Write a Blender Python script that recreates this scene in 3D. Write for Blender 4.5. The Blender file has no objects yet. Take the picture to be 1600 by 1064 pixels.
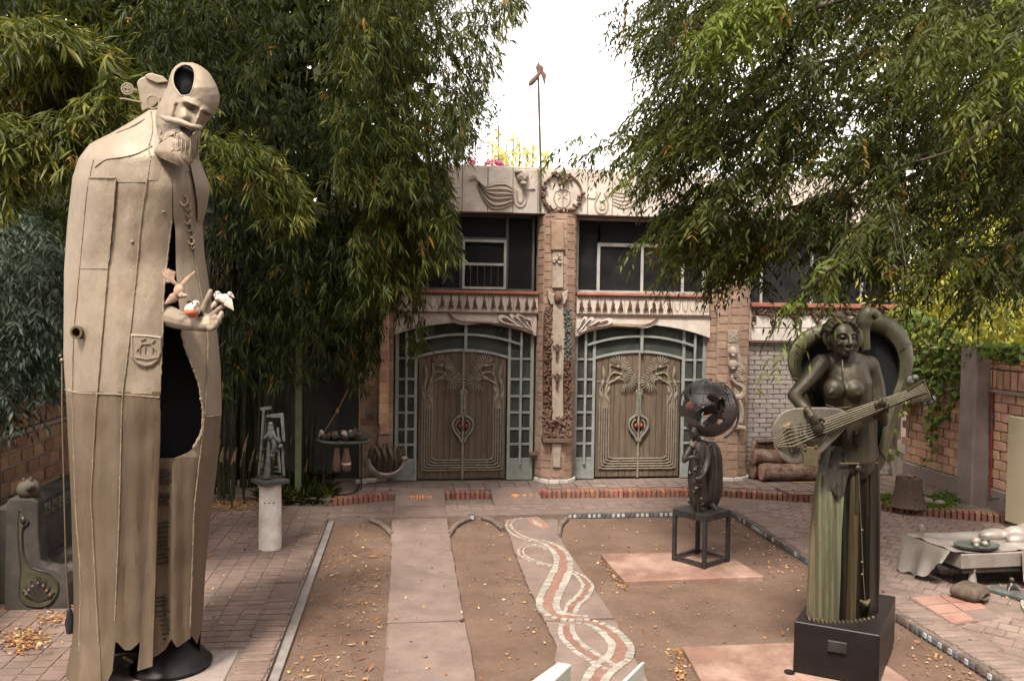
import bpy, bmesh, math, random
import numpy as np
from mathutils import Vector, Matrix, noise as mnoise
R = math.radians
random.seed(7); rng = np.random.default_rng(7)
scene = bpy.context.scene
COL = scene.collection
# ------------------------------------------------------------------ camera
FOC, CX, CY, CAMH = 1280.0, 800.0, 532.0, 3.5
def _n(v): return v / np.linalg.norm(v)
_vy = _n(np.array([(638 - CX) / FOC, (484 - CY) / FOC, 1.0]))
_hx = np.array([(1600 - CX) / FOC, (484 + .014 * 962 - CY) / FOC, 1.0])
_up = _n(np.cross(_vy, _hx)); _up = _up if _up[1] < 0 else -_up
_rt = _n(np.cross(_up, _vy)); _rt = _rt if _rt[0] > 0 else -_rt
CM = np.array([_rt, _vy, _up])
cam_d = bpy.data.cameras.new('camera'); cam = bpy.data.objects.new('camera', cam_d); COL.objects.link(cam)
cam_d.sensor_width = 36; cam_d.lens = FOC / 1600 * 36; cam_d.clip_start = .05; cam_d.clip_end = 3000
_m = Matrix.Identity(4)
for i, a in enumerate((CM @ [1, 0, 0], -(CM @ [0, 1, 0]), -(CM @ [0, 0, 1]))):
    for j in range(3): _m[j][i] = a[j]
_m[2][3] = CAMH
cam.matrix_world = _m
scene.camera = cam
# ------------------------------------------------------------------ world, sun, exposure
SUN_EL, SUN_AZ = R(57), R(207)          # azimuth clockwise from +Y (sun behind the camera, to the left)
world = bpy.data.worlds.new('World'); scene.world = world; world.use_nodes = True
wn, wl = world.node_tree.nodes, world.node_tree.links
sky_t = wn.new('ShaderNodeTexSky'); sky_t.sky_type = 'NISHITA'; sky_t.sun_disc = False
sky_t.sun_elevation = SUN_EL; sky_t.sun_rotation = SUN_AZ; sky_t.dust_density = 2; sky_t.air_density = 1; sky_t.ozone_density = 1
hsv = wn.new('ShaderNodeHueSaturation'); hsv.inputs['Saturation'].default_value = .12
tint = wn.new('ShaderNodeMix'); tint.data_type = 'RGBA'; tint.blend_type = 'MULTIPLY'; tint.inputs[0].default_value = 1
tint.inputs[7].default_value = (1.0, .94, .87, 1)
bg = wn['Background']; bg.inputs['Strength'].default_value = .15
wl.new(sky_t.outputs[0], hsv.inputs['Color']); wl.new(hsv.outputs[0], tint.inputs[6]); wl.new(tint.outputs[2], bg.inputs[0])
sun_d = bpy.data.lights.new('sun', 'SUN'); sun_d.energy = 1.8; sun_d.angle = R(10); sun_d.color = (1, .93, .82)
sun = bpy.data.objects.new('sun', sun_d); COL.objects.link(sun)
_sd = Vector((math.sin(SUN_AZ) * math.cos(SUN_EL), math.cos(SUN_AZ) * math.cos(SUN_EL), math.sin(SUN_EL)))
sun.rotation_euler = _sd.to_track_quat('Z', 'Y').to_euler(); sun.location = (-20, -20, 30)
vs = scene.view_settings; vs.view_transform = 'Standard'; vs.look = 'None'; vs.gamma = 1; vs.use_curve_mapping = False
vs.exposure = 2.1
scene.render.engine = 'CYCLES'
scene.cycles.max_bounces = 8; scene.cycles.transparent_max_bounces = 12
# ------------------------------------------------------------------ geometry helpers
def ray(px, py): return CM @ np.array([(px - CX) / FOC, (py - CY) / FOC, 1.0])
def Q(px, py, Y):
    d = ray(px, py); t = Y / d[1]; return Vector((d[0] * t, Y, CAMH + d[2] * t))
def G(px, py, z=0.0):
    d = ray(px, py); t = (z - CAMH) / d[2]; return Vector((d[0] * t, d[1] * t, z))
def proj(p):
    c = CM.T @ (np.asarray(p, float) - np.array([0, 0, CAMH])); return (CX + FOC * c[0] / c[2], CY + FOC * c[1] / c[2])
LOC = {}
def rotz(a): return Matrix.Rotation(a, 3, 'Z')
class MB:
    def __init__(s): s.v = []; s.f = []
    def add(s, vs, fs):
        o = len(s.v); s.v += [tuple(v) for v in vs]; s.f += [tuple(i + o for i in f) for f in fs]; return s
    def box(s, x0, x1, y0, y1, z0, z1, M=None, o=(0, 0, 0)):
        vs = [Vector((x, y, z)) for z in (z0, z1) for y in (y0, y1) for x in (x0, x1)]
        if M is not None: vs = [M @ v + Vector(o) for v in vs]
        return s.add(vs, [(0, 2, 3, 1), (4, 5, 7, 6), (0, 1, 5, 4), (2, 6, 7, 3), (0, 4, 6, 2), (1, 3, 7, 5)])
    def bar(s, a, b, w, d=None, up=(0, 0, 1)):
        a, b = Vector(a), Vector(b); t = (b - a); L = t.length; t.normalize(); d = d or w
        u = Vector(up)
        if abs(t.dot(u)) > .95: u = Vector((0, 1, 0))
        sd = t.cross(u).normalized(); u = sd.cross(t)
        M = Matrix((sd, t, u)).transposed()
        return s.box(-w / 2, w / 2, 0, L, -d / 2, d / 2, M, a)
    def ring_loft(s, rings, cap=True, closed=True):
        n = len(rings[0]); o = len(s.v)
        for r in rings: s.v += [tuple(p) for p in r]
        for i in range(len(rings) - 1):
            for j in range(n if closed else n - 1):
                k = (j + 1) % n
                s.f.append((o + i * n + j, o + i * n + k, o + (i + 1) * n + k, o + (i + 1) * n + j))
        if cap and closed:
            s.f.append(tuple(o + j for j in reversed(range(n)))); e = o + (len(rings) - 1) * n
            s.f.append(tuple(e + j for j in range(n)))
        return s
    def tube(s, pts, r, n=6, flat=1.0, cap=True):
        pts = [Vector(p) for p in pts]; m = len(pts)
        rr = r if isinstance(r, (list, tuple)) else [r] * m
        rings = []; u = None
        for i, p in enumerate(pts):
            t = (pts[min(i + 1, m - 1)] - pts[max(i - 1, 0)])
            if t.length < 1e-9: t = Vector((0, 0, 1))
            t.normalize()
            if u is None:
                u = t.cross(Vector((0, 1, 0)))
                if u.length < .1: u = t.cross(Vector((1, 0, 0)))
            u = (u - t * u.dot(t)).normalized(); w = t.cross(u)
            rings.append([p + (u * math.cos(2 * math.pi * k / n) + w * math.sin(2 * math.pi * k / n) * flat) * rr[i] for k in range(n)])
        return s.ring_loft(rings, cap)
    def lathe(s, prof, c, n=20, sx=1, sy=1):
        c = Vector(c)
        return s.ring_loft([[c + Vector((r * sx * math.cos(2 * math.pi * k / n), r * sy * math.sin(2 * math.pi * k / n), z)) for k in range(n)] for r, z in prof])
    def ball(s, c, r, nu=10, nv=7, M=None):
        c = Vector(c); r = Vector(r) if hasattr(r, '__len__') else Vector((r, r, r)); rings = []
        for i in range(nv + 1):
            a = -math.pi / 2 + math.pi * i / nv; ca, sa = max(math.cos(a), .02), math.sin(a)
            ring = []
            for j in range(nu):
                b = 2 * math.pi * j / nu
                p = Vector((ca * math.cos(b) * r.x, ca * math.sin(b) * r.y, sa * r.z))
                ring.append(c + (M @ p if M is not None else p))
            rings.append(ring)
        return s.ring_loft(rings)
    def prism(s, poly, fn0, fn1):
        n = len(poly); a = sum(poly[i][0] * poly[(i + 1) % n][1] - poly[(i + 1) % n][0] * poly[i][1] for i in range(n))
        if a < 0: poly = poly[::-1]
        return s.add([fn0(*p) for p in poly] + [fn1(*p) for p in poly],
                     [tuple(range(n)), tuple(range(2 * n - 1, n - 1, -1))] + [((i + 1) % n, i, n + i, n + (i + 1) % n) for i in range(n)])
    def front(s, poly, y0, y1):            # polygon in facade (x, z), extruded from y0 (front) to y1 (back)
        return s.prism(poly, lambda x, z: Vector((x, y0, z)), lambda x, z: Vector((x, y1, z)))
    def mesh(s, name, off=Vector((0, 0, 0)), smooth=False, bevel=0, seg=1, fix=True):
        me = bpy.data.meshes.new(name)
        me.from_pydata([(v[0] - off.x, v[1] - off.y, v[2] - off.z) for v in s.v], [], s.f)
        bm = bmesh.new(); bm.from_mesh(me)
        if fix: bmesh.ops.recalc_face_normals(bm, faces=bm.faces)
        if bevel:
            es = [e for e in bm.edges if len(e.link_faces) == 2 and e.calc_face_angle(0) > .6]
            bmesh.ops.bevel(bm, geom=es, offset=bevel, segments=seg, affect='EDGES', profile=.5, clamp_overlap=True)
        if smooth:
            for f in bm.faces: f.smooth = True
            for e in bm.edges:
                if len(e.link_faces) == 2 and e.calc_face_angle(0) > (smooth if smooth is not True else 1.0): e.smooth = False
        bm.to_mesh(me); bm.free()
        return me
    def build(s, name, m, parent=None, smooth=False, bevel=0, seg=1, fix=True):
        off = LOC.get(parent.name, Vector((0, 0, 0))) if parent else Vector((0, 0, 0))
        me = s.mesh(name, off, smooth, bevel, seg, fix); me.materials.append(m)
        o = bpy.data.objects.new(name, me); COL.objects.link(o)
        if parent: o.parent = parent
        LOC[o.name] = off
        return o
def mb(): return MB()
def tag(o, label=None, cat=None, group=None, kind=None):
    if label: o['label'] = label
    if cat: o['category'] = cat
    if group: o['group'] = group
    if kind: o['kind'] = kind
    return o
def root(name, loc, label, cat, group=None):
    o = bpy.data.objects.new(name, None); COL.objects.link(o); o.location = loc; o.empty_display_size = .1
    LOC[o.name] = Vector(loc); return tag(o, label, cat, group)
def structure(o): o['kind'] = 'structure'; return o
def stuff(o): o['kind'] = 'stuff'; return o
def piece(name, me, parent, loc, scale=(1, 1, 1), rot=(0, 0, 0), kind=None):
    o = bpy.data.objects.new(name, me); COL.objects.link(o); o.parent = parent
    o.location = Vector(loc) - LOC[parent.name]; o.scale = scale; o.rotation_euler = rot
    LOC[o.name] = LOC[parent.name]
    return o
def arc(cx, cz, r, a0, a1, n): return [(cx + r * math.cos(R(a0 + (a1 - a0) * i / n)), cz + r * math.sin(R(a0 + (a1 - a0) * i / n))) for i in range(n + 1)]
def smooth_path(pts, n=6):
    P = [Vector(p) if len(p) == 3 else Vector((p[0], p[1], 0)) for p in pts]; out = []
    for i in range(len(P) - 1):
        p0, p1, p2, p3 = P[max(i - 1, 0)], P[i], P[i + 1], P[min(i + 2, len(P) - 1)]
        for k in range(n):
            t = k / n
            out.append(.5 * ((2 * p1) + (p2 - p0) * t + (2 * p0 - 5 * p1 + 4 * p2 - p3) * t * t + (3 * p1 - p0 - 3 * p2 + p3) * t ** 3))
    out.append(P[-1]); return out
def lerp(a, b, t): return a + (b - a) * t
def interp(tab, y):
    if y <= tab[0][0]: return tab[0][1]
    for (a, va), (b, vb) in zip(tab, tab[1:]):
        if y <= b: return va + (vb - va) * (y - a) / (b - a)
    return tab[-1][1]
# ------------------------------------------------------------------ materials
def mat(name, col, col2=None, rough=.8, metal=0.0, var=.25, scale=6.0, bump=.3, bscale=60.0, rnd=0.0, hue=0.0, stain=None, stain_amt=.5, stain_scale=1.5, stretch=None, spec=.3, bdist=.01, speck=.1):
    m = bpy.data.materials.new(name); m.use_nodes = True
    N, L = m.node_tree.nodes, m.node_tree.links; b = N['Principled BSDF']
    b.inputs['Roughness'].default_value = rough; b.inputs['Metallic'].default_value = metal; b.inputs['Specular IOR Level'].default_value = spec
    geo = N.new('ShaderNodeNewGeometry'); src = geo.outputs['Position']
    if stretch:
        mp = N.new('ShaderNodeMapping'); mp.inputs['Scale'].default_value = stretch; L.new(src, mp.inputs[0]); srcs = mp.outputs[0]
    else: srcs = src
    def noise(sc, det=5, v=srcs, ro=.6):
        n = N.new('ShaderNodeTexNoise'); n.inputs['Scale'].default_value = sc; n.inputs['Detail'].default_value = det; n.inputs['Roughness'].default_value = ro; L.new(v, n.inputs['Vector']); return n.outputs['Fac']
    def ramp(x, a, c):
        r = N.new('ShaderNodeMapRange'); r.inputs[1].default_value = a; r.inputs[2].default_value = c; L.new(x, r.inputs[0]); return r.outputs[0]
    def mixc(f, a, c, bt='MIX'):
        x = N.new('ShaderNodeMix'); x.data_type = 'RGBA'; x.blend_type = bt
        if hasattr(f, 'links') or not isinstance(f, (int, float)): L.new(f, x.inputs[0])
        else: x.inputs[0].default_value = f
        for i, q in ((6, a), (7, c)):
            if isinstance(q, (tuple, list)): x.inputs[i].default_value = (*q[:3], 1)
            else: L.new(q, x.inputs[i])
        return x.outputs[2]
    col2 = col2 or tuple(min(c * (1 + var), 1) for c in col)
    lo = tuple(c * (1 - var) for c in col)
    c = mixc(ramp(noise(scale), .3, .7), lo, col2)
    c = mixc(ramp(noise(scale * 9, 3), .25, .75), c, mixc(.5, c, lo))
    if stain: c = mixc(N_mul(N, L, ramp(noise(stain_scale, 6, srcs, .7), .45, .68), stain_amt), c, stain)
    if speck: c = mixc(N_mul(N, L, ramp(noise(130, 2, src), .52, .7), min(1, speck * 3)), c, mixc(1.0, c, (.55, .52, .5), 'MULTIPLY'))
    if rnd or hue:
        oi = N.new('ShaderNodeObjectInfo'); h = N.new('ShaderNodeHueSaturation')
        r = N.new('ShaderNodeMapRange'); r.inputs[3].default_value = 1 - rnd; r.inputs[4].default_value = 1 + rnd; L.new(oi.outputs['Random'], r.inputs[0]); L.new(r.outputs[0], h.inputs['Value'])
        w = N.new('ShaderNodeTexWhiteNoise'); w.noise_dimensions = '1D'; L.new(oi.outputs['Random'], w.inputs['W'])
        r2 = N.new('ShaderNodeMapRange'); r2.inputs[3].default_value = .5 - hue; r2.inputs[4].default_value = .5 + hue; L.new(w.outputs['Value'], r2.inputs[0]); L.new(r2.outputs[0], h.inputs['Hue'])
        L.new(c, h.inputs['Color']); c = h.outputs[0]
    L.new(c, b.inputs['Base Color'])
    if bump:
        bp = N.new('ShaderNodeBump'); bp.inputs['Strength'].default_value = bump; bp.inputs['Distance'].default_value = bdist
        L.new(noise(bscale, 6, srcs, .65), bp.inputs['Height']); L.new(bp.outputs[0], b.inputs['Normal'])
    return m
def N_mul(N, L, a, k):
    x = N.new('ShaderNodeMath'); x.operation = 'MULTIPLY'; L.new(a, x.inputs[0]); x.inputs[1].default_value = k; return x.outputs[0]
def leafmat(name, cols, trans=.35, rough=.5):
    m = bpy.data.materials.new(name); m.use_nodes = True
    N, L = m.node_tree.nodes, m.node_tree.links; b = N['Principled BSDF']; out = N['Material Output']
    at = N.new('ShaderNodeAttribute'); at.attribute_name = 'var'
    r = N.new('ShaderNodeValToRGB'); e = r.color_ramp.elements
    while len(e) < len(cols): e.new(.5)
    for i, (p, c) in enumerate(cols): e[i].position = p; e[i].color = (*c, 1)
    L.new(at.outputs['Fac'], r.inputs[0]); L.new(r.outputs[0], b.inputs['Base Color'])
    b.inputs['Roughness'].default_value = rough; b.inputs['Specular IOR Level'].default_value = .14
    t = N.new('ShaderNodeBsdfTranslucent'); mx = N.new('ShaderNodeMixShader'); mx.inputs[0].default_value = trans
    g = N.new('ShaderNodeMix'); g.data_type = 'RGBA'; g.blend_type = 'MULTIPLY'; g.inputs[0].default_value = 1; g.inputs[7].default_value = (1.5, 1.45, .7, 1)
    L.new(r.outputs[0], g.inputs[6]); L.new(g.outputs[2], t.inputs[0])
    L.new(b.outputs[0], mx.inputs[1]); L.new(t.outputs[0], mx.inputs[2]); L.new(mx.outputs[0], out.inputs[0])
    return m
def glassmat(name, tint, refl=.12, rough=.02, dust=.25, dustc=(.12, .12, .115)):
    m = bpy.data.materials.new(name); m.use_nodes = True
    N, L = m.node_tree.nodes, m.node_tree.links; out = N['Material Output']; N.remove(N['Principled BSDF'])
    t = N.new('ShaderNodeBsdfTransparent'); t.inputs[0].default_value = (*tint, 1)
    g = N.new('ShaderNodeBsdfGlossy'); g.inputs['Roughness'].default_value = rough; g.inputs[0].default_value = (.9, .92, .95, 1)
    f = N.new('ShaderNodeLayerWeight'); f.inputs[0].default_value = refl
    mx = N.new('ShaderNodeMixShader'); L.new(f.outputs['Fresnel'], mx.inputs[0]); L.new(t.outputs[0], mx.inputs[1]); L.new(g.outputs[0], mx.inputs[2])
    d = N.new('ShaderNodeBsdfDiffuse'); d.inputs[0].default_value = (*dustc, 1); geo = N.new('ShaderNodeNewGeometry'); nz = N.new('ShaderNodeTexNoise'); nz.inputs['Scale'].default_value = 3; nz.inputs['Detail'].default_value = 6; L.new(geo.outputs['Position'], nz.inputs['Vector'])
    m2 = N.new('ShaderNodeMixShader'); L.new(N_mul(N, L, nz.outputs['Fac'], dust * 2), m2.inputs[0]); L.new(mx.outputs[0], m2.inputs[1]); L.new(d.outputs[0], m2.inputs[2]); L.new(m2.outputs[0], out.inputs[0])
    return m
M = dict(
 dirt=mat('dirt', (0.1245, 0.0741, 0.0517), (0.1743, 0.1082, 0.0758), rough=.95, var=.25, scale=1.3, bump=.8, bscale=55, stain=(.17, .115, .085), stain_amt=.7, stain_scale=.9, bdist=.03, speck=.28),
 earth=mat('earth', (.16, .11, .08), rough=.95, scale=2, bump=.8, bscale=40),
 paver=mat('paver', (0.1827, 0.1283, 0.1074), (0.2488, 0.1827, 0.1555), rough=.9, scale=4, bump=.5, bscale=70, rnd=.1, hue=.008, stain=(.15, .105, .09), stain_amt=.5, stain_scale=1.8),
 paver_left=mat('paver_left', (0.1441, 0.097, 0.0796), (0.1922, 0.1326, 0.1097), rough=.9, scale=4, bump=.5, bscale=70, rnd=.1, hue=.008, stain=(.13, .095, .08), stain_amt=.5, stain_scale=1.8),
 mortar=mat('mortar', (0.1575, 0.1162, 0.096), rough=.95, scale=10, bump=.6, bscale=90),
 slab=mat('slab', (0.1498, 0.1042, 0.0879), (0.1943, 0.137, 0.1169), rough=.9, scale=2.5, bump=.35, bscale=90, rnd=.06, stain=(.2, .15, .13), stain_amt=.5, stain_scale=2.2),
 pink=mat('pink_slab', (0.1818, 0.0965, 0.0699), (0.2168, 0.1294, 0.0979), rough=.88, scale=2, bump=.3, bscale=80, stain=(.36, .25, .2), stain_amt=.6, stain_scale=1.7),
 redbrick=mat('red_brick', (.21, .085, .06), (.3, .125, .085), rough=.9, scale=9, bump=.5, rnd=.25, hue=.012, stain=(.2, .14, .11), stain_amt=.5, stain_scale=8),
 darkbrick=mat('dark_brick', (0.1105, 0.0808, 0.068), (0.17, 0.1275, 0.1062), rough=.9, scale=9, bump=.5, rnd=.25),
 tile_blue=mat('tile_blue', (.08, .11, .15), (.13, .17, .21), rough=.35, scale=9, bump=.1, rnd=.4),
 tile_white=mat('tile_white', (.36, .4, .4), (.45, .5, .52), rough=.35, scale=9, bump=.1, rnd=.2),
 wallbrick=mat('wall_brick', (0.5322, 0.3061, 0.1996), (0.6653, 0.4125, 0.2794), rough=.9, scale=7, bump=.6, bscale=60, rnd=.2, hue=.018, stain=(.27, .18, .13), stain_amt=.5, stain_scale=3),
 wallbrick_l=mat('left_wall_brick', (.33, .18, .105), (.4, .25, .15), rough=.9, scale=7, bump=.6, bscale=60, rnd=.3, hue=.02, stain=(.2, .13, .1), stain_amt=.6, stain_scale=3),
 colbrick=mat('column_brick', (0.2962, 0.1803, 0.123), (0.3809, 0.2567, 0.1871), rough=.9, scale=7, bump=.6, bscale=60, rnd=.15, hue=.012, stain=(.28, .2, .16), stain_amt=.5, stain_scale=4),
 joint=mat('joint', (.3, .235, .195), rough=.95, scale=10, bump=.5),
 cream=mat('cream_stone', (0.5238, 0.4505, 0.3876), (0.6076, 0.5343, 0.4714), rough=.85, scale=3, bump=.35, rnd=.08, stain=(.3, .225, .18), stain_amt=.6, stain_scale=2.5),
 creamd=mat('cream_relief', (0.323, 0.255, 0.204), (0.391, 0.323, 0.2635), rough=.85, scale=12, bump=.4, bscale=50),
 terr=mat('terracotta_relief', (0.119, 0.07, 0.049), (0.182, 0.112, 0.084), rough=.85, scale=14, bump=.5, bscale=50),
 brownrel=mat('brown_relief', (0.09, 0.045, 0.03), (0.15, 0.0825, 0.0562), rough=.8, scale=14, bump=.5, bscale=50),
 redstrip=mat('red_sill', (0.304, 0.104, 0.068), (0.36, 0.152, 0.104), rough=.85, scale=5, bump=.3),
 greybrick=mat('grey_painted_brick', (.3, .255, .235), (.38, .33, .305), rough=.9, scale=6, bump=.5, rnd=.1, stain=(.22, .19, .18), stain_amt=.5, stain_scale=3),
 whitepanel=mat('white_panel', (.55, .49, .44), (.66, .6, .55), rough=.8, scale=4, bump=.2, rnd=.05, stain=(.42, .35, .3), stain_amt=.5, stain_scale=3),
 plaster=mat('plaster', (.28, .23, .2), rough=.9, scale=3, bump=.4, stain=(.18, .14, .12), stain_amt=.5),
 concrete=mat('concrete', (.24, .19, .17), (.31, .255, .23), rough=.92, scale=3, bump=.5, bscale=50, stain=(.18, .145, .13), stain_amt=.5, stain_scale=2.5),
 darkconc=mat('dark_concrete', (0.0405, 0.0342, 0.0306), (0.0621, 0.0525, 0.0459), rough=.92, scale=3, bump=.5, bscale=50, stain=(.08, .07, .06), stain_amt=.5),
 frame=mat('green_steel', (0.2128, 0.235, 0.22), (0.2912, 0.3, 0.28), rough=.6, scale=6, bump=.15, stain=(.16, .15, .12), stain_amt=.4, stain_scale=5),
 frame_dark=mat('dark_frame', (.07, .065, .065), (.1, .095, .09), rough=.6, scale=6, bump=.2),
 frame_pale=mat('pale_frame', (.3, .3, .29), (.4, .39, .37), rough=.6, scale=6, bump=.2, stain=(.2, .16, .13), stain_amt=.5, stain_scale=5),
 wood=mat('door_wood', (0.0961, 0.0683, 0.0464), (0.1537, 0.1159, 0.0811), rough=.75, scale=5, bump=.5, bscale=30, rnd=.12, stretch=(9, 9, .7), stain=(.085, .055, .035), stain_amt=.7, stain_scale=1.2),
 wooddark=mat('door_moulding', (0.1567, 0.1231, 0.0895), (0.2685, 0.2238, 0.1716), rough=.6, scale=12, bump=.4, bscale=40),
 redball=mat('red_ball', (0.119, 0.0245, 0.014), rough=.35, scale=10, bump=.1),
 darkroom=mat('room_wall', (.16, .14, .125), rough=.95, scale=3, bump=.2),
 glass=glassmat('window_glass', (.5, .52, .52), .1, .02, .13, (.1, .1, .1)), glassg=glassmat('door_glass', (.38, .42, .39), .12, .06, .4, (.1, .11, .1)),
 handle=mat('handle_metal', (.15, .145, .12), (.23, .22, .19), rough=.55, metal=.2, scale=10, bump=.3),
 clay=mat('dark_clay', (.055, .043, .033), (.09, .072, .056), rough=.8, scale=9, bump=.4),
 porch=mat('porch_wall', (.05, .042, .038), (.075, .064, .057), rough=.95, scale=2, bump=.4),
 whitepl=mat('white_plastic', (.55, .55, .53), rough=.5, scale=5, bump=.05),
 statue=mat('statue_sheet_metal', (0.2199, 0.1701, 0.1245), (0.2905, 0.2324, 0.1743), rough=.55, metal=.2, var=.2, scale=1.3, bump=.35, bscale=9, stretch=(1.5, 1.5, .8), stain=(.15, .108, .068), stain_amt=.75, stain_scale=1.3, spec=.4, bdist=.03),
 statue_low=mat('statue_darker_brown', (0.1344, 0.0994, 0.0653), (0.1832, 0.1384, 0.0962), rough=.48, metal=.35, var=.28, scale=1.3, bump=.4, bscale=9, stretch=(1.8, 1.8, .35), rnd=.1, hue=.008, stain=(.11, .074, .045), stain_amt=.75, stain_scale=1.1, spec=.4, bdist=.03),  # darker, browner version of the statue metal for the lower panels
 weld=mat('weld_bead', (.2, .15, .1), (.3, .235, .165), rough=.7, scale=40, bump=.8, bscale=120),
 black=mat('inner_black', (.012, .012, .014), rough=.9, scale=5, bump=.2),
 bronze=mat('dark_bronze', (.045, .037, .033), (.09, .075, .065), rough=.42, metal=.55, scale=8, bump=.3, bscale=45, stain=(.06, .05, .04), spec=.5),
 globe=mat('globe_metal', (.075, .068, .068), (.15, .14, .142), rough=.4, metal=.5, scale=4, bump=.35, bscale=18, stain=(.1, .06, .04), stain_amt=.4, stain_scale=4, spec=.5),
 blackmetal=mat('black_steel', (.025, .022, .022), (.05, .044, .042), rough=.5, metal=.3, scale=8, bump=.2),
 boxsteel=mat('pedestal_steel', (0.0112, 0.008, 0.0084), (0.0184, 0.0136, 0.0136), rough=.45, metal=.2, scale=3, bump=.12),
 olive=mat('olive_bronze', (0.027, 0.0205, 0.0103), (0.0459, 0.0356, 0.0184), rough=.52, metal=.4, scale=5, bump=.4, bscale=22, stain=(.028, .02, .01), stain_amt=.7, stain_scale=3, spec=.5),
 skirt=mat('patina_skirt', (0.1173, 0.1173, 0.0726), (0.1794, 0.1828, 0.1188), rough=.5, metal=.3, var=.3, scale=3, bump=.25, bscale=14, stretch=(3, 3, .2), stain=(.1, .06, .025), stain_amt=.9, stain_scale=1.6, spec=.5),
 skirtgold=mat('golden_skirt', (.055, .04, .02), (.115, .09, .047), rough=.45, metal=.35, scale=3, bump=.25, bscale=14, stretch=(3, 3, .2), stain=(.05, .028, .012), stain_amt=.9, stain_scale=1.8, spec=.5),
 skirtdark=mat('dark_skirt', (0.0077, 0.006, 0.0042), (0.0245, 0.0168, 0.0091), rough=.45, metal=.4, scale=3, bump=.3, bscale=14, stretch=(3, 3, .25), stain=(.015, .014, .014), stain_amt=.9, stain_scale=2.6),
 shawl=mat('shell_cloak', (.06, .056, .032), (.12, .115, .07), rough=.5, metal=.35, scale=4, bump=.35, bscale=25, stain=(.05, .04, .025), stain_amt=.6, stain_scale=3),
 lute=mat('lute_metal', (0.144, 0.1296, 0.1094), (0.2074, 0.1872, 0.1642), rough=.35, metal=.5, scale=3, bump=.15, bscale=30, stain=(.28, .23, .16), stain_amt=.5, stain_scale=3, spec=.5),
 lutedark=mat('lute_dark', (.06, .05, .03), (.12, .095, .06), rough=.5, metal=.5, scale=8, bump=.3),
 string=mat('string_wire', (0.175, 0.154, 0.112), rough=.4, metal=.6, scale=20, bump=0),
 brass=mat('worn_brass', (0.1352, 0.1144, 0.0624), (0.1768, 0.1508, 0.0884), rough=.4, metal=.5, scale=6, bump=.3, stain=(.15, .11, .05), stain_amt=.6, stain_scale=6),
 whiteplinth=mat('white_plinth', (0.648, 0.5832, 0.54), (0.756, 0.702, 0.6588), rough=.85, scale=4, bump=.25, stain=(.33, .25, .2), stain_amt=.7, stain_scale=2.5),
 grey_sc=mat('verdigris_metal', (.075, .082, .076), (.15, .165, .155), rough=.6, metal=.3, scale=10, bump=.4, bscale=60, stain=(.09, .07, .05), stain_amt=.5, stain_scale=6),
 postgreen=mat('green_post_paint', (.13, .165, .08), (.18, .215, .11), rough=.6, scale=5, bump=.15, stain=(.07, .06, .04), stain_amt=.4),
 bark=mat('bark', (.11, .075, .055), (.19, .135, .1), rough=.95, scale=10, bump=1, bscale=14, stretch=(5, 5, 1), bdist=.04),
 logbark=mat('log_bark', (.1, .045, .03), (.2, .11, .08), rough=.9, scale=8, bump=1, bscale=12, stain=(.24, .19, .155), stain_amt=.8, stain_scale=4, bdist=.03),
 culm=mat('bamboo_culm', (0.016, 0.0216, 0.0096), (0.04, 0.0464, 0.0192), rough=.55, scale=3, bump=.2, rnd=.4),
 sheath=mat('culm_sheath', (.26, .17, .09), (.36, .25, .14), rough=.85, scale=8, bump=.4, rnd=.2),
 branch=mat('branch_wood', (.07, .055, .04), (.12, .095, .07), rough=.9, scale=8, bump=.5),
 pipe=mat('red_pipe', (.2, .03, .03), (.26, .05, .045), rough=.45, scale=6, bump=.1),
 board=mat('beige_board', (.36, .3, .2), (.4, .335, .23), rough=.7, var=.06, scale=1.5, bump=.08),
 bedmetal=mat('bed_metal', (0.2673, 0.2376, 0.2129), (0.396, 0.3564, 0.3267), rough=.5, metal=.35, scale=3, bump=.35, bscale=22, stain=(.22, .15, .1), stain_amt=.5, stain_scale=2.5),
 rust=mat('brown_rust', (0.0768, 0.0558, 0.0396), (0.1216, 0.0918, 0.066), rough=.85, scale=12, bump=.6, bscale=60),
 mosaic_w=mat('white_marble_piece', (0.2636, 0.2309, 0.196), (0.3468, 0.31, 0.2656), rough=.6, scale=14, bump=.2, rnd=.2),
 mosaic_r=mat('red_mosaic', (0.216, 0.112, 0.084), (0.272, 0.152, 0.12), rough=.75, scale=14, bump=.3, rnd=.2),
 mosaic_o=mat('orange_mosaic', (.55, .2, .07), (.6, .3, .12), rough=.6, scale=14, bump=.2, rnd=.2),
 redtile=mat('red_floor_tile', (0.27, 0.1275, 0.0938), (0.3225, 0.1762, 0.135), rough=.8, scale=4, bump=.2, rnd=.08, stain=(.3, .22, .18), stain_amt=.5),
 birdred=mat('bird_red', (.5, .1, .04), (.55, .18, .09), rough=.5, scale=30, bump=.1),
 birdpale=mat('bird_pale', (.5, .4, .33), (.6, .5, .42), rough=.6, scale=20, bump=.2),
 birdbrown=mat('bird_brown', (.28, .17, .12), (.4, .27, .2), rough=.6, scale=20, bump=.3),
 gutter=mat('gutter_strip', (0.187, 0.1615, 0.1487), (0.2465, 0.2167, 0.204), rough=.7, scale=6, bump=.2, stain=(.24, .2, .18)),
 whitebar=mat('pale_concrete_post', (0.496, 0.472, 0.408), (0.56, 0.536, 0.48), rough=.8, scale=3, bump=.2, stain=(.4, .36, .3)),
)
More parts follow.
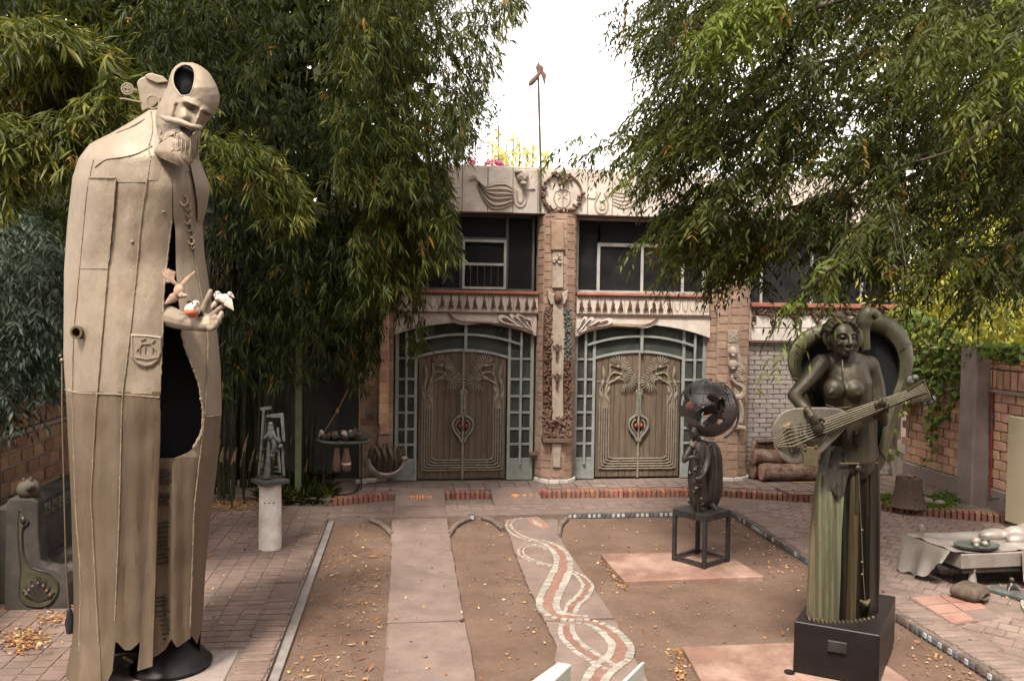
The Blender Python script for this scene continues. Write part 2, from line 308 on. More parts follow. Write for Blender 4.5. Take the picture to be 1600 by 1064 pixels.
# chamfered brick meshes shared by all the laid pieces
def brick_meshes(mkey, n=4, ch=.06, jit=.02):
    out = []
    for k in range(n):
        b = MB().box(-.5, .5, -.5, .5, -.5, .5)
        b.v = [tuple(c + random.uniform(-jit, jit) for c in v) for v in b.v]
        me = b.mesh('brick', bevel=ch); me.materials.append(M[mkey]); out.append(me)
    return out
_BK = {}
def bk(mkey, ch=.06):
    if (mkey, ch) not in _BK: _BK[mkey, ch] = brick_meshes(mkey, ch=ch)
    return random.choice(_BK[mkey, ch])
def inframe(p, m=15):
    x, y = proj(p); return -m < x < 1600 + m and -m < y < 1064 + m
# ================================================================== GROUND
structure(mb().box(-400, 400, -60, 900, -.4, -.03).build('ground', M['earth']))
# dirt court, gently uneven
g = MB(); nx, ny = 70, 110; X0, X1, Y0, Y1 = -1.35, 5.75, 3.0, 13.62
for j in range(ny + 1):
    for i in range(nx + 1):
        x, y = lerp(X0, X1, i / nx), lerp(Y0, Y1, j / ny)
        g.v.append((x, y, .012 * mnoise.noise((x * 1.1, y * 1.1, 3)) + .006 * mnoise.noise((x * 5, y * 5, 9)) - .004))
for j in range(ny):
    for i in range(nx): g.f.append((j * (nx + 1) + i, j * (nx + 1) + i + 1, (j + 1) * (nx + 1) + i + 1, (j + 1) * (nx + 1) + i))
structure(g.build('dirt_court', M['dirt'], smooth=True, fix=False))
# ---- brick paths: a bed of mortar, pavers laid on it
ZP, ZT = .09, .21
def bed(name, poly, z0, z1, m): return structure(mb().prism(poly, lambda x, y: Vector((x, y, z0)), lambda x, y: Vector((x, y, z1))).build(name, m))
def inpoly(x, y, poly):
    c = False; n = len(poly)
    for i in range(n):
        (x1, y1), (x2, y2) = poly[i], poly[(i + 1) % n]
        if (y1 > y) != (y2 > y) and x < (x2 - x1) * (y - y1) / (y2 - y1) + x1: c = not c
    return c
def pave(parent, poly, mkey, du, dv, ang, z, limit=290, avoid=(), thick=.03, gap=.012, stagger=0, name='paver', off=0.0):
    """lay pavers du x dv on a rotated grid inside poly; the nearest in view become pieces, the rest one part"""
    cs = []; ca, sa = math.cos(ang), math.sin(ang)
    for i in range(-90, 90):
        for j in range(-130, 130):
            u, v = (i + .5) * du + off, (j + .5 + (stagger if i % 2 else 0)) * dv
            x, y = u * ca - v * sa, u * sa + v * ca
            if not all(inpoly(x + a * ca - b * sa, y + a * sa + b * ca, poly) for a in (-.3 * du, .3 * du) for b in (-.3 * dv, .3 * dv)): continue
            if any(inpoly(x, y, a) for a in avoid): continue
            vis = inframe((x, y, z), 30)
            cs.append((0 if vis else 1, y, x))
    cs.sort()
    rest = MB()
    for k, (nv, y, x) in enumerate(cs):
        dz = random.uniform(-.004, .002); w, d = du - gap - random.uniform(0, .01), dv - gap - random.uniform(0, .008)
        if k < limit and not nv:
            piece(name, bk(mkey, .05), parent, (x, y, z - thick / 2 + dz), (w, d, thick), (random.uniform(-.015, .015), random.uniform(-.02, .02), ang + random.uniform(-.02, .02)))
        else:
            Mz = rotz(ang + random.uniform(-.02, .02)); rest.box(-w / 2, w / 2, -d / 2, d / 2, -thick, dz, Mz, (x, y, z))
    if rest.v: stuff(rest.build('far_pavers', M[mkey], parent))
LP = [(-6.2, 4.0), (-1.58, 4.0), (-1.58, 14.1), (-2.2, 14.6), (-3.0, 14.3), (-6.2, 14.3)]
lp = bed('brick_path', [(-6.4, 3.0), (-1.27, 3.0), (-1.27, 14.36), (-1.9, 15.5), (-6.4, 16.5)], -.05, .079, M['mortar'])
LSLAB = [(-2.9, 6.2), (-1.62, 6.2), (-1.62, 8.35), (-2.9, 8.35)]
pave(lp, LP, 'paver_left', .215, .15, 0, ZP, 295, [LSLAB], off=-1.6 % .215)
b = mb().box(-2.85, -1.64, 6.25, 8.33, .05, .094).build('footing_slab', M['concrete'], lp, bevel=.008)
# edging bricks on edge beside the gutter
ed = structure(mb().box(-1.6, -1.29, 4.0, 14.1, 0, .05).build('path_edging', M['mortar']))
y = 5.6
while y < 14.0:
    w = random.uniform(.06, .075)
    piece('brick', bk('paver_left', .08), ed, (-1.44 + random.uniform(-.012, .012), y, .055), (.3 + random.uniform(-.02, .02), w, .1 + random.uniform(-.01, .012)), (0, random.uniform(-.03, .03), random.uniform(-.04, .04))); y += w + .014
gt = MB(); ys = [4, 7.2, 7.25, 9.9, 9.93, 13.7]
for a, c in ((4, 7.7), (7.72, 9.93), (9.95, 13.72)): gt.box(-1.27 + random.uniform(-.01, .01), -1.17, a, c, 0, .035)
structure(gt.build('gutter_strip', M['gutter'], bevel=.004))
# ---- the back and right path
RP = [(-1.2, 13.66), (5.72, 13.62), (5.78, 4), (9.8, 4), (10.1, 12.3), (8.95, 12.85), (7.7, 13.85), (5.85, 14.58), (-.1, 14.72), (-1.2, 14.4)]
rp = bed('courtyard_path', [(-1.27, 13.55), (5.66, 13.55), (5.66, 3.0), (10.4, 3.0), (10.4, 13.0), (5.9, 14.8), (-1.27, 14.9)], -.05, .079, M['mortar'])
TP = [tuple(G(*p, ZP)[:2]) for p in ((1422, 935), (1512, 924), (1600, 958), (1490, 972))]
tA, tB, tC, tD = [G(*p, ZP + .03) for p in ((1421, 931), (1513, 925), (1562, 962), (1488, 972))]
CIRC = (8.05, 8.2, .98)
CIRCP = [(CIRC[0] + CIRC[2] * math.cos(a / 12 * 6.283), CIRC[1] + CIRC[2] * math.sin(a / 12 * 6.283)) for a in range(12)]
RPa = [(5.72 + .36, 4.0), (9.8, 4.0), (10.05, 12.3), (8.95, 12.85), (7.7, 13.85), (6.08, 14.5)]
BPa = [(-1.2, 13.82), (5.75, 13.82), (5.95, 14.5), (-.1, 14.68), (-1.2, 14.4)]
pave(rp, RPa, 'paver', .235, .2, R(45), ZP, 180, [TP, CIRCP], stagger=.5)
pave(rp, BPa, 'paver', .22, .11, 0, ZP, 110, [[(-.25, 13), (.7, 13), (.7, 15), (-.25, 15)]])
y = 5.3                                    # edging bricks of the right path
while y < 13.6:
    w = random.uniform(.068, .085)
    piece('brick', bk('paver', .08), rp, (5.86 + random.uniform(-.008, .008), y, .06), (.36, w, .075), (0, random.uniform(-.02, .02), random.uniform(-.03, .03))); y += w + .016
# ---- tiled kerb
tk = structure(mb().box(5.64, 5.7, 4.0, 13.6, -.03, .04).build('tiled_kerb', M['mortar']))
i = 0; y = 5.3
while y < 13.55:
    piece('brick', bk('darkbrick', .08), tk, (5.625, y, .03), (.07, .066, .125), (0, random.uniform(-.04, .04), random.uniform(-.05, .05)))
    r = random.random()
    piece('tile', bk('tile_white' if r < .24 else 'tile_blue' if r < .72 else 'darkbrick', .1), tk, (5.585, y, .052), (.012, .052, .055), (0, 0, random.uniform(-.06, .06)))
    y += .083; i += 1
x = 2.75
while x < 5.6:
    if random.random() < .96:
        piece('brick', bk('darkbrick', .08), tk, (x, 13.56, .03), (.066, .07, .125), (0, 0, random.uniform(-.05, .05)))
        piece('tile', bk('tile_white' if int(x / .084) % 5 in (1, 2, 3) and x < 4.7 else 'tile_blue', .1), tk, (x, 13.52, .045), (.05, .012, .055))
    x += .084
x = -1.15
while x < -.62:
    piece('brick', bk('darkbrick', .08), tk, (x, 13.6, .03), (.078, .07, .135)); piece('tile', bk('tile_white' if int(x / .09) % 2 else 'tile_blue', .1), tk, (x, 13.558, .045), (.058, .012, .06)); x += .09
# curved concrete kerbs that close the dirt beds
def kerb(pts, r0=.042):
    pp = smooth_path([Vector((*G(*p, .02)[:2], .03)) for p in pts], 5)
    return structure(mb().tube(pp, r0, 8, cap=True).build('curved_kerb', M['darkbrick'], smooth=True))
kerb([(575, 812), (592, 818), (604, 827), (612, 836)]); kerb([(702, 836), (712, 822), (728, 813), (742, 809)])
kerb([(748, 809), (768, 814), (786, 828)]); kerb([(885, 812), (876, 822), (873, 838)])
o = mb().box(-.05, .05, -.05, .05, -.03, .1, None).build('post_block', M['darkbrick'], bevel=.008); o.location = G(737, 812, 0); tag(o, 'small dark block set with one white tile at the kerb curves', 'kerb block')
t = mb().box(-.03, .03, -.062, -.051, .02, .08).build('tile', M['tile_white'], o)
# ---- red brick step: soldier bricks along the terrace
tr = bed('terrace', [(-1.27, 14.42), (-.1, 14.80), (5.9, 14.68), (7.75, 13.97), (8.95, 12.97), (10.6, 12.4), (10.6, 16.2), (-9, 16.2), (-9, 15.2), (-2.2, 14.7)], -.05, .185, M['mortar'])
stp = structure(mb().box(-.2, 5.8, 14.86, 14.9, .05, .15).build('brick_step', M['mortar']))
def soldiers(a, c):
    a, c = Vector(a), Vector(c); L = (c - a).length; t = (c - a) / L; ang = math.atan2(t.y, t.x); n = int(L / .088)
    for k in range(n):
        p = a + t * (k + .5) * L / n; q = p + Vector((-t.y, t.x)) * .09
        piece('brick', bk('redbrick', .06), stp, (q.x, q.y, .135), (.072, .2, .15 + random.uniform(-.01, .01)), (random.uniform(-.03, .03), 0, ang + random.uniform(-.03, .03)))
soldiers((-1.27, 14.36), (-.25, 14.74)); soldiers((.7, 14.74), (1.5, 14.73)); soldiers((2.38, 14.72), (5.85, 14.62)); soldiers((5.85, 14.62), (7.72, 13.9)); soldiers((7.72, 13.9), (8.95, 12.9)); soldiers((8.95, 12.9), (10.0, 12.35))
TT = [(-.9, 14.98), (5.95, 14.9), (7.85, 14.2), (9.0, 13.2), (9.9, 12.8), (9.9, 15.6), (-.9, 15.72)]
pave(tr, TT, 'paver', .29, .16, 0, ZT, 120, stagger=.5)
# ---- concrete path
cp = structure(mb().box(-.2, .63, 4, 14.1, -.1, .012).build('concrete_path', M['mortar']))
def slab(parent, pts, z0, z1, m='slab', name='slab'):
    rp = []
    for (xa, ya), (xb, yb) in zip([p[:2] for p in pts], [p[:2] for p in pts[1:] + pts[:1]]):
        n = max(1, int(math.hypot(xb - xa, yb - ya) / .12))
        for k in range(n): j = .0 if k == 0 else .009; rp.append((lerp(xa, xb, k / n) + random.uniform(-j, j), lerp(ya, yb, k / n) + random.uniform(-j, j)))
    pts = rp
    return MB().prism([tuple(p[:2]) for p in pts], lambda x, y: Vector((x, y, z0)), lambda x, y: Vector((x, y, z1))).build(name, M[m], parent, bevel=.008)
def rect(x0, x1, y0, y1): return [(x0, y0), (x1, y0), (x1, y1), (x0, y1)]
slab(cp, [(-.19, 5), (.68, 5), (.66, 8.95), (.62, 9.0), (-.19, 9.0)], 0, .045); slab(cp, [(-.2, 9.04), (.6, 9.04), (.655, 9.1), (.66, 12.2), (-.21, 12.2)], 0, .05); slab(cp, rect(-.23, .67, 12.22, 13.62), 0, .045); slab(cp, rect(-.22, .66, 13.63, 14.2), .03, .095)
def ramp(x0, x1, name):
    r = MB(); r.add([(x0, 14.22, .06), (x1, 14.22, .06), (x1, 14.98, .1), (x0, 14.98, .1), (x0, 14.22, .105), (x1, 14.22, .105), (x1, 14.98, .235), (x0, 14.98, .235)], [(0, 1, 2, 3), (4, 5, 6, 7), (0, 1, 5, 4), (1, 2, 6, 5), (2, 3, 7, 6), (3, 0, 4, 7)])
    return structure(r.build(name, M['slab'], bevel=.006))
ra = ramp(-.2, .68, 'path_ramp'); rb = ramp(1.53, 2.4, 'path_ramp')
def rampz(y): return .107 + (y - 14.22) / .76 * .13
for k in range(9):                       # fish-like orange inlay on the left ramp
    x = .02 + k * .05; w = .1 * math.sin((k + .7) / 9.4 * math.pi)
    mb().box(x, x + .03, 14.58 - w, 14.58 + w, rampz(14.58) - .02, rampz(14.58) + .016).build('inlay', M['mosaic_o'], ra, bevel=.004)
for cx, r in ((1.95, .075), (2.13, .045), (2.24, .03)):
    mb().lathe([(r, -.02), (r, .016), (r * .6, .02)], (cx, 14.58, rampz(14.58)), 10).build('inlay', M['mosaic_o'], rb)
# ---- mosaic path: slabs with two intertwined serpents
mp = structure(mb().box(1.7, 2.3, 4, 13.4, -.1, .0).build('mosaic_path', M['mortar']))
def gp(*pts): return [tuple(G(*p, .03)[:2]) for p in pts]
slab(mp, gp((787, 812), (873, 812), (873, 838), (880, 850), (960, 966), (851, 970), (825, 915), (805, 865)), 0, .045)
slab(mp, gp((853, 972), (962, 969), (1012, 1064), (1045, 1120), (905, 1120), (866, 1030), (870, 1010)), 0, .04)
def crop(pts): return [Vector((*G(760 + x * .2668, 780 + y * .2668, .05)[:2], 0)) for x, y in pts]
def serpent(pts, ws, rows=True, step=.07, z=.046, edge_only=False):
    P = smooth_path(crop(pts), 10); n = len(P); d = [0]
    for a, c in zip(P, P[1:]): d.append(d[-1] + (c - a).length)
    def at(s):
        i = max(k for k in range(n) if d[k] <= s + 1e-9); i = min(i, n - 2); f = (s - d[i]) / max(d[i + 1] - d[i], 1e-6)
        p = P[i].lerp(P[i + 1], f); t = (P[min(i + 2, n - 1)] - P[max(i - 1, 0)]).normalized(); return p, t, (i + f) / (n - 1)
    def wid(u):
        x = u * (len(ws) - 1); i = min(int(x), len(ws) - 2); return lerp(ws[i], ws[i + 1], x - i)
    body = MB(); rings = []
    k = 0; s = .0
    while s < d[-1]:
        p, t, u = at(s); w = wid(u); nn = Vector((-t.y, t.x, 0))
        j = .15 * math.sin(k * 2.1) * w if w > .16 else 0
        rings.append([p + nn * (w * .42) + Vector((0, 0, z)), p - nn * (w * .42) + Vector((0, 0, z)), p - nn * (w * .42) + Vector((0, 0, z - .04)), p + nn * (w * .42) + Vector((0, 0, z - .04))])
        for sg in (1, -1):
            ww = w * .3 + random.uniform(-.012, .012)
            q = p + nn * sg * (w * .5 - ww / 2)
            piece('mosaic_piece', bk('mosaic_w', .04), mp, (q.x, q.y, z - .008 + random.uniform(0, .003)), (step * random.uniform(.75, .98), ww, .034), (0, 0, math.atan2(t.y, t.x) + random.uniform(-.12, .12)))
        s += step; k += 1
    body.ring_loft(rings).build('red_stripe', M['mosaic_r'], mp)
serpent([(322, 246), (378, 268), (430, 310), (452, 370), (432, 440), (392, 520), (362, 590), (368, 640), (420, 678), (520, 692), (600, 692)], [.13, .2, .25, .27, .3, .3, .29, .27, .24, .2, .13], step=.078)
serpent([(232, 112), (165, 118), (130, 150), (160, 195), (240, 232), (315, 245)], [.07, .1, .12, .13, .13, .11], step=.085)
serpent([(345, 290), (290, 268), (225, 278), (200, 305), (225, 338), (300, 368), (388, 388)], [.05, .07, .09, .1, .1, .09, .08], step=.085)
serpent([(500, 425), (555, 455), (592, 510), (560, 570), (515, 610), (492, 660)], [.09, .13, .17, .18, .18, .16], step=.08)
serpent([(470, 735), (476, 790), (525, 852), (620, 918), (715, 972), (800, 995)], [.17, .2, .21, .21, .2, .15], z=.041, step=.075)
serpent([(545, 715), (640, 728), (728, 780), (786, 850), (778, 915), (730, 955), (665, 1010), (635, 1075), (640, 1130)], [.13, .2, .25, .27, .28, .27, .26, .25, .24], z=.042, step=.075)
hp = crop([(235, 108), (300, 100), (350, 135), (368, 165), (330, 172), (260, 145)])
MB().prism([(p.x, p.y) for p in hp], lambda x, y: Vector((x, y, .03)), lambda x, y: Vector((x, y, .05))).build('serpent_head', M['mosaic_r'], mp)
hp = crop([(265, 118), (300, 130), (325, 150), (318, 160), (280, 148)])
MB().prism([(p.x, p.y) for p in hp], lambda x, y: Vector((x, y, .04)), lambda x, y: Vector((x, y, .054))).build('serpent_eye', M['mosaic_w'], mp)
# ---- pink slabs under the sculptures
p1 = gp((938, 868), (1126, 864), (1194, 903), (976, 911))
o = MB().prism(p1, lambda x, y: Vector((x, y, -.02)), lambda x, y: Vector((x, y, .06))).build('pink_slab', M['pink'], bevel=.01); tag(o, 'flat pink concrete slab lying under the black cube stand with the globe bearer', 'slab')
GP1 = p1
p2 = gp((1066, 1014), (1330, 1004), (1445, 1085), (1120, 1110))
o = MB().prism(p2, lambda x, y: Vector((x, y, -.02)), lambda x, y: Vector((x, y, .06))).build('pink_slab', M['pink'], bevel=.01); tag(o, 'flat pink concrete slab lying under the dark box of the lute player', 'slab')
# ---- red tiles and mosaic circle on the right path
ft = structure(MB().prism([tuple(p[:2]) for p in (tA, tB, tC, tD)], lambda x, y: Vector((x, y, .05)), lambda x, y: Vector((x, y, .1))).build('tiled_patch', M['slab'], bevel=.005))
for i in range(3):
    for j in range(2):
        if (i, j) == (2, 1): continue
        a, c = tA.lerp(tD, (i + .06) / 3), tB.lerp(tC, (i + .06) / 3); e, f = tA.lerp(tD, (i + .96) / 3), tB.lerp(tC, (i + .96) / 3)
        q = [a.lerp(c, (j + .03) / 2), a.lerp(c, (j + .97) / 2), e.lerp(f, (j + .97) / 2), e.lerp(f, (j + .03) / 2)]
        MB().prism([(p.x, p.y) for p in q], lambda x, y: Vector((x, y, .09)), lambda x, y: Vector((x, y, .112))).build('floor_tile', M['redtile'], ft, bevel=.003)
mc = structure(mb().lathe([(.96, .06), (.96, .098), (.001, .099)], (CIRC[0], CIRC[1], 0), 40).build('mosaic_circle', M['mortar']))
for k in range(48):
    a = k / 48 * 2 * math.pi
    piece('mosaic_piece', bk('mosaic_w', .05), mc, (CIRC[0] + .95 * math.cos(a), CIRC[1] + .95 * math.sin(a), .1), (.11, .07, .03), (0, 0, a + math.pi / 2))
for rr, n in ((.62, 34), (.3, 16)):
    for k in range(n):
        a = k / n * 2 * math.pi; piece('mosaic_piece', bk('mosaic_w' if k % 9 else 'mosaic_r', .05), mc, (CIRC[0] + rr * math.cos(a), CIRC[1] + rr * math.sin(a), .1), (.1, .04, .026), (0, 0, a + math.pi / 2))
for k in range(6):
    a = k / 6 * 2 * math.pi + .3; mb().box(.3, .86, -.06, .06, .09, .106, rotz(a), (CIRC[0], CIRC[1], 0)).build('red_sector', M['mosaic_r'], mc, bevel=.003)
# puddles of damp soil by the steps
for pts in (((640, 793), (690, 797), (752, 805), (728, 808), (672, 801)), ((757, 800), (787, 798), (790, 818), (772, 822), (762, 812))):
    q = [G(*p, .1) for p in pts]
# ================================================================== THE BUILDING
D = 15.8
def F(px, py, Y=D): q = Q(px, py, Y); return (q.x, q.z)
bld = root('museum_building', (4.7, D, .2), 'two storey brick and stone building with two carved double doors and a relief parapet', 'building')
XL, XR = -.56, 10.15
def bpart(b, name, m, **k): return b.build(name, M[m], bld, **k)
# --- core walls and dark rooms behind the openings
w = MB()
w.box(-6.5, -.6, 17.3, 17.6, -.05, 5.4)                                # set-back wall on the left
w.box(-.6, -.5, 15.9, 17.6, -.05, 6.2)
w.box(XL, XR, 19.6, 19.8, -.05, 6.2)                                    # back wall
w.box(XL, XR, 16.2, 19.6, 3.55, 3.8)                                    # upper floor
w.box(XR - .1, XR, 15.9, 19.6, -.05, 6.2)
bpart(w, 'wall', 'darkroom'); bpart(mb().box(-6.45, -.62, 17.2, 17.3, -.05, 5.3), 'porch_wall', 'porch')
bpart(mb().box(XL - .05, XR, 15.75, 19.9, 5.385, 5.6), 'roof_slab', 'plaster')
bpart(mb().box(-7, -.62, 16.4, 19.8, 5.3, 5.5), 'porch_roof', 'darkconc')
bpart(mb().box(-6.5, -3.4, 16.55, 16.75, -.05, 5.3), 'side_wall', 'darkconc')
# --- parapet
PY = 15.55
par = bpart(mb().box(-1.2, XR, PY + .05, 15.95, 5.39, 6.2), 'parapet', 'cream')
mb().box(-1.22, XR + .02, PY + .02, 16.0, 6.2, 6.25).build('coping', M['cream'], par, bevel=.01)
x = 1.955 - .485 * 7
while x < XR - .1:
    mb().box(x + .006, min(x + .479, XR), PY, PY + .06, 5.37 + random.uniform(-.004, .004), 6.2).build('panel', M['cream'], par, bevel=.008); x += .485
def relief_head(px, py, s=.12):
    X, Z = F(px, py, PY); b = MB()
    b.ball((X, PY - .04, Z + .02), (s, .1, s * 1.15), 12, 8)
    b.ball((X + .03, PY - .13, Z - .03), (.03, .04, .045), 6, 5); b.ball((X + .02, PY - .1, Z - .12), (.07, .06, .05), 8, 6)
    b.ball((X - .04, PY - .125, Z + .02), (.025, .02, .02), 6, 4); b.ball((X + .07, PY - .1, Z + .02), (.025, .02, .02), 6, 4)
    b.ball((X - .06, PY - .05, Z + .1), (s * .9, .09, .05), 10, 6)
    return b.build('carved_head', M['creamd'], par, smooth=True)
for px, py in ((697, 278), (816, 278)): relief_head(px, py)
def tubeF(pts, r, Y, m, name, parent, n=6, flat=1, dep=0.0, cap=True):
    pp = smooth_path([Vector((F(x, y, Y)[0], Y - dep, F(x, y, Y)[1])) for x, y in pts], 6)
    k = len(pp); rr = r if not isinstance(r, (list, tuple)) else [lerp(r[min(int(i / (k - 1) * (len(r) - 1)), len(r) - 2)], r[min(int(i / (k - 1) * (len(r) - 1)), len(r) - 2) + 1], i / (k - 1) * (len(r) - 1) - min(int(i / (k - 1) * (len(r) - 1)), len(r) - 2)) for i in range(k)]
    return MB().tube(pp, rr, n, flat, cap)
def multi(lst, name, m, parent, smooth=True):
    b = MB()
    for t in lst: b.add(t.v, t.f)
    return b.build(name, M[m], parent, smooth=smooth)
# draped cloth swag
dr = MB(); top = [(746, 283), (760, 292), (775, 287), (790, 287), (800, 294)]; bot = [(746, 288), (754, 308), (768, 325), (785, 325), (800, 318)]
tp, bt = smooth_path([Vector((x, y, 0)) for x, y in top], 5), smooth_path([Vector((x, y, 0)) for x, y in bot], 5)
rings = []
for a, c in zip(tp, bt):
    row = []
    for k in range(17):
        u = k / 16; p = a.lerp(c, u); X, Z = F(p.x, p.y, PY); row.append(Vector((X, PY - .02 - .045 * math.sin(u * math.pi) ** .5 - .022 * math.sin(u * 5 * math.pi * 2), Z)))
    rings.append(row)
dr.ring_loft(rings, closed=False); dr.build('draped_cloth', M['creamd'], par, smooth=True)
multi([tubeF([(735, 282), (741, 277), (748, 284)], [.04, .05, .03], PY, 0, 0, 0), tubeF(bot, .02, PY, 0, 0, 0, dep=.02)], 'cloth_knot', 'creamd', par)
multi([tubeF([(803, 296), (804, 316), (812, 324), (821, 318), (822, 300)], .022, PY, 0, 0, 0), tubeF([(808, 298), (809, 312), (813, 317), (817, 312), (818, 300)], .022, PY, 0, 0, 0), tubeF([(820, 296), (836, 295)], .03, PY, 0, 0, 0)], 'scroll_relief', 'creamd', par)
multi([tubeF([(918, 309), (930, 310), (932, 300)], .018, PY, 0, 0, 0), tubeF([(938, 300), (930, 318), (934, 332), (946, 332), (950, 318), (944, 302)], .02, PY, 0, 0, 0), tubeF([(939, 322), (938, 327), (944, 326), (944, 318), (937, 314)], .02, PY, 0, 0, 0)], 'scroll_relief', 'creamd', par)
multi([tubeF([(958, 300 + k * 5), (975, 302 + k * 6), (995, 296 + k * 5)], .016, PY, 0, 0, 0) for k in range(5)], 'draped_cloth', 'creamd', par)
for yy_, rr_ in ((309, .014), (294, .008)): multi([tubeF([(700, yy_), (721, yy_)], rr_, PY, 0, 0, 0)], 'carved_bar', 'creamd', par)
# wreath
wc = F(878, 302, PY); wr = MB(); n = 40
wr.tube([Vector((wc[0] + .38 * math.cos(a), PY - .03, wc[1] + .36 * math.sin(a))) for a in [2 * math.pi * k / n for k in range(n + 1)]], .022, 6)
wr.build('wreath', M['terr'], par, smooth=True)
fl = MB()
for k in range(58):
    t = random.random(); a = 90 + (random.gauss(0, 22) if t < .35 else (random.choice([-90, 90]) + random.gauss(0, 18)) if t < .65 else 180 + random.gauss(0, 45))
    fl.ball((wc[0] + .37 * math.cos(R(a)) + random.gauss(0, .025), PY - .05 - random.random() * .03, wc[1] + .36 * math.sin(R(a)) + random.gauss(0, .025)), random.uniform(.022, .045), 6, 4)
for k in range(8): fl.ball((wc[0] + .03 + random.gauss(0, .04), PY - .07, wc[1] + .33 - k * .025), random.uniform(.025, .045), 6, 4)
stuff(fl.build('wreath_flowers', M['terr'], par, smooth=True))
multi([tubeF([(868, 300), (866, 312), (872, 323), (884, 323), (891, 312), (889, 300), (879, 297), (868, 300)], .014, PY, 0, 0, 0), tubeF([(879, 298), (879, 326)], .012, PY, 0, 0, 0), tubeF([(872, 303), (876, 308), (872, 311)], .012, PY, 0, 0, 0), tubeF([(886, 303), (881, 308), (886, 311)], .012, PY, 0, 0, 0)], 'wreath_emblem', 'creamd', par)
# --- brick columns
def column(xa, xb, strips, name, bots=.2, top=5.37, depth=.42, course=.165, front=None):
    """bricks laid on a polygonal front: strips = list of ((x, y), (x, y)) faces"""
    core = MB(); poly = [strips[0][0]] + [s[1] for s in strips]
    core.prism([(p[0], p[1]) for p in poly] + [(xb, 16.1), (xa, 16.1)], lambda x, y: Vector((x, y, bots)), lambda x, y: Vector((x, y, top)))
    c = core.build(name, M['joint'], bld)
    for a, e in strips:
        a, e = Vector(a), Vector(e); L = (e - a).length; t = (e - a) / L; ang = math.atan2(t.y, t.x); nrm = Vector((t.y, -t.x))
        z = bots + .07 + random.uniform(0, .05)
        while z < top - .04:
            h = course * random.uniform(.85, 1.12); h = min(h, top - z)
            if L > .05:
                m = (a + e) / 2 + nrm * random.uniform(.0, .006)
                piece('brick', bk('colbrick', .05), c, (m.x, m.y, z + h / 2), (L - .028, .03, h - .016), (random.uniform(-.01, .01), random.uniform(-.012, .012), ang))
            z += h
    return c
def poly_strips(xa, xb, yb, yf, angs):
    cx, r = (xa + xb) / 2, (xb - xa) / 2
    pts = [(cx - r * math.cos(R(a)), yb - (yb - yf) * math.sin(R(a))) for a in angs]
    return list(zip(pts, pts[1:]))
col_a = column(2.5, 3.25, poly_strips(2.5, 3.25, 15.8, 15.42, [0, 38, 72, 108, 142, 180]), 'brick_column')
col_b = column(5.95, 6.82, poly_strips(5.95, 6.82, 15.82, 15.45, [0, 45, 75, 105, 138, 180]), 'brick_column')
for c, (xa, xb, yf) in ((col_a, (2.5, 3.25, 15.42)), (col_b, (5.95, 6.82, 15.45))):      # white tile ring at the foot
    st = poly_strips(xa - .03, xb + .03, 15.82, yf - .03, [10, 38, 66, 94, 122, 150, 172])
    for a, e in st:
        a, e = Vector(a), Vector(e); m = (a + e) / 2; piece('base_tile', bk('whitepanel', .06), c, (m.x, m.y, .235), ((e - a).length - .012, .05, .07), (0, 0, math.atan2(e.y - a.y, e.x - a.x)))
# saint relief on the middle column
sa = MB(); YS = 15.4
def pl(pts, y0, y1, name, m, parent, bevel=.01): return MB().front([F(x, y, YS) for x, y in pts], y0, y1).build(name, M[m], parent, bevel=bevel)
pl([(861, 345), (881, 345), (881, 390), (861, 390)], YS - .02, YS + .1, 'terracotta_panel', 'colbrick', col_a)
pl([(863, 392), (880, 392), (880, 450), (863, 450)], YS - .02, YS + .1, 'stone_panel', 'creamd', col_a)
pl([(861, 389), (883, 389), (883, 392), (861, 392)], YS - .05, YS + .1, 'ledge', 'terr', col_a)
b = MB()
for k in range(16): b.ball((F(868 + random.uniform(-4, 8), 397 + random.uniform(0, 12), YS)[0], YS - .03, F(870, 397 + random.uniform(0, 14), YS)[1]), random.uniform(.02, .035), 6, 4)
b.build('leaf_relief', M['creamd'], col_a, smooth=True)
pl([(855, 453), (861, 459), (879, 459), (887, 453), (886, 466), (881, 476), (860, 476), (856, 466)], YS - .05, YS + .1, 'veil', 'creamd', col_a)
X, Z = F(871, 465, YS); b = MB().ball((X, YS - .08, Z), (.085, .09, .12), 12, 9); b.ball((X, YS - .15, Z - .01), (.015, .02, .03), 6, 4); b.ball((X - .03, YS - .14, Z + .015), (.014, .01, .008), 6, 4); b.ball((X + .03, YS - .14, Z + .015), (.014, .01, .008), 6, 4); b.ball((X, YS - .14, Z - .055), (.025, .012, .01), 6, 4)
b.build('saint_head', M['terr'], col_a, smooth=True)
pl([(864, 476), (879, 476), (882, 520), (879, 600), (880, 658), (862, 658), (862, 600), (860, 520)], YS - .06, YS + .1, 'white_robe', 'creamd', col_a)
for xs in ((849, 862), (880, 892)):
    pl([(xs[0] + (2 if xs[0] < 870 else 0), 490), (xs[0] + 6, 478), (xs[1] - 4, 478), (xs[1] - (0 if xs[0] < 870 else 3), 490), (xs[1], 560), (xs[1] - 1, 690), (xs[0], 690), (xs[0], 560)], YS - .02, YS + .12, 'mantle', 'brownrel', col_a)
def nubs(n, boxes, m, name, parent, Y, r0=.018, r1=.034):
    b = MB()
    for k in range(n):
        x0, x1, y0, y1 = random.choice(boxes); X, Z = F(random.uniform(x0, x1), random.uniform(y0, y1), Y)
        b.ball((X, Y - .02 - random.random() * .03, Z), random.uniform(r0, r1), 6, 4)
    return stuff(b.build(name, M[m], parent, smooth=True))
nubs(260, [(850, 861, 505, 650), (882, 892, 560, 650)], 'brownrel', 'shell_mosaic', col_a, YS - .01)
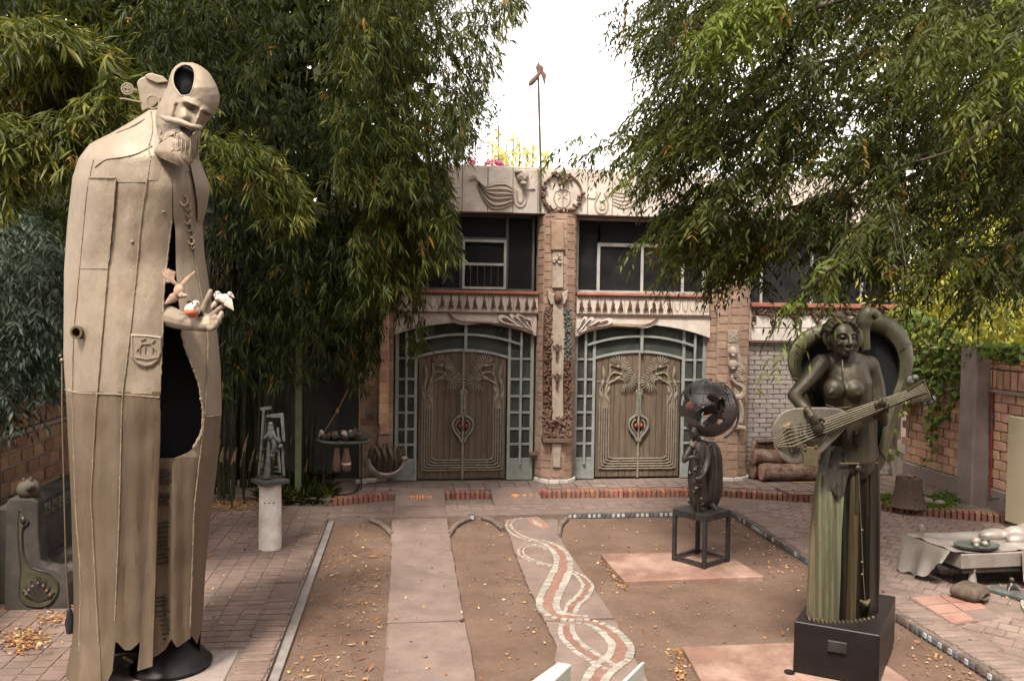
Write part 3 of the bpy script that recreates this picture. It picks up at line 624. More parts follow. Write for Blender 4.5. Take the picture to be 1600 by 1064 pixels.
nubs(150, [(852, 862, 480, 540)], 'terr', 'shell_mosaic', col_a, YS - .01); nubs(150, [(880, 892, 482, 560)], 'grey_sc', 'shell_mosaic', col_a, YS - .01)
nubs(190, [(848, 892, 650, 684), (848, 862, 640, 684), (880, 892, 640, 684)], 'terr', 'rose_relief', col_a, YS - .02, .025, .04)
pl([(846, 684), (894, 684), (892, 691), (848, 691)], YS - .09, YS + .12, 'ledge', 'terr', col_a)
pl([(862, 692), (877, 692), (875, 730), (864, 730)], YS - .03, YS + .1, 'stone_panel', 'creamd', col_a)
for py in (543, 588):
    X, Z = F(869, py + 4, YS); b = MB().ball((X, YS - .1, Z), (.035, .04, .09), 8, 6); b.ball((X, YS - .11, Z + .1), .03, 6, 5)
    b.tube([(X, YS - .1, Z + .05), (X - .1, YS - .09, Z + .09)], [.03, .008], 5); b.tube([(X, YS - .1, Z + .05), (X + .1, YS - .09, Z + .09)], [.03, .008], 5); b.tube([(X, YS - .1, Z - .06), (X, YS - .09, Z - .17)], [.02, .03], 5)
    b.build('bird_relief', M['brownrel'], col_a, smooth=True)
# little red ledge to the left of the column
bpart(mb().box(2.36, 2.5, 15.6, 15.8, .72, .76), 'small_ledge', 'terr', bevel=.004)
# skeleton-like white relief on the right column
YB = 15.42
def plb(pts, name, m, dep=.02): return MB().front([F(x, y, YB) for x, y in pts], YB - dep, YB + .12).build(name, M[m], col_b, bevel=.008)
plb([(1137, 516), (1152, 516), (1152, 535), (1137, 535)], 'relief_tile', 'creamd', .03)
multi([tubeF([(1144, 518), (1144, 532)], .012, YB, 0, 0, 0, dep=.03), tubeF([(1139, 522), (1144, 527), (1150, 522)], .012, YB, 0, 0, 0, dep=.03), tubeF([(1139, 530), (1144, 526), (1150, 531)], .012, YB, 0, 0, 0, dep=.03)], 'tree_relief', 'creamd', col_b)
plb([(1136, 536), (1152, 536), (1158, 560), (1162, 600), (1158, 640), (1160, 672), (1146, 672), (1150, 640), (1146, 600), (1138, 570)], 'relief_ground', 'creamd', .02)
for px, py in ((1143, 549), (1143, 569)):
    X, Z = F(px, py, YB); b = MB().ball((X, YB - .07, Z), (.09, .08, .1), 12, 8); b.ball((X + .03, YB - .14, Z - .02), .022, 6, 4); b.ball((X - .01, YB - .12, Z - .07), (.05, .04, .03), 8, 5); b.build('carved_head', M['creamd'], col_b, smooth=True)
b = MB()
for k in range(9):
    px, py = 1154 + 3 * math.sin(k), 570 + k * 3; X, Z = F(px, py, YB)
    b.tube([(X - .1, YB - .06, Z), (X - .04, YB - .1, Z + .012), (X + .05, YB - .09, Z)], .016, 5)
b.build('carved_ribs', M['creamd'], col_b, smooth=True)
multi([tubeF([(1150, 598), (1160, 606), (1158, 618), (1148, 620)], .05, YB, 0, 0, 0, dep=.05), tubeF([(1152, 620), (1158, 640), (1156, 660)], .04, YB, 0, 0, 0, dep=.05), tubeF([(1150, 667), (1162, 668)], .045, YB, 0, 0, 0, dep=.06), tubeF([(1148, 580), (1142, 590), (1150, 600)], .035, YB, 0, 0, 0, dep=.05)], 'carved_limbs', 'creamd', col_b)
# left pilaster with orange terracotta board
pil = column(XL - .35, -.27, [((XL - .35, 15.86), (XL, 15.86)), ((XL, 15.72), (-.27, 15.72))], 'brick_pilaster', top=5.37)
b = MB().front([F(593, 430, 15.62), F(608, 430, 15.62), F(607, 676, 15.62), (F(594, 680, 15.62))], 15.62, 15.72); ob = b.build('terracotta_board', M['wallbrick'], bld, bevel=.01)
for k in range(14):
    z = F(600, 440 + k * 16.5, 15.6)[1]; piece('board_tile', bk('wallbrick', .04), ob, (F(600.5, 450, 15.6)[0], 15.612, z), (.155, .025, .19), (0, random.uniform(-.02, .02), 0))
bpart(MB().front([F(571, 640, 15.8), F(584, 640, 15.8), F(584, 657, 15.8), F(571, 657, 15.8)], 15.8, 15.86), 'dark_tile', 'darkroom')
b = MB()
for px, c in ((573.5, 0), (577.5, 0), (581.5, 0)): b.ball((F(px, 650, 15.8)[0], 15.79, F(px, 650, 15.8)[1]), (.018, .015, .05), 6, 5)
bpart(b, 'tile_figures', 'mosaic_r', smooth=True)
# --- door bays
def bay(x0, x1, lx0, lx1, px0, flip):
    """frame x0..x1, leaves lx0..lx1"""
    zb, zs, zc = .2, 3.03, 3.27; cx = (x0 + x1) / 2
    def archz(x, s=zs, c=zc, h=(x1 - x0) / 2): u = (x - cx) / h; return c - (c - s) * u * u
    fr = root('dummy', (0, 0, 0), None, None) if False else None
    FY = 15.82; fs = [MB(), MB()]
    bw = .05
    def vbar(xm, z0, z1, w=bw, y=FY): fs[xm > cx].box(xm - w / 2, xm + w / 2, y, y + .07, z0, z1)
    def hbar(xa, xb, zm, h=.045, y=FY + .004): fs[xa > cx].box(xa, xb, y, y + .06, zm - h / 2, zm + h / 2)
    vbar(x0 + bw / 2 + .01, zb, zs + .01, .07); vbar(x1 - bw / 2 - .01, zb, zs + .01, .07)
    vbar(lx0 - .045, zb, archz(lx0) - .01, .06); vbar(lx1 + .045, zb, archz(lx1) - .01, .06)
    rows = [2.57, 2.17, 1.84, 1.52, 1.2, .9]
    for a, e in ((x0 + .06, lx0 - .04), (lx1 + .04, x1 - .06)):
        for z in rows: hbar(a, e, z)
        fs[a > cx].box(a, e, FY + .01, FY + .05, zb, .6)                                  # sheet steel bottom panel
        hbar(a, e, .6, .05); hbar(a, e, zb + .03, .06)
    fo = fs[0].build('side_light_frame', M['frame'], bld, bevel=.006); fs[1].build('side_light_frame', M['frame'], bld, bevel=.006)
    for xm in ((x0 + lx0) / 2 - .005, (x1 + lx1) / 2 + .005): mb().box(xm - .024, xm + .024, FY - .055, FY - .003, .5, archz(xm) - .03).build('long_bar', M['frame'], fo, bevel=.006)
    def arcbar(s, c, xa, xb, h, y0, y1, nm):
        n = 24; hh = (xb - xa) / 2; cm = (xa + xb) / 2; rings = []
        for k in range(n + 1):
            x = lerp(xa, xb, k / n); u = (x - cm) / hh; z = c - (c - s) * u * u
            rings.append([Vector((x, y0, z - h / 2)), Vector((x, y1, z - h / 2)), Vector((x, y1, z + h / 2)), Vector((x, y0, z + h / 2))])
        return MB().ring_loft(rings).build(nm, M['frame'], fo)
    arcbar(2.86, 3.04, x0 + .26, x1 - .28, .045, FY - .05, FY - .004, 'arched_bar'); arcbar(2.6, 2.735, lx0 - .02, lx1 + .02, .05, FY - .002, FY + .07, 'arched_head')
    mb().box(cx - .03, cx + .03, FY - .06, FY - .052 + .05, 2.7, 3.25).build('centre_mullion', M['frame'], fo, bevel=.006)
    # panes
    zz = [zb + .4] + sorted(rows)
    for a, e in ((x0 + .08, lx0 - .06), (lx1 + .06, x1 - .08)):
        xm = (a + e) / 2
        for za, ze in zip(zz, zz[1:]):
            for p, q in ((a, xm - .01), (xm + .01, e)): mb().box(p, q, FY + .03, FY + .036, za + .02, ze - .02).build('pane', M['glassg'], fo)
        for p, q in ((a, xm - .01), (xm + .01, e)):
            MB().front([(p, 2.6), (q, 2.6), (q, archz(q) - .01), (p, archz(p) - .01)], FY + .03, FY + .036).build('pane', M['glassg'], fo)
    for a, e in ((lx0, cx - .03), (cx + .03, lx1)):
        n = 8; lo = [(lerp(a, e, k / n), 2.735 - .135 * ((lerp(a, e, k / n) - (lx0 + lx1) / 2) / ((lx1 - lx0) / 2 + .02)) ** 2 + .03) for k in range(n + 1)]
        hi = [(lerp(a, e, k / n), archz(lerp(a, e, k / n)) - .01) for k in range(n + 1)]
        MB().front(lo + hi[::-1], FY + .03, FY + .036).build('pane', M['glassg'], fo)
    # spandrel: stone panel with the arch cut out
    n = 20; sp = [(x0 - .02, 3.46), (x0 - .02, zs)] + [(lerp(x0, x1, k / n), archz(lerp(x0, x1, k / n))) for k in range(n + 1)] + [(x1 + .02, zs), (x1 + .02, 3.46)]
    spo = MB()
    for k in range(n):
        xa, xe = lerp(x0 - .02, x1 + .02, k / n), lerp(x0 - .02, x1 + .02, (k + 1) / n)
        spo.v += []; spo.front([(xa, archz(xa)), (xe, archz(xe)), (xe, 3.46), (xa, 3.46)], 15.7, 15.9)
    bm_ = spo.build('arch_spandrel', M['cream'], bld)
    return fo, bm_, cx, archz
fo1, sp1, cx1, az1 = bay(-.24, 2.45, .2, 1.92, 0, False)
fo2, sp2, cx2, az2 = bay(3.25, 5.95, 3.7, 5.44, 0, True)
# spandrel reliefs : swooping cloth and drop shaped loops
YSp = 15.69
def drop(px, py, ex, ey, w, parent, m1='whitepanel', m2='brownrel'):
    (xa, za), (xb, zb) = F(px, py, YSp), F(ex, ey, YSp); a, e = Vector((xa, za)), Vector((xb, zb)); t = e - a; L = t.length; t /= L; nn = Vector((-t.y, t.x))
    def shape(s): return [tuple(a + t * (L * u) * 1 + nn * (w * s * v)) for u, v in ((0.0, .0), (.03, .3), (.12, .48), (.28, .5), (.5, .36), (.75, .17), (1, .02), (1, -.02), (.75, -.17), (.5, -.36), (.28, -.5), (.12, -.48), (.03, -.3))]
    MB().front(shape(1.15), YSp - .012, YSp + .02).build('loop_rim', M[m2], parent); MB().front(shape(1.0), YSp - .035, YSp + .02).build('loop', M[m1], parent, bevel=.006)
    a = a + t * L * .16; L *= .55; w *= .5
    MB().front(shape(1.0), YSp - .045, YSp + .02).build('loop_heart', M['brownrel'], parent, bevel=.004)
for q in ((778, 495, 818, 512, .15), (796, 491, 830, 517, .08), (806, 492, 832, 505, .09), (824, 497, 833, 519, .12)): drop(*q, sp1)
for q in ((957, 500, 912, 513, .13), (937, 503, 905, 520, .1), (927, 496, 903, 519, .09), (916, 495, 901, 515, .08)): drop(*q, sp2)
def swoosh(pts, parent):
    for dy, r in ((0, .022), (4, .016), (8, .014)):
        tubeF([(x, y + dy * (1 - k / len(pts))) for k, (x, y) in enumerate(pts)], [.004, r, r, .008], YSp, 0, 0, 0, dep=.01).build('carved_fold', M['creamd'], parent, smooth=True)
swoosh([(700, 489), (712, 498), (728, 502), (745, 502), (770, 502)], sp1); swoosh([(1028, 496), (1015, 504), (1000, 507), (980, 506), (950, 505)], sp2)
tubeF([(700, 489), (712, 499), (730, 504), (775, 506), (815, 516), (833, 523)], .014, YSp, 0, 0, 0, dep=.015).build('carved_edge', M['brownrel'], sp1, smooth=True)
tubeF([(1028, 496), (1013, 507), (995, 511), (950, 510), (915, 519), (900, 527)], .014, YSp, 0, 0, 0, dep=.015).build('carved_edge', M['brownrel'], sp2, smooth=True)
# --- frieze band over the bays
def band(x0, x1, off, kinds):
    bd = bpart(mb().box(x0, x1, 15.72, 15.95, 3.465, 3.83), 'frieze', 'cream')
    mb().box(x0, x1, 15.64, 15.95, 3.83, 3.885).build('red_sill', M['redstrip'], bd, bevel=.006)
    de = MB(); x = x0 + .04
    while x < x1 - .03: de.box(x, x + .035, 15.66, 15.73, 3.79, 3.825); x += .062
    stuff(de.build('dentils', M['terr'], bd))
    x = x0 + off; i = 0
    xs = [x0]
    while x < x1 - .1: xs.append(x); x += .485
    xs.append(x1)
    for a, e in zip(xs, xs[1:]):
        mb().box(a + .005, e - .005, 15.695, 15.73, 3.47, 3.79).build('panel', M['cream'], bd, bevel=.006)
        kd = kinds[i] if i < len(kinds) else 's'; i += 1
        nfig = max(1, int((e - a) / .13))
        for k in range(nfig):
            xm = a + (k + .5) * (e - a) / nfig + random.uniform(-.015, .015)
            if kd == 't':
                b = MB(); z = 3.78; b.tube([(xm, 15.68, z), (xm, 15.66, z - .07), (xm + random.uniform(-.01, .01), 15.655, z - .13), (xm, 15.67, z - .19)], [.012, .018, .034, .03], 6)
                for q in range(4):
                    s = (q - 1.5) * .022; b.tube([(xm + s * .5, 15.665, z - .16), (xm + s * 1.2 + random.uniform(-.01, .01), 15.66, z - .215), (xm + s * 1.6, 15.675, z - random.uniform(.23, .28))], [.013, .011, .005], 5)
                b.build('tassel_figure', M['brownrel'], bd, smooth=True)
            else:
                tp = [Vector((xm + dx, 15.69, zz)) for dx, zz in ((-.055, 3.77), (-.05, 3.62), (0, 3.54), (.05, 3.62), (.055, 3.77))]
                MB().tube(smooth_path(tp, 3), .008, 5).build('carved_loop', M['creamd'], bd, smooth=True)
    return bd
bd1 = band(-.27, 2.5, .34, 'sstttttt'); bd2 = band(3.25, 5.95, .485, 'ttttss')
mb().box(-.27, 2.5, 15.66, 15.9, 3.448, 3.468).build('ledge', M['brownrel'], bd1); mb().box(3.25, 5.97, 15.66, 15.9, 3.44, 3.464).build('ledge', M['brownrel'], bd2)
# --- door leaves
def leaf(cx, x0, x1, side, plank_w=.125):
    z0 = .23
    lf = bpart(mb().box(x0 + .005, x1 - .005, 15.88, 15.93, z0, 2.6), 'door', 'wood')
    n = max(1, round((x1 - x0) / plank_w)); w = (x1 - x0) / n
    hw = .86
    def top(x): return 2.705 - .135 * ((x - cx) / hw) ** 2
    for k in range(n):
        a, e = x0 + k * w + .003, x0 + (k + 1) * w - .003
        MB().front([(a, z0), (e, z0), (e, top(e)), (a, top(a))], 15.855 + random.uniform(-.003, .003), 15.88).build('plank', M['wood'], lf, bevel=.004)
    s = side; inner = cx - s * .0
    # nested mouldings : up the outer side, round the corner and along the bottom
    for k in range(5):
        xo = cx + s * (.785 - k * .047); zo = .395 + k * .05; rad = .1
        pts = [(xo + s * .0, 2.05 - k * .04), (xo, 1.5), (xo, zo + rad), (xo - s * rad * .3, zo + rad * .3), (xo - s * rad, zo), (cx + s * .4, zo), (cx + s * .025, zo)]
        pp = smooth_path([Vector((x, 15.835, z)) for x, z in pts], 5)
        MB().tube(pp, .0165, 7).build('moulding', M['wooddark'], lf, smooth=True)
    # carved thistle heads on bending stems
    for (fx, fz, ang, r) in ((.42, 2.43, 58, .22), (.35, 2.28, 8, .22), (.25, 2.15, -42, .23)):
        X, Z = cx + s * fx, fz
        b = MB()
        for q in range(11):
            a = R(ang - 80 + q * 160 / 10); dx, dz = -s * math.cos(a), math.sin(a)
            b.tube([(X + dx * .03, 15.83, Z + dz * .03), (X + dx * r * .7, 15.79, Z + dz * r * .7), (X + dx * r, 15.815, Z + dz * r)], [.005, .0125, .009], 5)
        b.ball((X + s * .01, 15.83, Z), (.035, .03, .035), 8, 6)
        b.build('thistle_head', M['wooddark'], lf, smooth=True)
        so = s * (.72 - (fz - 2.1) * .25)
        MB().tube(smooth_path([Vector((X + s * .03, 15.84, Z)), Vector((X + s * .17, 15.83, Z + .03)), Vector((cx + so * .92, 15.835, Z - .1)), Vector((cx + so, 15.845, Z - .45)), Vector((cx + so, 15.835, 1.6))], 5), [.019] * 21, 6).build('stem', M['wooddark'], lf, smooth=True)
    for (lx, lz, an, L) in ((.7, 2.3, 8, .3), (.76, 2.1, -12, .24), (.58, 1.8, 25, .34), (.5, 2.2, -60, .2), (.66, 1.95, -20, .25), (.74, 1.85, 15, .26)):
        X, Z = cx + s * lx, lz; dx, dz = s * math.sin(R(an)), math.cos(R(an))
        MB().tube([(X, 15.845, Z - L / 2 * dz), (X + dx * L * .25, 15.825, Z - L * .2 * dz), (X + dx * L * .55, 15.82, Z + L * .15 * dz), (X + dx * L * .9, 15.84, Z + L / 2 * dz)], [.006, .034, .03, .004], 6, .7).build('carved_leaf', M['wooddark'], lf, smooth=True)
    # lyre shaped handle
    hp = [(.03, 1.98), (.05, 1.92), (.028, 1.85), (.035, 1.5), (.09, 1.44), (.165, 1.385), (.195, 1.3), (.185, 1.21), (.13, 1.12), (.065, 1.04), (.03, .95)]
    for k, r in ((1, .027), (.66, .016)):
        pp = [Vector((cx + s * (x * k if z < 1.46 else x), 15.8, (z - 1.25) * (1 if k == 1 else .7) + 1.25)) for x, z in (hp if k == 1 else hp[4:-1])]
        MB().tube(smooth_path(pp, 5), r, 6).build('handle', M['handle'] if k == 1 else M['wooddark'], lf, smooth=True)
    MB().front([(cx + s * x, z) for x, z in ((.02, 1.9), (.036, 1.85), (.05, 1.46), (.02, 1.44))], 15.8, 15.85).build('handle_plate', M['handle'], lf, bevel=.004)
    MB().ball((cx + s * .058, 15.78, 1.26), .048, 12, 8).build('handle_ball', M['redball'], lf, smooth=True)
    return lf
for cx, x0, x1 in ((1.07, .21, 1.91), (4.57, 3.71, 5.43)):
    leaf(cx, x0, cx - .004, -1); l2 = leaf(cx, cx + .004, x1, 1)
    mb().box(cx - .02, cx + .02, 15.8, 15.86, .22, 2.72).build('cover_strip', M['wooddark'], l2, bevel=.004)
    if cx > 3: mb().box(x0, x1, 15.845, 15.86, 2.12, 2.15).build('cross_rail', M['wooddark'], l2)
# --- upper windows
WY = 15.92
def win(name, verts, horz, panes, fm, gm='glass'):
    o = MB()
    for x, z0, z1, w in verts: o.box(x - w / 2, x + w / 2, WY, WY + .06, z0, z1)
    fo = o.build(name, M[fm], bld, bevel=.005)
    for xa, xb, z, h in horz: mb().box(xa, xb, WY - .004, WY + .054, z - h / 2, z + h / 2).build('rail', M[fm], fo, bevel=.004)
    for xa, xb, z0, z1 in panes: mb().box(xa, xb, WY + .03, WY + .035, z0, z1).build('pane', M[gm], fo)
    return fo
zt, zb = 5.36, 3.89
wl_ = win('window', [(-.2, zb, zt, .06), (.36, zb, 4.9, .05), (1.0, zb, 4.9, .05), (1.9, zb, zt, .05), (2.42, zb, zt, .05)], [(-.2, 2.44, zb + .02, .05), (-.2, 1.9, 4.9, .05), (-.2, 2.44, zt - .02, .06)],
          [(-.18, .34, zb, 4.9), (.38, .98, zb, 4.9), (1.06, 1.86, zb + .05, 4.86), (1.93, 2.4, zb, zt), (-.18, 1.88, 4.92, zt)], 'frame_dark')
s = MB()
for a in (1.05, 1.86): s.box(a - .025, a + .025, WY - .05, WY - .01, zb + .03, 4.87)
for z in (zb + .05, 4.4, 4.85): s.box(1.03, 1.88, WY - .045, WY - .012, z - .025, z + .025)
s.build('sash', M['frame_pale'], wl_, bevel=.004)
gsp = MB()
for k in range(1, 6): gsp.bar((1.06 + k * .133, WY - .02, zb + .05), (1.06 + k * .133, WY - .02, 4.4), .008)
gsp.build('wire_grille', M['terr'], wl_)
wr_ = win('window', [(3.3, zb, zt, .05), (3.73, zb, 4.86, .06), (4.62, zb, 4.86, .055), (5.46, zb, zt, .055), (5.9, zb, zt, .06)], [(3.28, 5.92, zb + .02, .05), (3.7, 5.46, 4.84, .07), (3.28, 5.92, zt - .02, .06)],
          [(3.33, 3.71, zb, zt), (3.76, 4.6, zb + .04, 4.81), (4.65, 5.43, zb + .04, 4.81), (5.49, 5.88, zb, zt), (3.76, 5.43, 4.88, zt)], 'frame_pale')
wr2 = win('window', [(6.86, zb - .2, zt, .06), (7.12, zb - .2, zt, .05), (8.2, zb - .2, zt, .05), (9.3, zb - .2, zt, .05), (10.0, zb - .2, zt, .06)], [(6.84, 10.0, zb - .17, .05), (6.84, 10, zt - .02, .06)],
          [(6.89, 7.1, zb - .2, zt), (7.15, 8.17, zb - .2, zt), (8.23, 9.27, zb - .2, zt), (9.33, 9.98, zb - .2, zt)], 'frame_pale')
MB().bar((6.9, 16.1, 4.6), (7.1, 16.1, 3.8), .05).build('leaning_pole', M['frame_pale'], wr2)
# plastic chair inside the upper right window
ch = root('plastic_chair', (5.72, 16.5, 3.8), 'white plastic chair seen through the upper window right of the middle column', 'chair')
b = MB()
for k in range(6): b.bar((5.52 + k * .08, 16.42, 4.2), (5.5 + k * .088, 16.38, 4.52), .03, .02)
b.build('backrest', M['whitepl'], ch)
MB().tube(smooth_path([Vector((5.42, 16.4, 4.0)), Vector((5.44, 16.38, 4.5)), Vector((5.55, 16.37, 4.58)), Vector((5.9, 16.37, 4.58)), Vector((6.0, 16.38, 4.5)), Vector((6.02, 16.4, 4.0))], 5), .03, 6).build('back_frame', M['whitepl'], ch, smooth=True)
mb().box(5.46, 5.98, 16.42, 16.9, 4.17, 4.2).build('seat', M['whitepl'], ch, bevel=.01)
for x in (5.47, 5.97):
    MB().tube(smooth_path([Vector((x, 16.4, 4.35)), Vector((x, 16.7, 4.42)), Vector((x, 16.88, 4.2))], 4), .025, 6).build('armrest', M['whitepl'], ch, smooth=True)
    for yy in (16.45, 16.86): MB().tube([(x, yy, 4.18), (x, yy, 3.8)], .022, 6).build('leg', M['whitepl'], ch)
# --- right hand bay : grey painted bricks, white arcade panel, grapes
gw = bpart(mb().box(6.82, XR, 15.86, 16.1, -.05, 2.96), 'grey_wall', 'plaster')
z = .22; r = 0; rest = MB()
while z < 2.93:
    h = .098; x = 6.84 - (.13 if r % 2 else 0)
    while x < XR - .05:
        xa, xb = max(x, 6.84), min(x + .262, XR - .1)
        if xb - xa > .03:
            if xa < 9.05: piece('brick', bk('greybrick', .07), gw, ((xa + xb) / 2, 15.85 + random.uniform(-.008, .004), z + h / 2), (xb - xa - .012, .04, h - .012 + random.uniform(-.006, .004)), (0, random.uniform(-.012, .012), 0))
            else: rest.box(xa, xb - .01, 15.835, 15.87, z, z + h - .01)
        x += .275
    z += h; r += 1
stuff(rest.build('far_bricks', M['greybrick'], gw))
ab = bpart(mb().box(6.82, XR, 15.78, 16.0, 2.97, 3.66), 'arcade_panel', 'whitepanel')
mb().box(6.82, XR, 15.66, 16.0, 3.66, 3.74).build('red_sill', M['redstrip'], ab, bevel=.006); mb().box(6.82, XR, 15.72, 15.9, 2.94, 2.972).build('ledge', M['brownrel'], ab)
for k in range(7):
    xa = 6.86 + k * .47
    if xa + .4 > XR: break
    mb().box(xa, xa + .45, 15.765, 15.79, 2.98, 3.22).build('panel', M['whitepanel'], ab, bevel=.006)
    pts = [(xa + .01, 3.24), (xa + .44, 3.24)] + arc(xa + .225, 3.3, .215, 0, 180, 8)
    MB().front(pts, 15.76, 15.79).build('arch_panel', M['whitepanel'], ab, bevel=.006)
    MB().tube(smooth_path([Vector((x, 15.765, z)) for x, z in arc(xa + .225, 3.3, .222, 0, 180, 8)], 2), .014, 5).build('arch_rib', M['brownrel'], ab, smooth=True)
    mb().bar((xa, 15.77, 2.99), (xa, 15.77, 3.5), .014).build('rib', M['creamd'], ab)
b = MB()
for k in range(330):
    x = random.uniform(6.86, XR - .1); d = abs(((x - 6.86) % .47) - .0); d = min(d, .47 - d)
    z = 3.63 - random.random() * (.12 + .25 * max(0, 1 - d / .13)); b.ball((x, 15.74 - random.random() * .03, z), random.uniform(.02, .034), 6, 4)
stuff(b.build('grape_relief', M['brownrel'], ab, smooth=True))
# ================================================================== SCULPTURES
def fuse(b, name, m, parent, voxel=.014, it=6, fac=.5):
    me = b.mesh(name, LOC.get(parent.name, Vector()), fix=True); o = bpy.data.objects.new(name, me); COL.objects.link(o)
    md = o.modifiers.new('r', 'REMESH'); md.mode = 'VOXEL'; md.voxel_size = voxel; md.use_smooth_shade = True
    sm = o.modifiers.new('s', 'SMOOTH'); sm.iterations = it; sm.factor = fac
    dg = bpy.context.evaluated_depsgraph_get(); me2 = bpy.data.meshes.new_from_object(o.evaluated_get(dg))
    o.modifiers.clear(); o.data = me2; me2.name = name; me2.materials.clear(); me2.materials.append(m)
    for p in me2.polygons: p.use_smooth = True
    o.parent = parent; LOC[o.name] = LOC.get(parent.name, Vector()); return o
def limb(b, pts, rs, n=10):
    """capsule-like chain with rounded ends"""
    pp = smooth_path(pts, 4); k = len(pp); tab = [(i / (len(rs) - 1), r) for i, r in enumerate(rs)]
    b.tube(pp, [interp(tab, i / (k - 1)) for i in range(k)], n); b.ball(pp[0], rs[0], 10, 8); b.ball(pp[-1], rs[-1], 10, 8)
def tabf(t): return lambda y: interp(t, y)
# ------------------------------------------------------------------ the tall bearded man
SY = 7.95
st = root('bearded_statue', (Q(225, 1040, SY).x, SY, .09), 'towering pale metal statue of a bowed bearded man in a long split coat', 'statue')
L_ = tabf([(172, 233), (190, 205), (209, 172), (224, 141), (247, 123), (278, 113), (351, 105), (423, 100), (560, 99), (638, 104), (786, 111), (934, 115), (1000, 113), (1064, 100), (1100, 95)])
R_ = tabf([(172, 300), (209, 309), (251, 311), (272, 320), (292, 328), (320, 323), (351, 316), (396, 319), (459, 328), (518, 339), (570, 344), (646, 346), (737, 338), (816, 328), (885, 321), (983, 315), (1064, 310)])
def cloakY(px, py, off=0.0):
    l, r = L_(py), R_(py); c, a = (l + r) / 2, (r - l) / 2 + .5; u = max(-1, min(1, (px - c) / a)); am = a * SY / FOC
    b = am * .72 * min(1, .55 + max(0, py - 172) / 160)
    ln = .22 * max(0, 1 - (py - 172) / 240)                    # the head end leans to the front
    return SY - b * math.sqrt(max(0, 1 - u * u)) - ln - off
def cpt(px, py, off=0.0):
    y = cloakY(px, py, off); return Q(px, py, y)
def dent(px, py): return .022 * mnoise.noise((px * .03, py * .014, 1.7)) + .009 * mnoise.noise((px * .09, py * .03, 5)) + .014 * math.sin(px * .21 + 1) * max(0, min(1, (py - 560) / 250))
def panel(name, fa, fb, y0, y1, m='statue', off=0.0, nu=8, th=.014, step=9, bow=0.0, hem=None):
    ny = max(2, int((y1 - y0) / step)); rings = []
    for j in range(ny + 1):
        a0 = lerp(y0, y1, j / ny); row = []
        for i in range(nu + 1):
            u = i / nu; y = a0
            x = lerp(fa(y), fb(y), u)
            if hem: y = lerp(y0, hem(x), j / ny); x = lerp(fa(y), fb(y), u)
            row.append((x, y, off + dent(x, y) + bow * math.sin(u * math.pi)))
        rings.append([cpt(x, y, o) for x, y, o in row] + [cpt(x, y, o) + Vector((0, th, 0)) for x, y, o in reversed(row)])
    return MB().ring_loft(rings).build(name, M[m], st, smooth=.7)
A_ = tabf([(172, 236), (200, 200), (235, 150), (278, 138), (400, 126), (531, 114), (640, 113), (800, 118), (900, 126), (1064, 122)])
B_ = tabf([(172, 240), (225, 215), (278, 181), (400, 170), (553, 157), (650, 149), (776, 142), (900, 148), (1007, 154), (1064, 156)])
C_ = tabf([(172, 246), (244, 236), (330, 222), (450, 211), (558, 199), (618, 191), (815, 186), (1002, 178), (1064, 172)])
S_ = tabf([(172, 262), (250, 268), (342, 269), (396, 262), (468, 255), (513, 255), (540, 253), (600, 251), (690, 250), (715, 249), (760, 247), (900, 243), (1040, 238)])      # coat edge left of the slit
E_ = tabf([(172, 280), (300, 292), (342, 296), (396, 303), (486, 319), (540, 326), (638, 321), (786, 304), (983, 297)])
T_ = tabf([(172, 262), (250, 268), (340, 271), (360, 274), (423, 275), (470, 279), (522, 284), (540, 289), (599, 311), (640, 317), (663, 317), (693, 310), (708, 292), (716, 272), (720, 269.5), (934, 267), (1000, 268)])   # right edge of the slit
e1 = lambda f, k: (lambda y: f(y) + k)
for fa, fb, o in ((L_, e1(A_, 1), .0), (A_, e1(B_, 2), .006), (B_, e1(C_, 2), .0), (C_, e1(S_, 0), .008)):
    panel('coat_panel', fa, fb, 250, 615, off=o, bow=.006)
hemC = lambda x: interp([(150, 1012), (181, 1001), (196, 1016), (206, 1015), (216, 1004), (230, 1000)], x)
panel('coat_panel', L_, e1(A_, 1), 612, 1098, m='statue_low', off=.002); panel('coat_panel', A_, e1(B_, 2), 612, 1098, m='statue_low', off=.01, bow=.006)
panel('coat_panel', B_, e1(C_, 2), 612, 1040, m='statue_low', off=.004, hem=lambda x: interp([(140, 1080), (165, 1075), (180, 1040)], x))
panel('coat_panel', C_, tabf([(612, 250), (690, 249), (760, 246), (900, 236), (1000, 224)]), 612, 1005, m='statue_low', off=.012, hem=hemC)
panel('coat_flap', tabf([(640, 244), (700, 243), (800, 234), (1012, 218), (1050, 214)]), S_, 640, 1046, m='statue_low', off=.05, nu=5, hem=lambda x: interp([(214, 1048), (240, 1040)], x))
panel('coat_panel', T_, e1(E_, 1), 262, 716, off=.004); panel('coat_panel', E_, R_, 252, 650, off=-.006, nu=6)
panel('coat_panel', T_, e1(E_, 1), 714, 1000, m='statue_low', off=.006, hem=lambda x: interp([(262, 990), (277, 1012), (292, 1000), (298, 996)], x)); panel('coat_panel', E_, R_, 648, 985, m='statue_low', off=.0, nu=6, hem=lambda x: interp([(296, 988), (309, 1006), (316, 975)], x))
panel('text_plate', e1(S_, -12), e1(T_, 1), 716, 1000, m='statue_low', off=-.05, nu=4, hem=lambda x: interp([(228, 1030), (242, 1027), (258, 1015), (268, 995)], x))
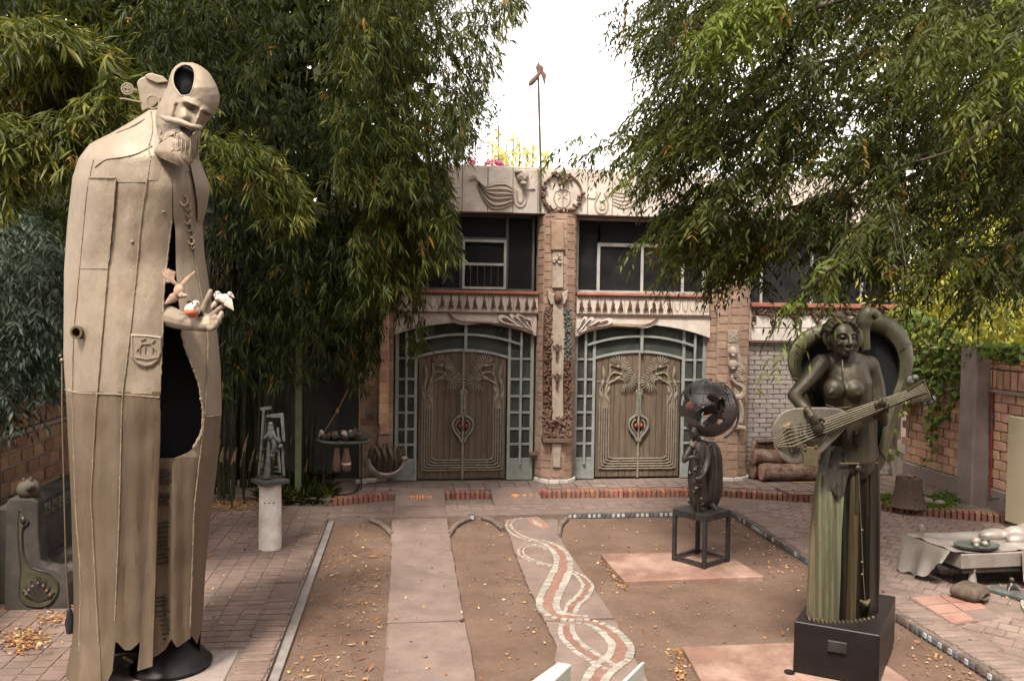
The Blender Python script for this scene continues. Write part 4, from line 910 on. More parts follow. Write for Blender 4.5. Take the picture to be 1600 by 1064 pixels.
# engraved, unreadable lines of the text plate
lines = [735, 740, 746, 751, 756, 773, 778, 784, 789, 818, 825, 832, 840, 847, 853, 860, 867, 873, 881, 934, 940, 947, 956, 963, 970, 978, 985, 992, 1000]
for y in lines:
    b = MB(); x = S_(y) + 2; xe = T_(y) - random.uniform(3, 9)
    while x < xe:
        wl = random.uniform(1.2, 3.2); b.bar(cpt(x, y - (x - S_(y)) * .12, -.046), cpt(min(x + wl, xe + .5), y - (x + wl - S_(y)) * .12, -.046), .006, .012); x += wl + .8
    if b.v: stuff(b.build('text_line', M['black'], st))
# upper shoulders, collar
panel('shoulder_plate', L_, e1(A_, 12), 172, 262, off=.004, nu=8, step=6); panel('shoulder_plate', e1(A_, 10), e1(C_, 4), 172, 285, off=.01, nu=10, step=6)
panel('collar_plate', C_, e1(S_, 8), 172, 262, off=.006, nu=8, step=6); panel('collar_plate', e1(S_, 4), R_, 172, 268, off=.004, nu=8, step=6)
panel('lapel', tabf([(250, 296), (292, 305), (320, 309), (345, 309)]), e1(R_, .5), 250, 345, off=.03, nu=5)
panel('lapel_patch', e1(A_, 1), e1(B_, 0), 278, 420, off=.02, nu=5); panel('lapel_patch', e1(C_, 1), e1(C_, 18), 244, 282, off=.016, nu=3)
def weld(pts, off=.02, r=.006, n=1.6):
    pts = [(x, y) for x, y in pts]; pp = smooth_path([Vector((x, y, 0)) for x, y in pts], 12)
    q = [cpt(p.x + random.uniform(-.4, .4), p.y, off + dent(p.x, p.y) * .8) for p in pp]
    MB().tube(q, [r * random.uniform(.6, 1.25) for _ in q], 5).build('weld_bead', M['weld'], st, smooth=True)
ya = range(280, 1061, 60)
weld([(A_(y), y) for y in range(250, 1060, 45)], .012); weld([(B_(y), y) for y in range(285, 1040, 45)], .016); weld([(C_(y), y) for y in range(250, 1000, 45)], .018)
weld([(E_(y), y) for y in range(350, 985, 45)], .012); weld([(100, 608), (125, 614), (160, 615), (200, 617), (249, 621)], .014); weld([(320, 651), (333, 650), (345, 648)], .01)
weld([(S_(y), y) for y in range(345, 610, 40)], .008, .008); weld([(T_(y), y) for y in range(520, 716, 20)], .006, .012)
weld([(148, 262), (165, 250), (190, 246), (215, 240), (238, 228)], .016); weld([(182, 208), (206, 198), (226, 186)], .014); weld([(236, 175), (238, 205), (232, 232), (236, 246)], .014)
weld([(138, 278), (181, 278)], .03, .006); weld([(181, 280), (176, 340), (170, 410)], .026, .006)
# back of the coat, and a black sheet standing in for the shade inside
def back(name, m, k, y0=174, y1=1098):
    rings = []
    for j in range(41):
        y = lerp(y0, y1, j / 40); l, r = L_(y), R_(y); c, a = (l + r) / 2, (r - l) / 2 * k; row = []
        for i in range(19):
            t = math.pi * i / 18; px = c - a * math.cos(t); ln = .22 * max(0, 1 - (y - 172) / 240); bb = a * SY / FOC * .72
            row.append(Q(px, y, SY + bb * math.sin(t) - ln))
        rings.append(row)
    return MB().ring_loft(rings, closed=False).build(name, M[m], st, smooth=True, fix=False)
back('coat_back', 'statue', .995); back('coat_shade_sheet', 'black', .97)
b = MB()
for y0, y1, dx in ((345, 520, 40), (500, 720, 45)): pass
panel('slit_shade_sheet', e1(S_, -35), e1(T_, 25), 340, 720, m='black', off=-.32, nu=6)  # black sheet behind the slit, in place of the unlit hollow
# head
HL = tabf([(98, 284), (101, 278), (105, 273), (112, 268), (120, 265), (135, 262), (150, 255), (165, 247), (180, 243), (195, 243), (210, 248), (225, 252)])
HR = tabf([(98, 300), (101, 309), (105, 316), (112, 325), (120, 331), (135, 339), (148, 343), (160, 343), (170, 340), (180, 334), (188, 327), (196, 319), (204, 314), (215, 312), (225, 311)])
HY = 7.55
def g2(x, y, cx, cy, sx, sy, an=0): c, s = math.cos(R(an)), math.sin(R(an)); u, v = (x - cx) * c + (y - cy) * s, -(x - cx) * s + (y - cy) * c; return math.exp(-(u / sx) ** 2 - (v / sy) ** 2)
def seg(x, y, a, e, w):
    t = max(0, min(1, ((x - a[0]) * (e[0] - a[0]) + (y - a[1]) * (e[1] - a[1])) / ((e[0] - a[0]) ** 2 + (e[1] - a[1]) ** 2))); return t, math.exp(-((x - a[0] - t * (e[0] - a[0])) ** 2 + (y - a[1] - t * (e[1] - a[1])) ** 2) / w ** 2)
def headoff(x, y):
    o = 0.0
    o += .035 * seg(x, y, (289, 158), (308, 166), 4.5)[1] + .03 * seg(x, y, (318, 172), (333, 180), 4)[1]     # brows
    o -= .05 * g2(x, y, 300, 172, 8, 4.5, 25) + .035 * g2(x, y, 325, 184, 5, 4, 25)                                # sockets
    o += .022 * g2(x, y, 299, 173, 5, 2.6, 25) + .016 * g2(x, y, 324, 184, 3.5, 2.2, 25)                            # lids
    t, w = seg(x, y, (314, 172), (305, 196), 4.6); o += (.03 + .075 * t) * w                                        # nose
    o += .03 * g2(x, y, 288, 183, 8, 8) + .02 * g2(x, y, 317, 194, 4, 5)                                             # cheeks
    o -= .03 * seg(x, y, (276, 165), (272, 185), 3)[1]
    return o + .004 * mnoise.noise((x * .1, y * .1, 2))
HOLE = [(276, 108), (283, 103), (291, 101.5), (299, 104), (304, 111), (305, 122), (303, 134), (299, 146), (293, 150), (283, 150), (277, 143), (272, 135), (270, 124), (272, 114)]
HOLE = [(p.x, p.y) for p in smooth_path([Vector((x, y, 0)) for x, y in HOLE + HOLE[:1]], 4)]
def headY(x, y):
    l, r = HL(y), HR(y); c, a = (l + r) / 2, (r - l) / 2 + .3; u = max(-1, min(1, (x - c) / a))
    return HY - .27 * math.sqrt(max(0, 1 - u * u)) * min(1, math.sqrt(max(.02, (y - 97)) / 40)) - headoff(x, y) * (1 - u ** 4)
hb = MB(); NY, NU = 78, 64; idx = {}
for layer in (0, 1):
    for j in range(NY + 1):
        for i in range(NU + 1):
            y = lerp(98, 216, j / NY); u = -math.cos(math.pi * i / NU); l, r = HL(y), HR(y); x = (l + r) / 2 + u * (r - l) / 2
            idx[layer, j, i] = len(hb.v); yy = headY(x, y)
            if layer: yy = min(yy + .03, HY)
            hb.v.append(tuple(Q(x, y, yy)))
cut = set()
for j in range(NY):
    for i in range(NU):
        y = lerp(98, 216, (j + .5) / NY); u = -math.cos(math.pi * (i + .5) / NU); l, r = HL(y), HR(y); x = (l + r) / 2 + u * (r - l) / 2
        if inpoly(x, y, HOLE): cut.add((j, i)); continue
        for layer in (0, 1):
            f = (idx[layer, j, i], idx[layer, j, i + 1], idx[layer, j + 1, i + 1], idx[layer, j + 1, i]); hb.f.append(f if layer else f[::-1])
hd = hb.build('head', M['statue'], st, smooth=True, fix=False)
rim = [Q(x, y, headY(x, y) + .006) for x, y in HOLE]; MB().tube(rim, .009, 7).build('hole_rim', M['statue'], hd, smooth=True)
rings = []
for j in range(21):
    y = lerp(98, 216, j / 20); l, r = HL(y), HR(y); c, a = (l + r) / 2, (r - l) / 2
    rings.append([Q(c - a * math.cos(math.pi * i / 16), y, HY + .25 * math.sin(math.pi * i / 16) * min(1, math.sqrt(max(.02, (y - 97)) / 40))) for i in range(17)])
MB().ring_loft(rings, closed=False).build('head_back', M['statue'], hd, smooth=True, fix=False)
MB().ball(Q(288, 135, HY + .06), (.13, .1, .17), 14, 10).build('head_shade_ball', M['black'], hd, smooth=True)  # black ball stands in for the shade inside the hollow head
MB().tube([Q(x, y, headY(x, y) - .012) for x, y in ((294, 161), (300, 164.5), (306, 168.5))], [.003, .008, .003], 5).build('eye_slit', M['black'], hd); MB().tube([Q(x, y, headY(x, y) - .01) for x, y in ((318, 176), (325, 178.5), (331, 180))], [.003, .007, .003], 5).build('eye_slit', M['black'], hd)
mo = MB(); limb(mo, [Q(250, 181, HY - .24), Q(262, 187, HY - .3), Q(280, 191, HY - .34), Q(298, 197, HY - .36)], [.012, .03, .034, .022]); limb(mo, [Q(301, 198, HY - .36), Q(310, 200, HY - .33), Q(315, 199, HY - .27)], [.025, .03, .015])
fuse(mo, 'moustache', M['statue'], hd, .01, 3)
MB().bar(Q(283, 199, HY - .32), Q(299, 209, HY - .33), .03, .035).build('mouth', M['black'], hd)
def bp(x, y, o=0):
    l, r = tabf([(195, 268), (215, 250), (235, 242), (256, 250), (264, 262)])(y), tabf([(195, 314), (215, 313), (235, 310), (250, 307), (264, 300)])(y); c, a = (l + r) / 2, (r - l) / 2 + .5; u = max(-1, min(1, (x - c) / a))
    return Q(x, y, 7.43 - .18 * math.sqrt(max(0, 1 - u * u)) - o - .02 * mnoise.noise((x * .12, y * .05, 7)) - .006 * math.sin(x * .9 + y * .1))
def plate(poly, o, name='beard_plate'):
    c = (sum(p[0] for p in poly) / len(poly), sum(p[1] for p in poly) / len(poly)); rings = []
    pp = [(p.x, p.y) for p in smooth_path([Vector((x, y, 0)) for x, y in poly + poly[:1]], 3)][:-1]
    for k, oo in ((1, -.03), (1, o), (.85, o + .012), (.55, o + .022), (.2, o + .026)): rings.append([bp(c[0] + (x - c[0]) * k, c[1] + (y - c[1]) * k, oo) for x, y in pp])
    MB().ring_loft(rings).build(name, M['statue'], hd, smooth=.6)
plate([(252, 188), (262, 191), (259, 205), (252, 217), (246, 208)], .0); plate([(262, 190), (284, 198), (281, 207), (268, 215), (252, 220), (259, 205)], .015)
plate([(282, 203), (300, 209), (313, 200), (312, 222), (307, 245), (294, 252), (282, 240), (268, 225), (268, 216)], .02); plate([(266, 214), (284, 222), (300, 236), (302, 252), (288, 260), (262, 252), (241, 240), (248, 226)], .035)
for k in range(13):
    x = 272 + k * 3.1; y0_ = 212 + (k - 6) * .6; MB().tube([bp(x + 1, y0_, .034), bp(x + random.uniform(-1, 1), y0_ + 16, .052), bp(x - 1.5, y0_ + 34, .046)], [.003, .0075, .003], 5).build('beard_strand', M['statue'], hd, smooth=True)
def bseam(pts): MB().tube([bp(x, y, .03) for x, y in pts], .006, 5).build('weld_bead', M['weld'], hd, smooth=True)
bseam([(262, 191), (259, 205), (251, 220), (242, 239)]); bseam([(259, 205), (268, 215), (283, 222)]); bseam([(241, 240), (256, 247), (266, 252), (280, 258), (302, 253)])
# pack behind the neck with wheel
MB().prism([(214, 130), (217, 124), (228, 119), (262, 128), (270, 140), (240, 168), (222, 175)], lambda x, y: Q(x, y, 8.0), lambda x, y: Q(x, y, 8.25)).build('back_box', M['statue'], st, bevel=.012)
MB().prism([(226, 118), (236, 114), (255, 120), (264, 129), (245, 131), (229, 124)], lambda x, y: Q(x, y, 7.97), lambda x, y: Q(x, y, 8.2)).build('box_lid', M['statue'], st, bevel=.01)
b = MB()
for r in (.05, .03): b.tube([Q(199, 139.5, 8.0) + Vector((r * math.cos(a), 0, r * math.sin(a))) for a in [2 * math.pi * k / 20 for k in range(21)]], .008, 6)
b.tube([Q(192, 137, 8), Q(214, 141, 8)], .008, 6); b.tube([Q(199, 132, 8), Q(199, 147, 8)], .006, 6); b.build('wheel', M['statue'], st, smooth=True)
MB().tube([Q(187, 155, 8), Q(193, 154.5, 8), Q(220, 160, 8)], .008, 6).build('rod', M['statue'], st, smooth=True)
MB().tube([Q(239, 160, 7.95) + Vector((.055 * math.cos(a), 0, .06 * math.sin(a))) for a in [2 * math.pi * k / 20 for k in range(21)]], .009, 6).build('ring', M['statue'], st, smooth=True)
# breast chain of rings, badge, pipe, bolts
for (x, y, r) in ((288, 314, 7), (293, 323, 6), (295, 334, 5.5), (293, 345, 5), (296, 356, 5.5), (300, 367, 5), (299, 377, 5.5), (301, 385, 4)):
    rr = r * 7.3 / FOC; c = cpt(x, y, .03); MB().tube([c + Vector((rr * .75 * math.cos(a), .006 * math.sin(3 * a), rr * math.sin(a))) for a in [2 * math.pi * k / 14 for k in range(15)]], .0085, 6).build('chain_ring', M['weld'], st, smooth=True)
def badge(k, o): return [(228 + (x - 228) * k, 546 + (y - 546) * k, o) for x, y in ((204, 522), (228, 523), (252, 526), (252, 550), (247, 563), (238, 571), (226, 573), (214, 568), (205, 557))]
bd = MB().ring_loft([[cpt(x, y, o) for x, y, o in badge(k, o)] for k, o in ((1.02, .0), (1, .03), (.9, .034), (.86, .026), (.3, .026))]).build('badge', M['statue'], st)

for pts in (((213, 548), (222, 538), (236, 537), (243, 547)), ((222, 538), (220, 531), (228, 529)), ((236, 537), (242, 530)), ((218, 552), (219, 543)), ((238, 551), (238, 541)), ((226, 551), (227, 541))): MB().tube([cpt(x, y, .034) for x, y in pts], .005, 5).build('badge_relief', M['statue'], bd, smooth=True)
MB().tube([cpt(x, y, .036) for x, y in ((210, 558), (228, 561), (246, 558))], .005, 5).build('badge_relief', M['weld'], bd, smooth=True)
b = MB(); c = cpt(125, 519, 0); b.ring_loft([[c + Vector((r * math.cos(a), yy, r * math.sin(a) * 1.15)) for a in [2 * math.pi * k / 16 for k in range(16)]] for r, yy in ((.05, .03), (.05, -.09), (.034, -.09), (.032, .02))], cap=False); b.build('pipe_stub', M['brass'], st, smooth=.6)
for x, y in ((207, 378), (256, 331)): MB().ball(cpt(x, y, .012), .016, 8, 6).build('bolt', M['weld'], st, smooth=True)
pp = [Q(x, y, SY - .05) for x, y in ((97, 563), (97, 640), (100, 760), (103, 880), (109, 972))]
MB().tube(pp, .008, 6).build('side_rod', M['statue_low'], st, smooth=True); b = MB().ball(pp[0], .022, 8, 6); b.ball(pp[0] + Vector((-.015, 0, .04)), .015, 8, 6); b.build('rod_knob', M['brass'], st, smooth=True)
MB().tube([pp[-1] + Vector((0, 0, .12)), pp[-1], pp[-1] - Vector((0, 0, .1))], [.02, .045, .03], 8).build('rod_tip', M['black'], st, smooth=True)
# round base
bc = G(268, 1040, .09); MB().lathe([(.36, 0), (.37, .04), (.33, .07), (.3, .12), (.2, .24), (.15, .34), (.14, .6)], bc, 28).build('base', M['boxsteel'], st, smooth=.6)
rg = G(315, 1036, .12); MB().tube([rg + Vector((.045 * math.cos(a), .045 * math.sin(a), .03)) for a in [2 * math.pi * k / 14 for k in range(15)]], .014, 6).build('base_eye', M['boxsteel'], st, smooth=True)
MB().bar(Q(193, 1026, 7.6), Q(206, 1034, 7.7), .02).build('inner_bolt', M['brass'], st)
# forearm and open hand
def hand_fuse(name, m, parent, wrist, fingers, palm, vox=.007):
    b = MB(); limb(b, *wrist)
    for pts, rs in palm: limb(b, pts, rs)
    for pts, rs in fingers: limb(b, pts, rs, 8)
    return fuse(b, name, m, parent, vox, 4)
q = Q
hand_fuse('arm', M['statue'], st, ([q(246, 491, 7.9), q(262, 494, 7.62), q(286, 502, 7.28), q(309, 507, 7.15)], [.105, .1, .075, .055]),
  [([q(316, 489, 7.14), q(321, 476, 7.13), q(325, 466, 7.12), q(329, 455, 7.12)], [.036, .028, .026, .02]), ([q(328, 496, 7.12), q(337, 489, 7.08), q(344, 482, 7.06), q(350, 477, 7.06)], [.034, .028, .025, .02]),
   ([q(330, 501, 7.1), q(338, 498, 7.04), q(345, 494, 7.0), q(346, 489, 7.0)], [.034, .028, .026, .02]), ([q(328, 507, 7.08), q(336, 506, 7.02), q(342, 502, 6.98), q(342, 497, 6.97)], [.033, .027, .025, .02]), ([q(325, 512, 7.08), q(331, 513, 7.02), q(337, 510, 6.98), q(338, 505, 6.97)], [.03, .025, .022, .018])],
  [([q(309, 506, 7.14), q(320, 502, 7.12), q(329, 500, 7.11)], [.055, .06, .045]), ([q(312, 509, 7.12), q(322, 509, 7.08), q(328, 507, 7.08)], [.05, .05, .038]), ([q(310, 502, 7.15), q(316, 493, 7.14)], [.05, .036])])
# birds
def bird(name, label, body, head, beak, tail, wings, m1, m2, legs=(), belly=None, group=None, eye=True):
    t = root(name, body[0], label, 'bird sculpture', group); b = MB(); c, r, Mx = body; b.ball(c, r, 14, 10, Mx); b.ball(head[0], head[1], 12, 9); limb(b, [c, head[0]], [min(r) * .75, head[1] * .8])
    fuse(b, 'body', M[m1], t, .006, 3)
    MB().tube(beak, [.014, .01, .002], 6).build('beak', M['birdpale'], t, smooth=True)
    if eye:
        for s in (-1, 1): MB().ball(head[0] + Vector((s * head[1] * .55, -head[1] * .75, head[1] * .25)), head[1] * .22, 8, 6).build('eye', M['black'], t, smooth=True)
    for w in wings: MB().tube(w[0], w[1], 8, .3).build('wing', M[m2], t, smooth=True)
    if tail: MB().tube(tail[0], tail[1], 8, .35).build('tail', M[m2], t, smooth=True)
    for l in legs: MB().tube(l, .004, 5).build('leg', M['birdbrown'], t)
    if belly: MB().ball(belly[0], belly[1], 12, 8).build('breast', M['birdred'], t, smooth=True)
    return t
Yb = 7.06
bird('perched_bird', 'plump red breasted bird sculpture sitting in the palm of the tall statue', (q(301, 484, Yb), (.066, .07, .058), None), (q(306, 475.5, Yb - .02), .034), [q(304, 477, Yb - .05), q(303, 479, Yb - .065), q(302.5, 481, Yb - .07)],
     ([q(309, 488, Yb + .02), q(314, 491, Yb + .03), q(318, 494, Yb + .03)], [.03, .022, .004]), [([q(293, 479, Yb + .02), q(297, 474, Yb), q(300, 473, Yb)], [.01, .03, .01])], 'birdpale', 'bird_dark' if 'bird_dark' in M else 'black',
     [[q(297 + k * 2.4, 492, Yb), q(296 + k * 2.6, 497, Yb - .03)] for k in range(4)], (q(300, 487, Yb - .012), (.06, .064, .046)))
bird('dove', 'pale dove sculpture facing left perched on the fingertips of the tall statue', (q(345, 466, Yb), (.05, .06, .036), None), (q(340, 459, Yb - .02), .024), [q(337, 460, Yb - .03), q(335.5, 462, Yb - .035), q(335, 464.5, Yb - .04)],
     ([q(338, 472, Yb), q(334, 477, Yb), q(330, 481, Yb + .02)], [.02, .02, .006]), [([q(342, 462, Yb - .04), q(348, 467, Yb - .06), q(354, 476, Yb - .05)], [.01, .028, .004])], 'birdpale', 'birdpale', [[q(345, 471, Yb), q(346, 478, Yb)]])
bird('dove', 'pale right facing dove sculpture with a long wing, on the tall statue fingertips', (q(353, 466, Yb + .03), (.045, .06, .036), None), (q(359, 460, Yb), .024), [q(362, 461.5, Yb - .01), q(364, 464, Yb - .015), q(366, 466, Yb - .02)],
     None, [([q(348, 461, Yb - .03), q(356, 472, Yb - .05), q(365, 485, Yb - .05)], [.016, .04, .003])], 'birdpale', 'birdpale', [[q(352, 471, Yb), q(349, 478, Yb)]])
wf = [([q(276, 445, Yb), q(268, 438, Yb), q(x, y, Yb)], [.012, .02, .012]) for x, y in ((251, 425), (256, 421), (262, 420), (267, 422), (273, 424), (254, 430), (260, 440))]
bird('flying_bird', 'brown bird sculpture with spread feathers landing beside the statue coat slit', (q(280, 455, Yb), (.045, .04, .06), None), (q(284, 462, Yb - .02), .026), [q(287, 462, Yb - .03), q(290, 461.5, Yb - .03), q(293, 461, Yb - .03)],
     ([q(280, 460, Yb), q(270, 466, Yb), q(258, 475, Yb + .05)], [.03, .04, .008]), wf + [([q(282, 447, Yb), q(292, 437, Yb), q(305, 424, Yb)], [.014, .02, .006])], 'birdbrown', 'birdbrown', [[q(284, 466, Yb), q(292, 464, Yb - .02)]], eye=False)
# ------------------------------------------------------------------ lute player on a steel box
LY = 7.55
A = Q(1241, 970, 7.38); zt_ = A.z; B = G(1375, 992.5, zt_); Cc = G(1386, 965, zt_); Cc = B + (Cc - B) * 2.4; Dd = A + (Cc - B)
px = root('pedestal_box', ((A.x + Cc.x) / 2, (A.y + Cc.y) / 2, .06), 'dark brown steel box pedestal with a small plaque under the lute player', 'pedestal')
MB().prism([(p.x, p.y) for p in (A, B, Cc, Dd)], lambda x, y: Vector((x, y, .07)), lambda x, y: Vector((x, y, zt_))).build('box', M['boxsteel'], px, bevel=.008)
fd = (B - A).normalized(); fn = Vector((fd.y, -fd.x, 0)); pc = A + fd * (.52 * (B - A).length) + Vector((0, 0, -.17))
MB().box(-.085, .085, -.03, .0, -.052, .052, Matrix((fd, -fn, Vector((0, 0, 1)))).transposed(), pc + fn * .0).build('plaque', M['blackmetal'], px, bevel=.004)
fo_ = MB()
for p, s in ((A, -1), (B, 1)): fo_ = MB().lathe([(.05, 0), (.05, .015), (.02, .02)], (p.x + s * .01 - .03, p.y - .01, .06), 12); fo_.build('foot', M['boxsteel'], px)
ls = root('lute_player_statue', ((A.x + Cc.x) / 2, (A.y + Cc.y) / 2, zt_), 'greenish bronze statue of a woman in a long skirt with a shell behind her', 'statue')
KL = tabf([(648, 1293), (695, 1292), (715, 1287), (735, 1279), (760, 1274), (831, 1266), (938, 1262), (975, 1260)])
KR = tabf([(648, 1371), (695, 1371), (715, 1374), (760, 1375), (801, 1376), (892, 1375), (975, 1372)])
def kpt(x, y, off=0.0, k=.62):
    l, r = KL(y), KR(y); c, a = (l + r) / 2, (r - l) / 2 + .3; u = max(-1, min(1, (x - c) / a)); return Q(x, y, LY - a * LY / FOC * k * math.sqrt(max(0, 1 - u * u)) - off)
def fold(x, y): return .026 * math.sin(x * .33 + .5 * math.sin(y * .012)) * min(1, (y - 690) / 120) + .01 * mnoise.noise((x * .22, y * .006, 4))
def kpanel(name, x0, x1, m, y0=700, y1=970, extra=0.0, nu=16):
    rings = []
    for j in range(31):
        v = j / 30; row = []
        for i in range(nu + 1):
            u = lerp(x0, x1, i / nu); y = lerp(y0, y1, v) + (7 * math.sin((u + 1) / 2 * math.pi) if v > .9 else 0) * 1.0; l, r = KL(y), KR(y); x = (l + r) / 2 + u * (r - l) / 2
            row.append((x, y, fold(x, y) + extra))
        rings.append([kpt(x, y, o) for x, y, o in row] + [kpt(x, y, o) + Vector((0, .02, 0)) for x, y, o in reversed(row)])
    return MB().ring_loft(rings).build(name, M[m], ls, smooth=.9)
kpanel('skirt_panel', -1, -.56, 'skirt'); kpanel('skirt_panel', -.58, -.3, 'skirt', extra=.006, nu=8); kpanel('skirt_panel', -.34, -.1, 'skirt', extra=.018, nu=10); kpanel('skirt_panel', -.12, .12, 'skirtdark', extra=.0, nu=8); kpanel('skirt_panel', .1, .36, 'skirtgold', extra=.014); kpanel('skirt_panel', .34, .72, 'skirtdark', extra=-.005); kpanel('skirt_panel', .7, .86, 'skirtdark', extra=.01, nu=6); kpanel('skirt_panel', .84, 1, 'skirtdark', extra=.0)
kpanel('waist_wrap', -1, 1, 'skirtdark', y0=650, y1=716, extra=.045)
rings = []
for j in range(14):
    y = lerp(700, 972, j / 13); l, r = KL(y), KR(y); c, a = (l + r) / 2, (r - l) / 2; rings.append([Q(c - a * math.cos(math.pi * i / 12), y, LY + a * LY / FOC * .6 * math.sin(math.pi * i / 12)) for i in range(13)])
MB().ring_loft(rings, closed=False).build('skirt_back', M['skirtdark'], ls, smooth=True, fix=False)
# ruffled hem
hm = []
for k in range(121):
    u = -1 + 2 * k / 120; y = 966 + 9 * math.sin((u + 1) / 2 * math.pi); l, r = KL(y), KR(y); x = (l + r) / 2 + u * (r - l) / 2 * 1.03
    hm.append(kpt(x, y + 4.5 * math.sin(k * .9), .045 + .02 * math.cos(k * .9)))
MB().tube(hm, .017, 5).build('ruffled_hem', M['lutedark'], ls, smooth=True)
# dark apron over the hip, straps, chains
apr = []
ax0 = tabf([(695, 1290), (730, 1276), (758, 1296), (775, 1306)]); ax1 = tabf([(695, 1345), (720, 1335), (745, 1325), (775, 1318)])
for j in range(13):
    y = lerp(697, 774, j / 12); row = [(lerp(ax0(y), ax1(y), i / 10), y) for i in range(11)]
    apr.append([kpt(x, y, .05 + .01 * math.sin(x * .7)) for x, y in row] + [kpt(x, y, .035) for x, y in reversed(row)])
MB().ring_loft(apr).build('apron', M['black'] if False else M['bronze'], ls, smooth=.9)
MB().tube([kpt(1312, 724, .09), kpt(1340, 724, .09), kpt(1372, 723, .07)], .009, 6).build('cross_bar', M['brass'], ls, smooth=True)
MB().bar(kpt(1335, 672, .1), kpt(1341, 722, .07), .03, .012).build('strap', M['skirtdark'], ls); MB().bar(kpt(1341, 722, .07), kpt(1338, 800, .05), .034, .012).build('strap', M['olive'], ls)
MB().tube(smooth_path([kpt(1341, 735, .08), kpt(1346, 830, .05), kpt(1349, 900, .05), kpt(1352, 938, .06)], 6), .004, 5).build('chain', M['string'], ls)
for y in (828, 878, 897): MB().ball(kpt(1347, y, .055), .012, 8, 6).build('chain_bead', M['brass'], ls, smooth=True)
MB().tube([kpt(1345, 938, .06), kpt(1352, 944, .07), kpt(1359, 937, .06)], [.012, .03, .012], 7).build('chain_charm', M['brass'], ls, smooth=True)
for (x, y) in ((1336, 676), (1341, 731)): MB().ball(kpt(x, y, .09), (.03, .02, .03), 10, 7).build('buckle', M['bronze'], ls, smooth=True)
# body: one continuous figure
b = MB(); P_ = lambda x, y, o=0.0: Q(x, y, LY - o)
limb(b, [P_(1325, 715, .0), P_(1327, 675, .02), P_(1326, 640, .02), P_(1322, 600, .02), P_(1320, 575, .0)], [.26, .225, .215, .24, .2], 16)
limb(b, [P_(1291, 572, 0), P_(1320, 568, .0), P_(1352, 574, 0)], [.11, .15, .11], 12)
limb(b, [P_(1318, 570, .02), P_(1316, 548, .06)], [.085, .075])
b.ball(P_(1303, 608, .2), (.1, .1, .11), 14, 10); b.ball(P_(1333, 610, .2), (.1, .1, .105), 14, 10); b.ball(P_(1297, 613, .29), .022, 8, 6); b.ball(P_(1341, 616, .29), .02, 8, 6)
limb(b, [P_(1284, 568, .02), P_(1263, 594, .08), P_(1240, 618, .14)], [.095, .085, .062]); limb(b, [P_(1240, 618, .14), P_(1252, 632, .26), P_(1266, 645, .36)], [.062, .06, .042])
limb(b, [P_(1358, 570, 0), P_(1368, 602, .02), P_(1374, 638, .08)], [.095, .085, .07]); limb(b, [P_(1374, 638, .08), P_(1380, 652, .2), P_(1378, 650, .3)], [.07, .055, .045])
fuse(b, 'body', M['olive'], ls, .013, 5)
hand_fuse('strumming_hand', M['olive'], ls, ([P_(1262, 641, 0.425), P_(1268, 648, 0.455)], [.04, .036]), [([P_(1276, 657, 0.475), P_(1283, 662, 0.485), P_(1286, 666, 0.475)], [.02, .016, .012]), ([P_(1275, 660, 0.485), P_(1281, 668, 0.495), P_(1286, 674, 0.475)], [.02, .017, .012]), ([P_(1273, 662, 0.485), P_(1278, 671, 0.495), P_(1283, 677, 0.475)], [.02, .016, .012]), ([P_(1271, 663, 0.475), P_(1274, 672, 0.485), P_(1278, 678, 0.475)], [.018, .014, .011]), ([P_(1274, 652, 0.475), P_(1283, 654, 0.495), P_(1288, 658, 0.495)], [.018, .015, .012])], [([P_(1268, 650, 0.465), P_(1273, 658, 0.475)], [.042, .04])], .006)
hand_fuse('fretting_hand', M['olive'], ls, ([P_(1380, 660, .28), P_(1379, 652, .32)], [.045, .042]), [([P_(1371, 645, .36), P_(1369, 637, .44), P_(1369, 629, .45), P_(1371, 625, .42)], [.02, .019, .017, .013]), ([P_(1376, 643, .36), P_(1375, 633, .45), P_(1375, 625, .46), P_(1377, 621, .43)], [.02, .019, .017, .013]), ([P_(1381, 643, .36), P_(1382, 633, .45), P_(1382, 626, .46), P_(1384, 622, .43)], [.02, .018, .016, .012]), ([P_(1386, 645, .35), P_(1387, 637, .43), P_(1388, 630, .44), P_(1389, 627, .42)], [.017, .015, .013, .01]), ([P_(1373, 655, .34), P_(1367, 650, .36), P_(1365, 643, .37)], [.02, .018, .014])], [([P_(1379, 655, .33), P_(1378, 646, .36)], [.05, .05])], .006)
# head with stylised grooved face
hc = P_(1314, 531, .12); b = MB(); b.ball(hc + Vector((0, .02, .03)), (.125, .15, .16), 18, 14); b.ball(hc + Vector((0, -.05, -.05)), (.1, .1, .12), 14, 10); b.ball(hc + Vector((0, -.1, -.12)), (.05, .05, .045), 10, 8)
limb(b, [hc + Vector((0, -.155, .05)), hc + Vector((0, -.185, -.03))], [.014, .026]); b.ball(hc + Vector((-.022, -.165, -.04)), .016, 8, 6); b.ball(hc + Vector((.022, -.165, -.04)), .016, 8, 6)
for s in (-1, 1):
    limb(b, [hc + Vector((s * .025, -.145, .06)), hc + Vector((s * .06, -.135, .072)), hc + Vector((s * .095, -.1, .05))], [.012, .014, .008]); b.ball(hc + Vector((s * .05, -.125, .032)), (.03, .022, .018), 10, 7); b.ball(hc + Vector((s * .06, -.11, -.03)), (.04, .03, .035), 10, 8)
    b.ball(hc + Vector((s * .128, .0, .0)), (.016, .03, .045), 8, 6)
limb(b, [hc + Vector((-.035, -.15, -.085)), hc + Vector((0, -.165, -.082)), hc + Vector((.035, -.15, -.085))], [.006, .012, .006]); limb(b, [hc + Vector((-.028, -.15, -.102)), hc + Vector((0, -.162, -.104)), hc + Vector((.028, -.15, -.102))], [.006, .012, .006])
hd2 = fuse(b, 'head', M['olive'], ls, .008, 3)
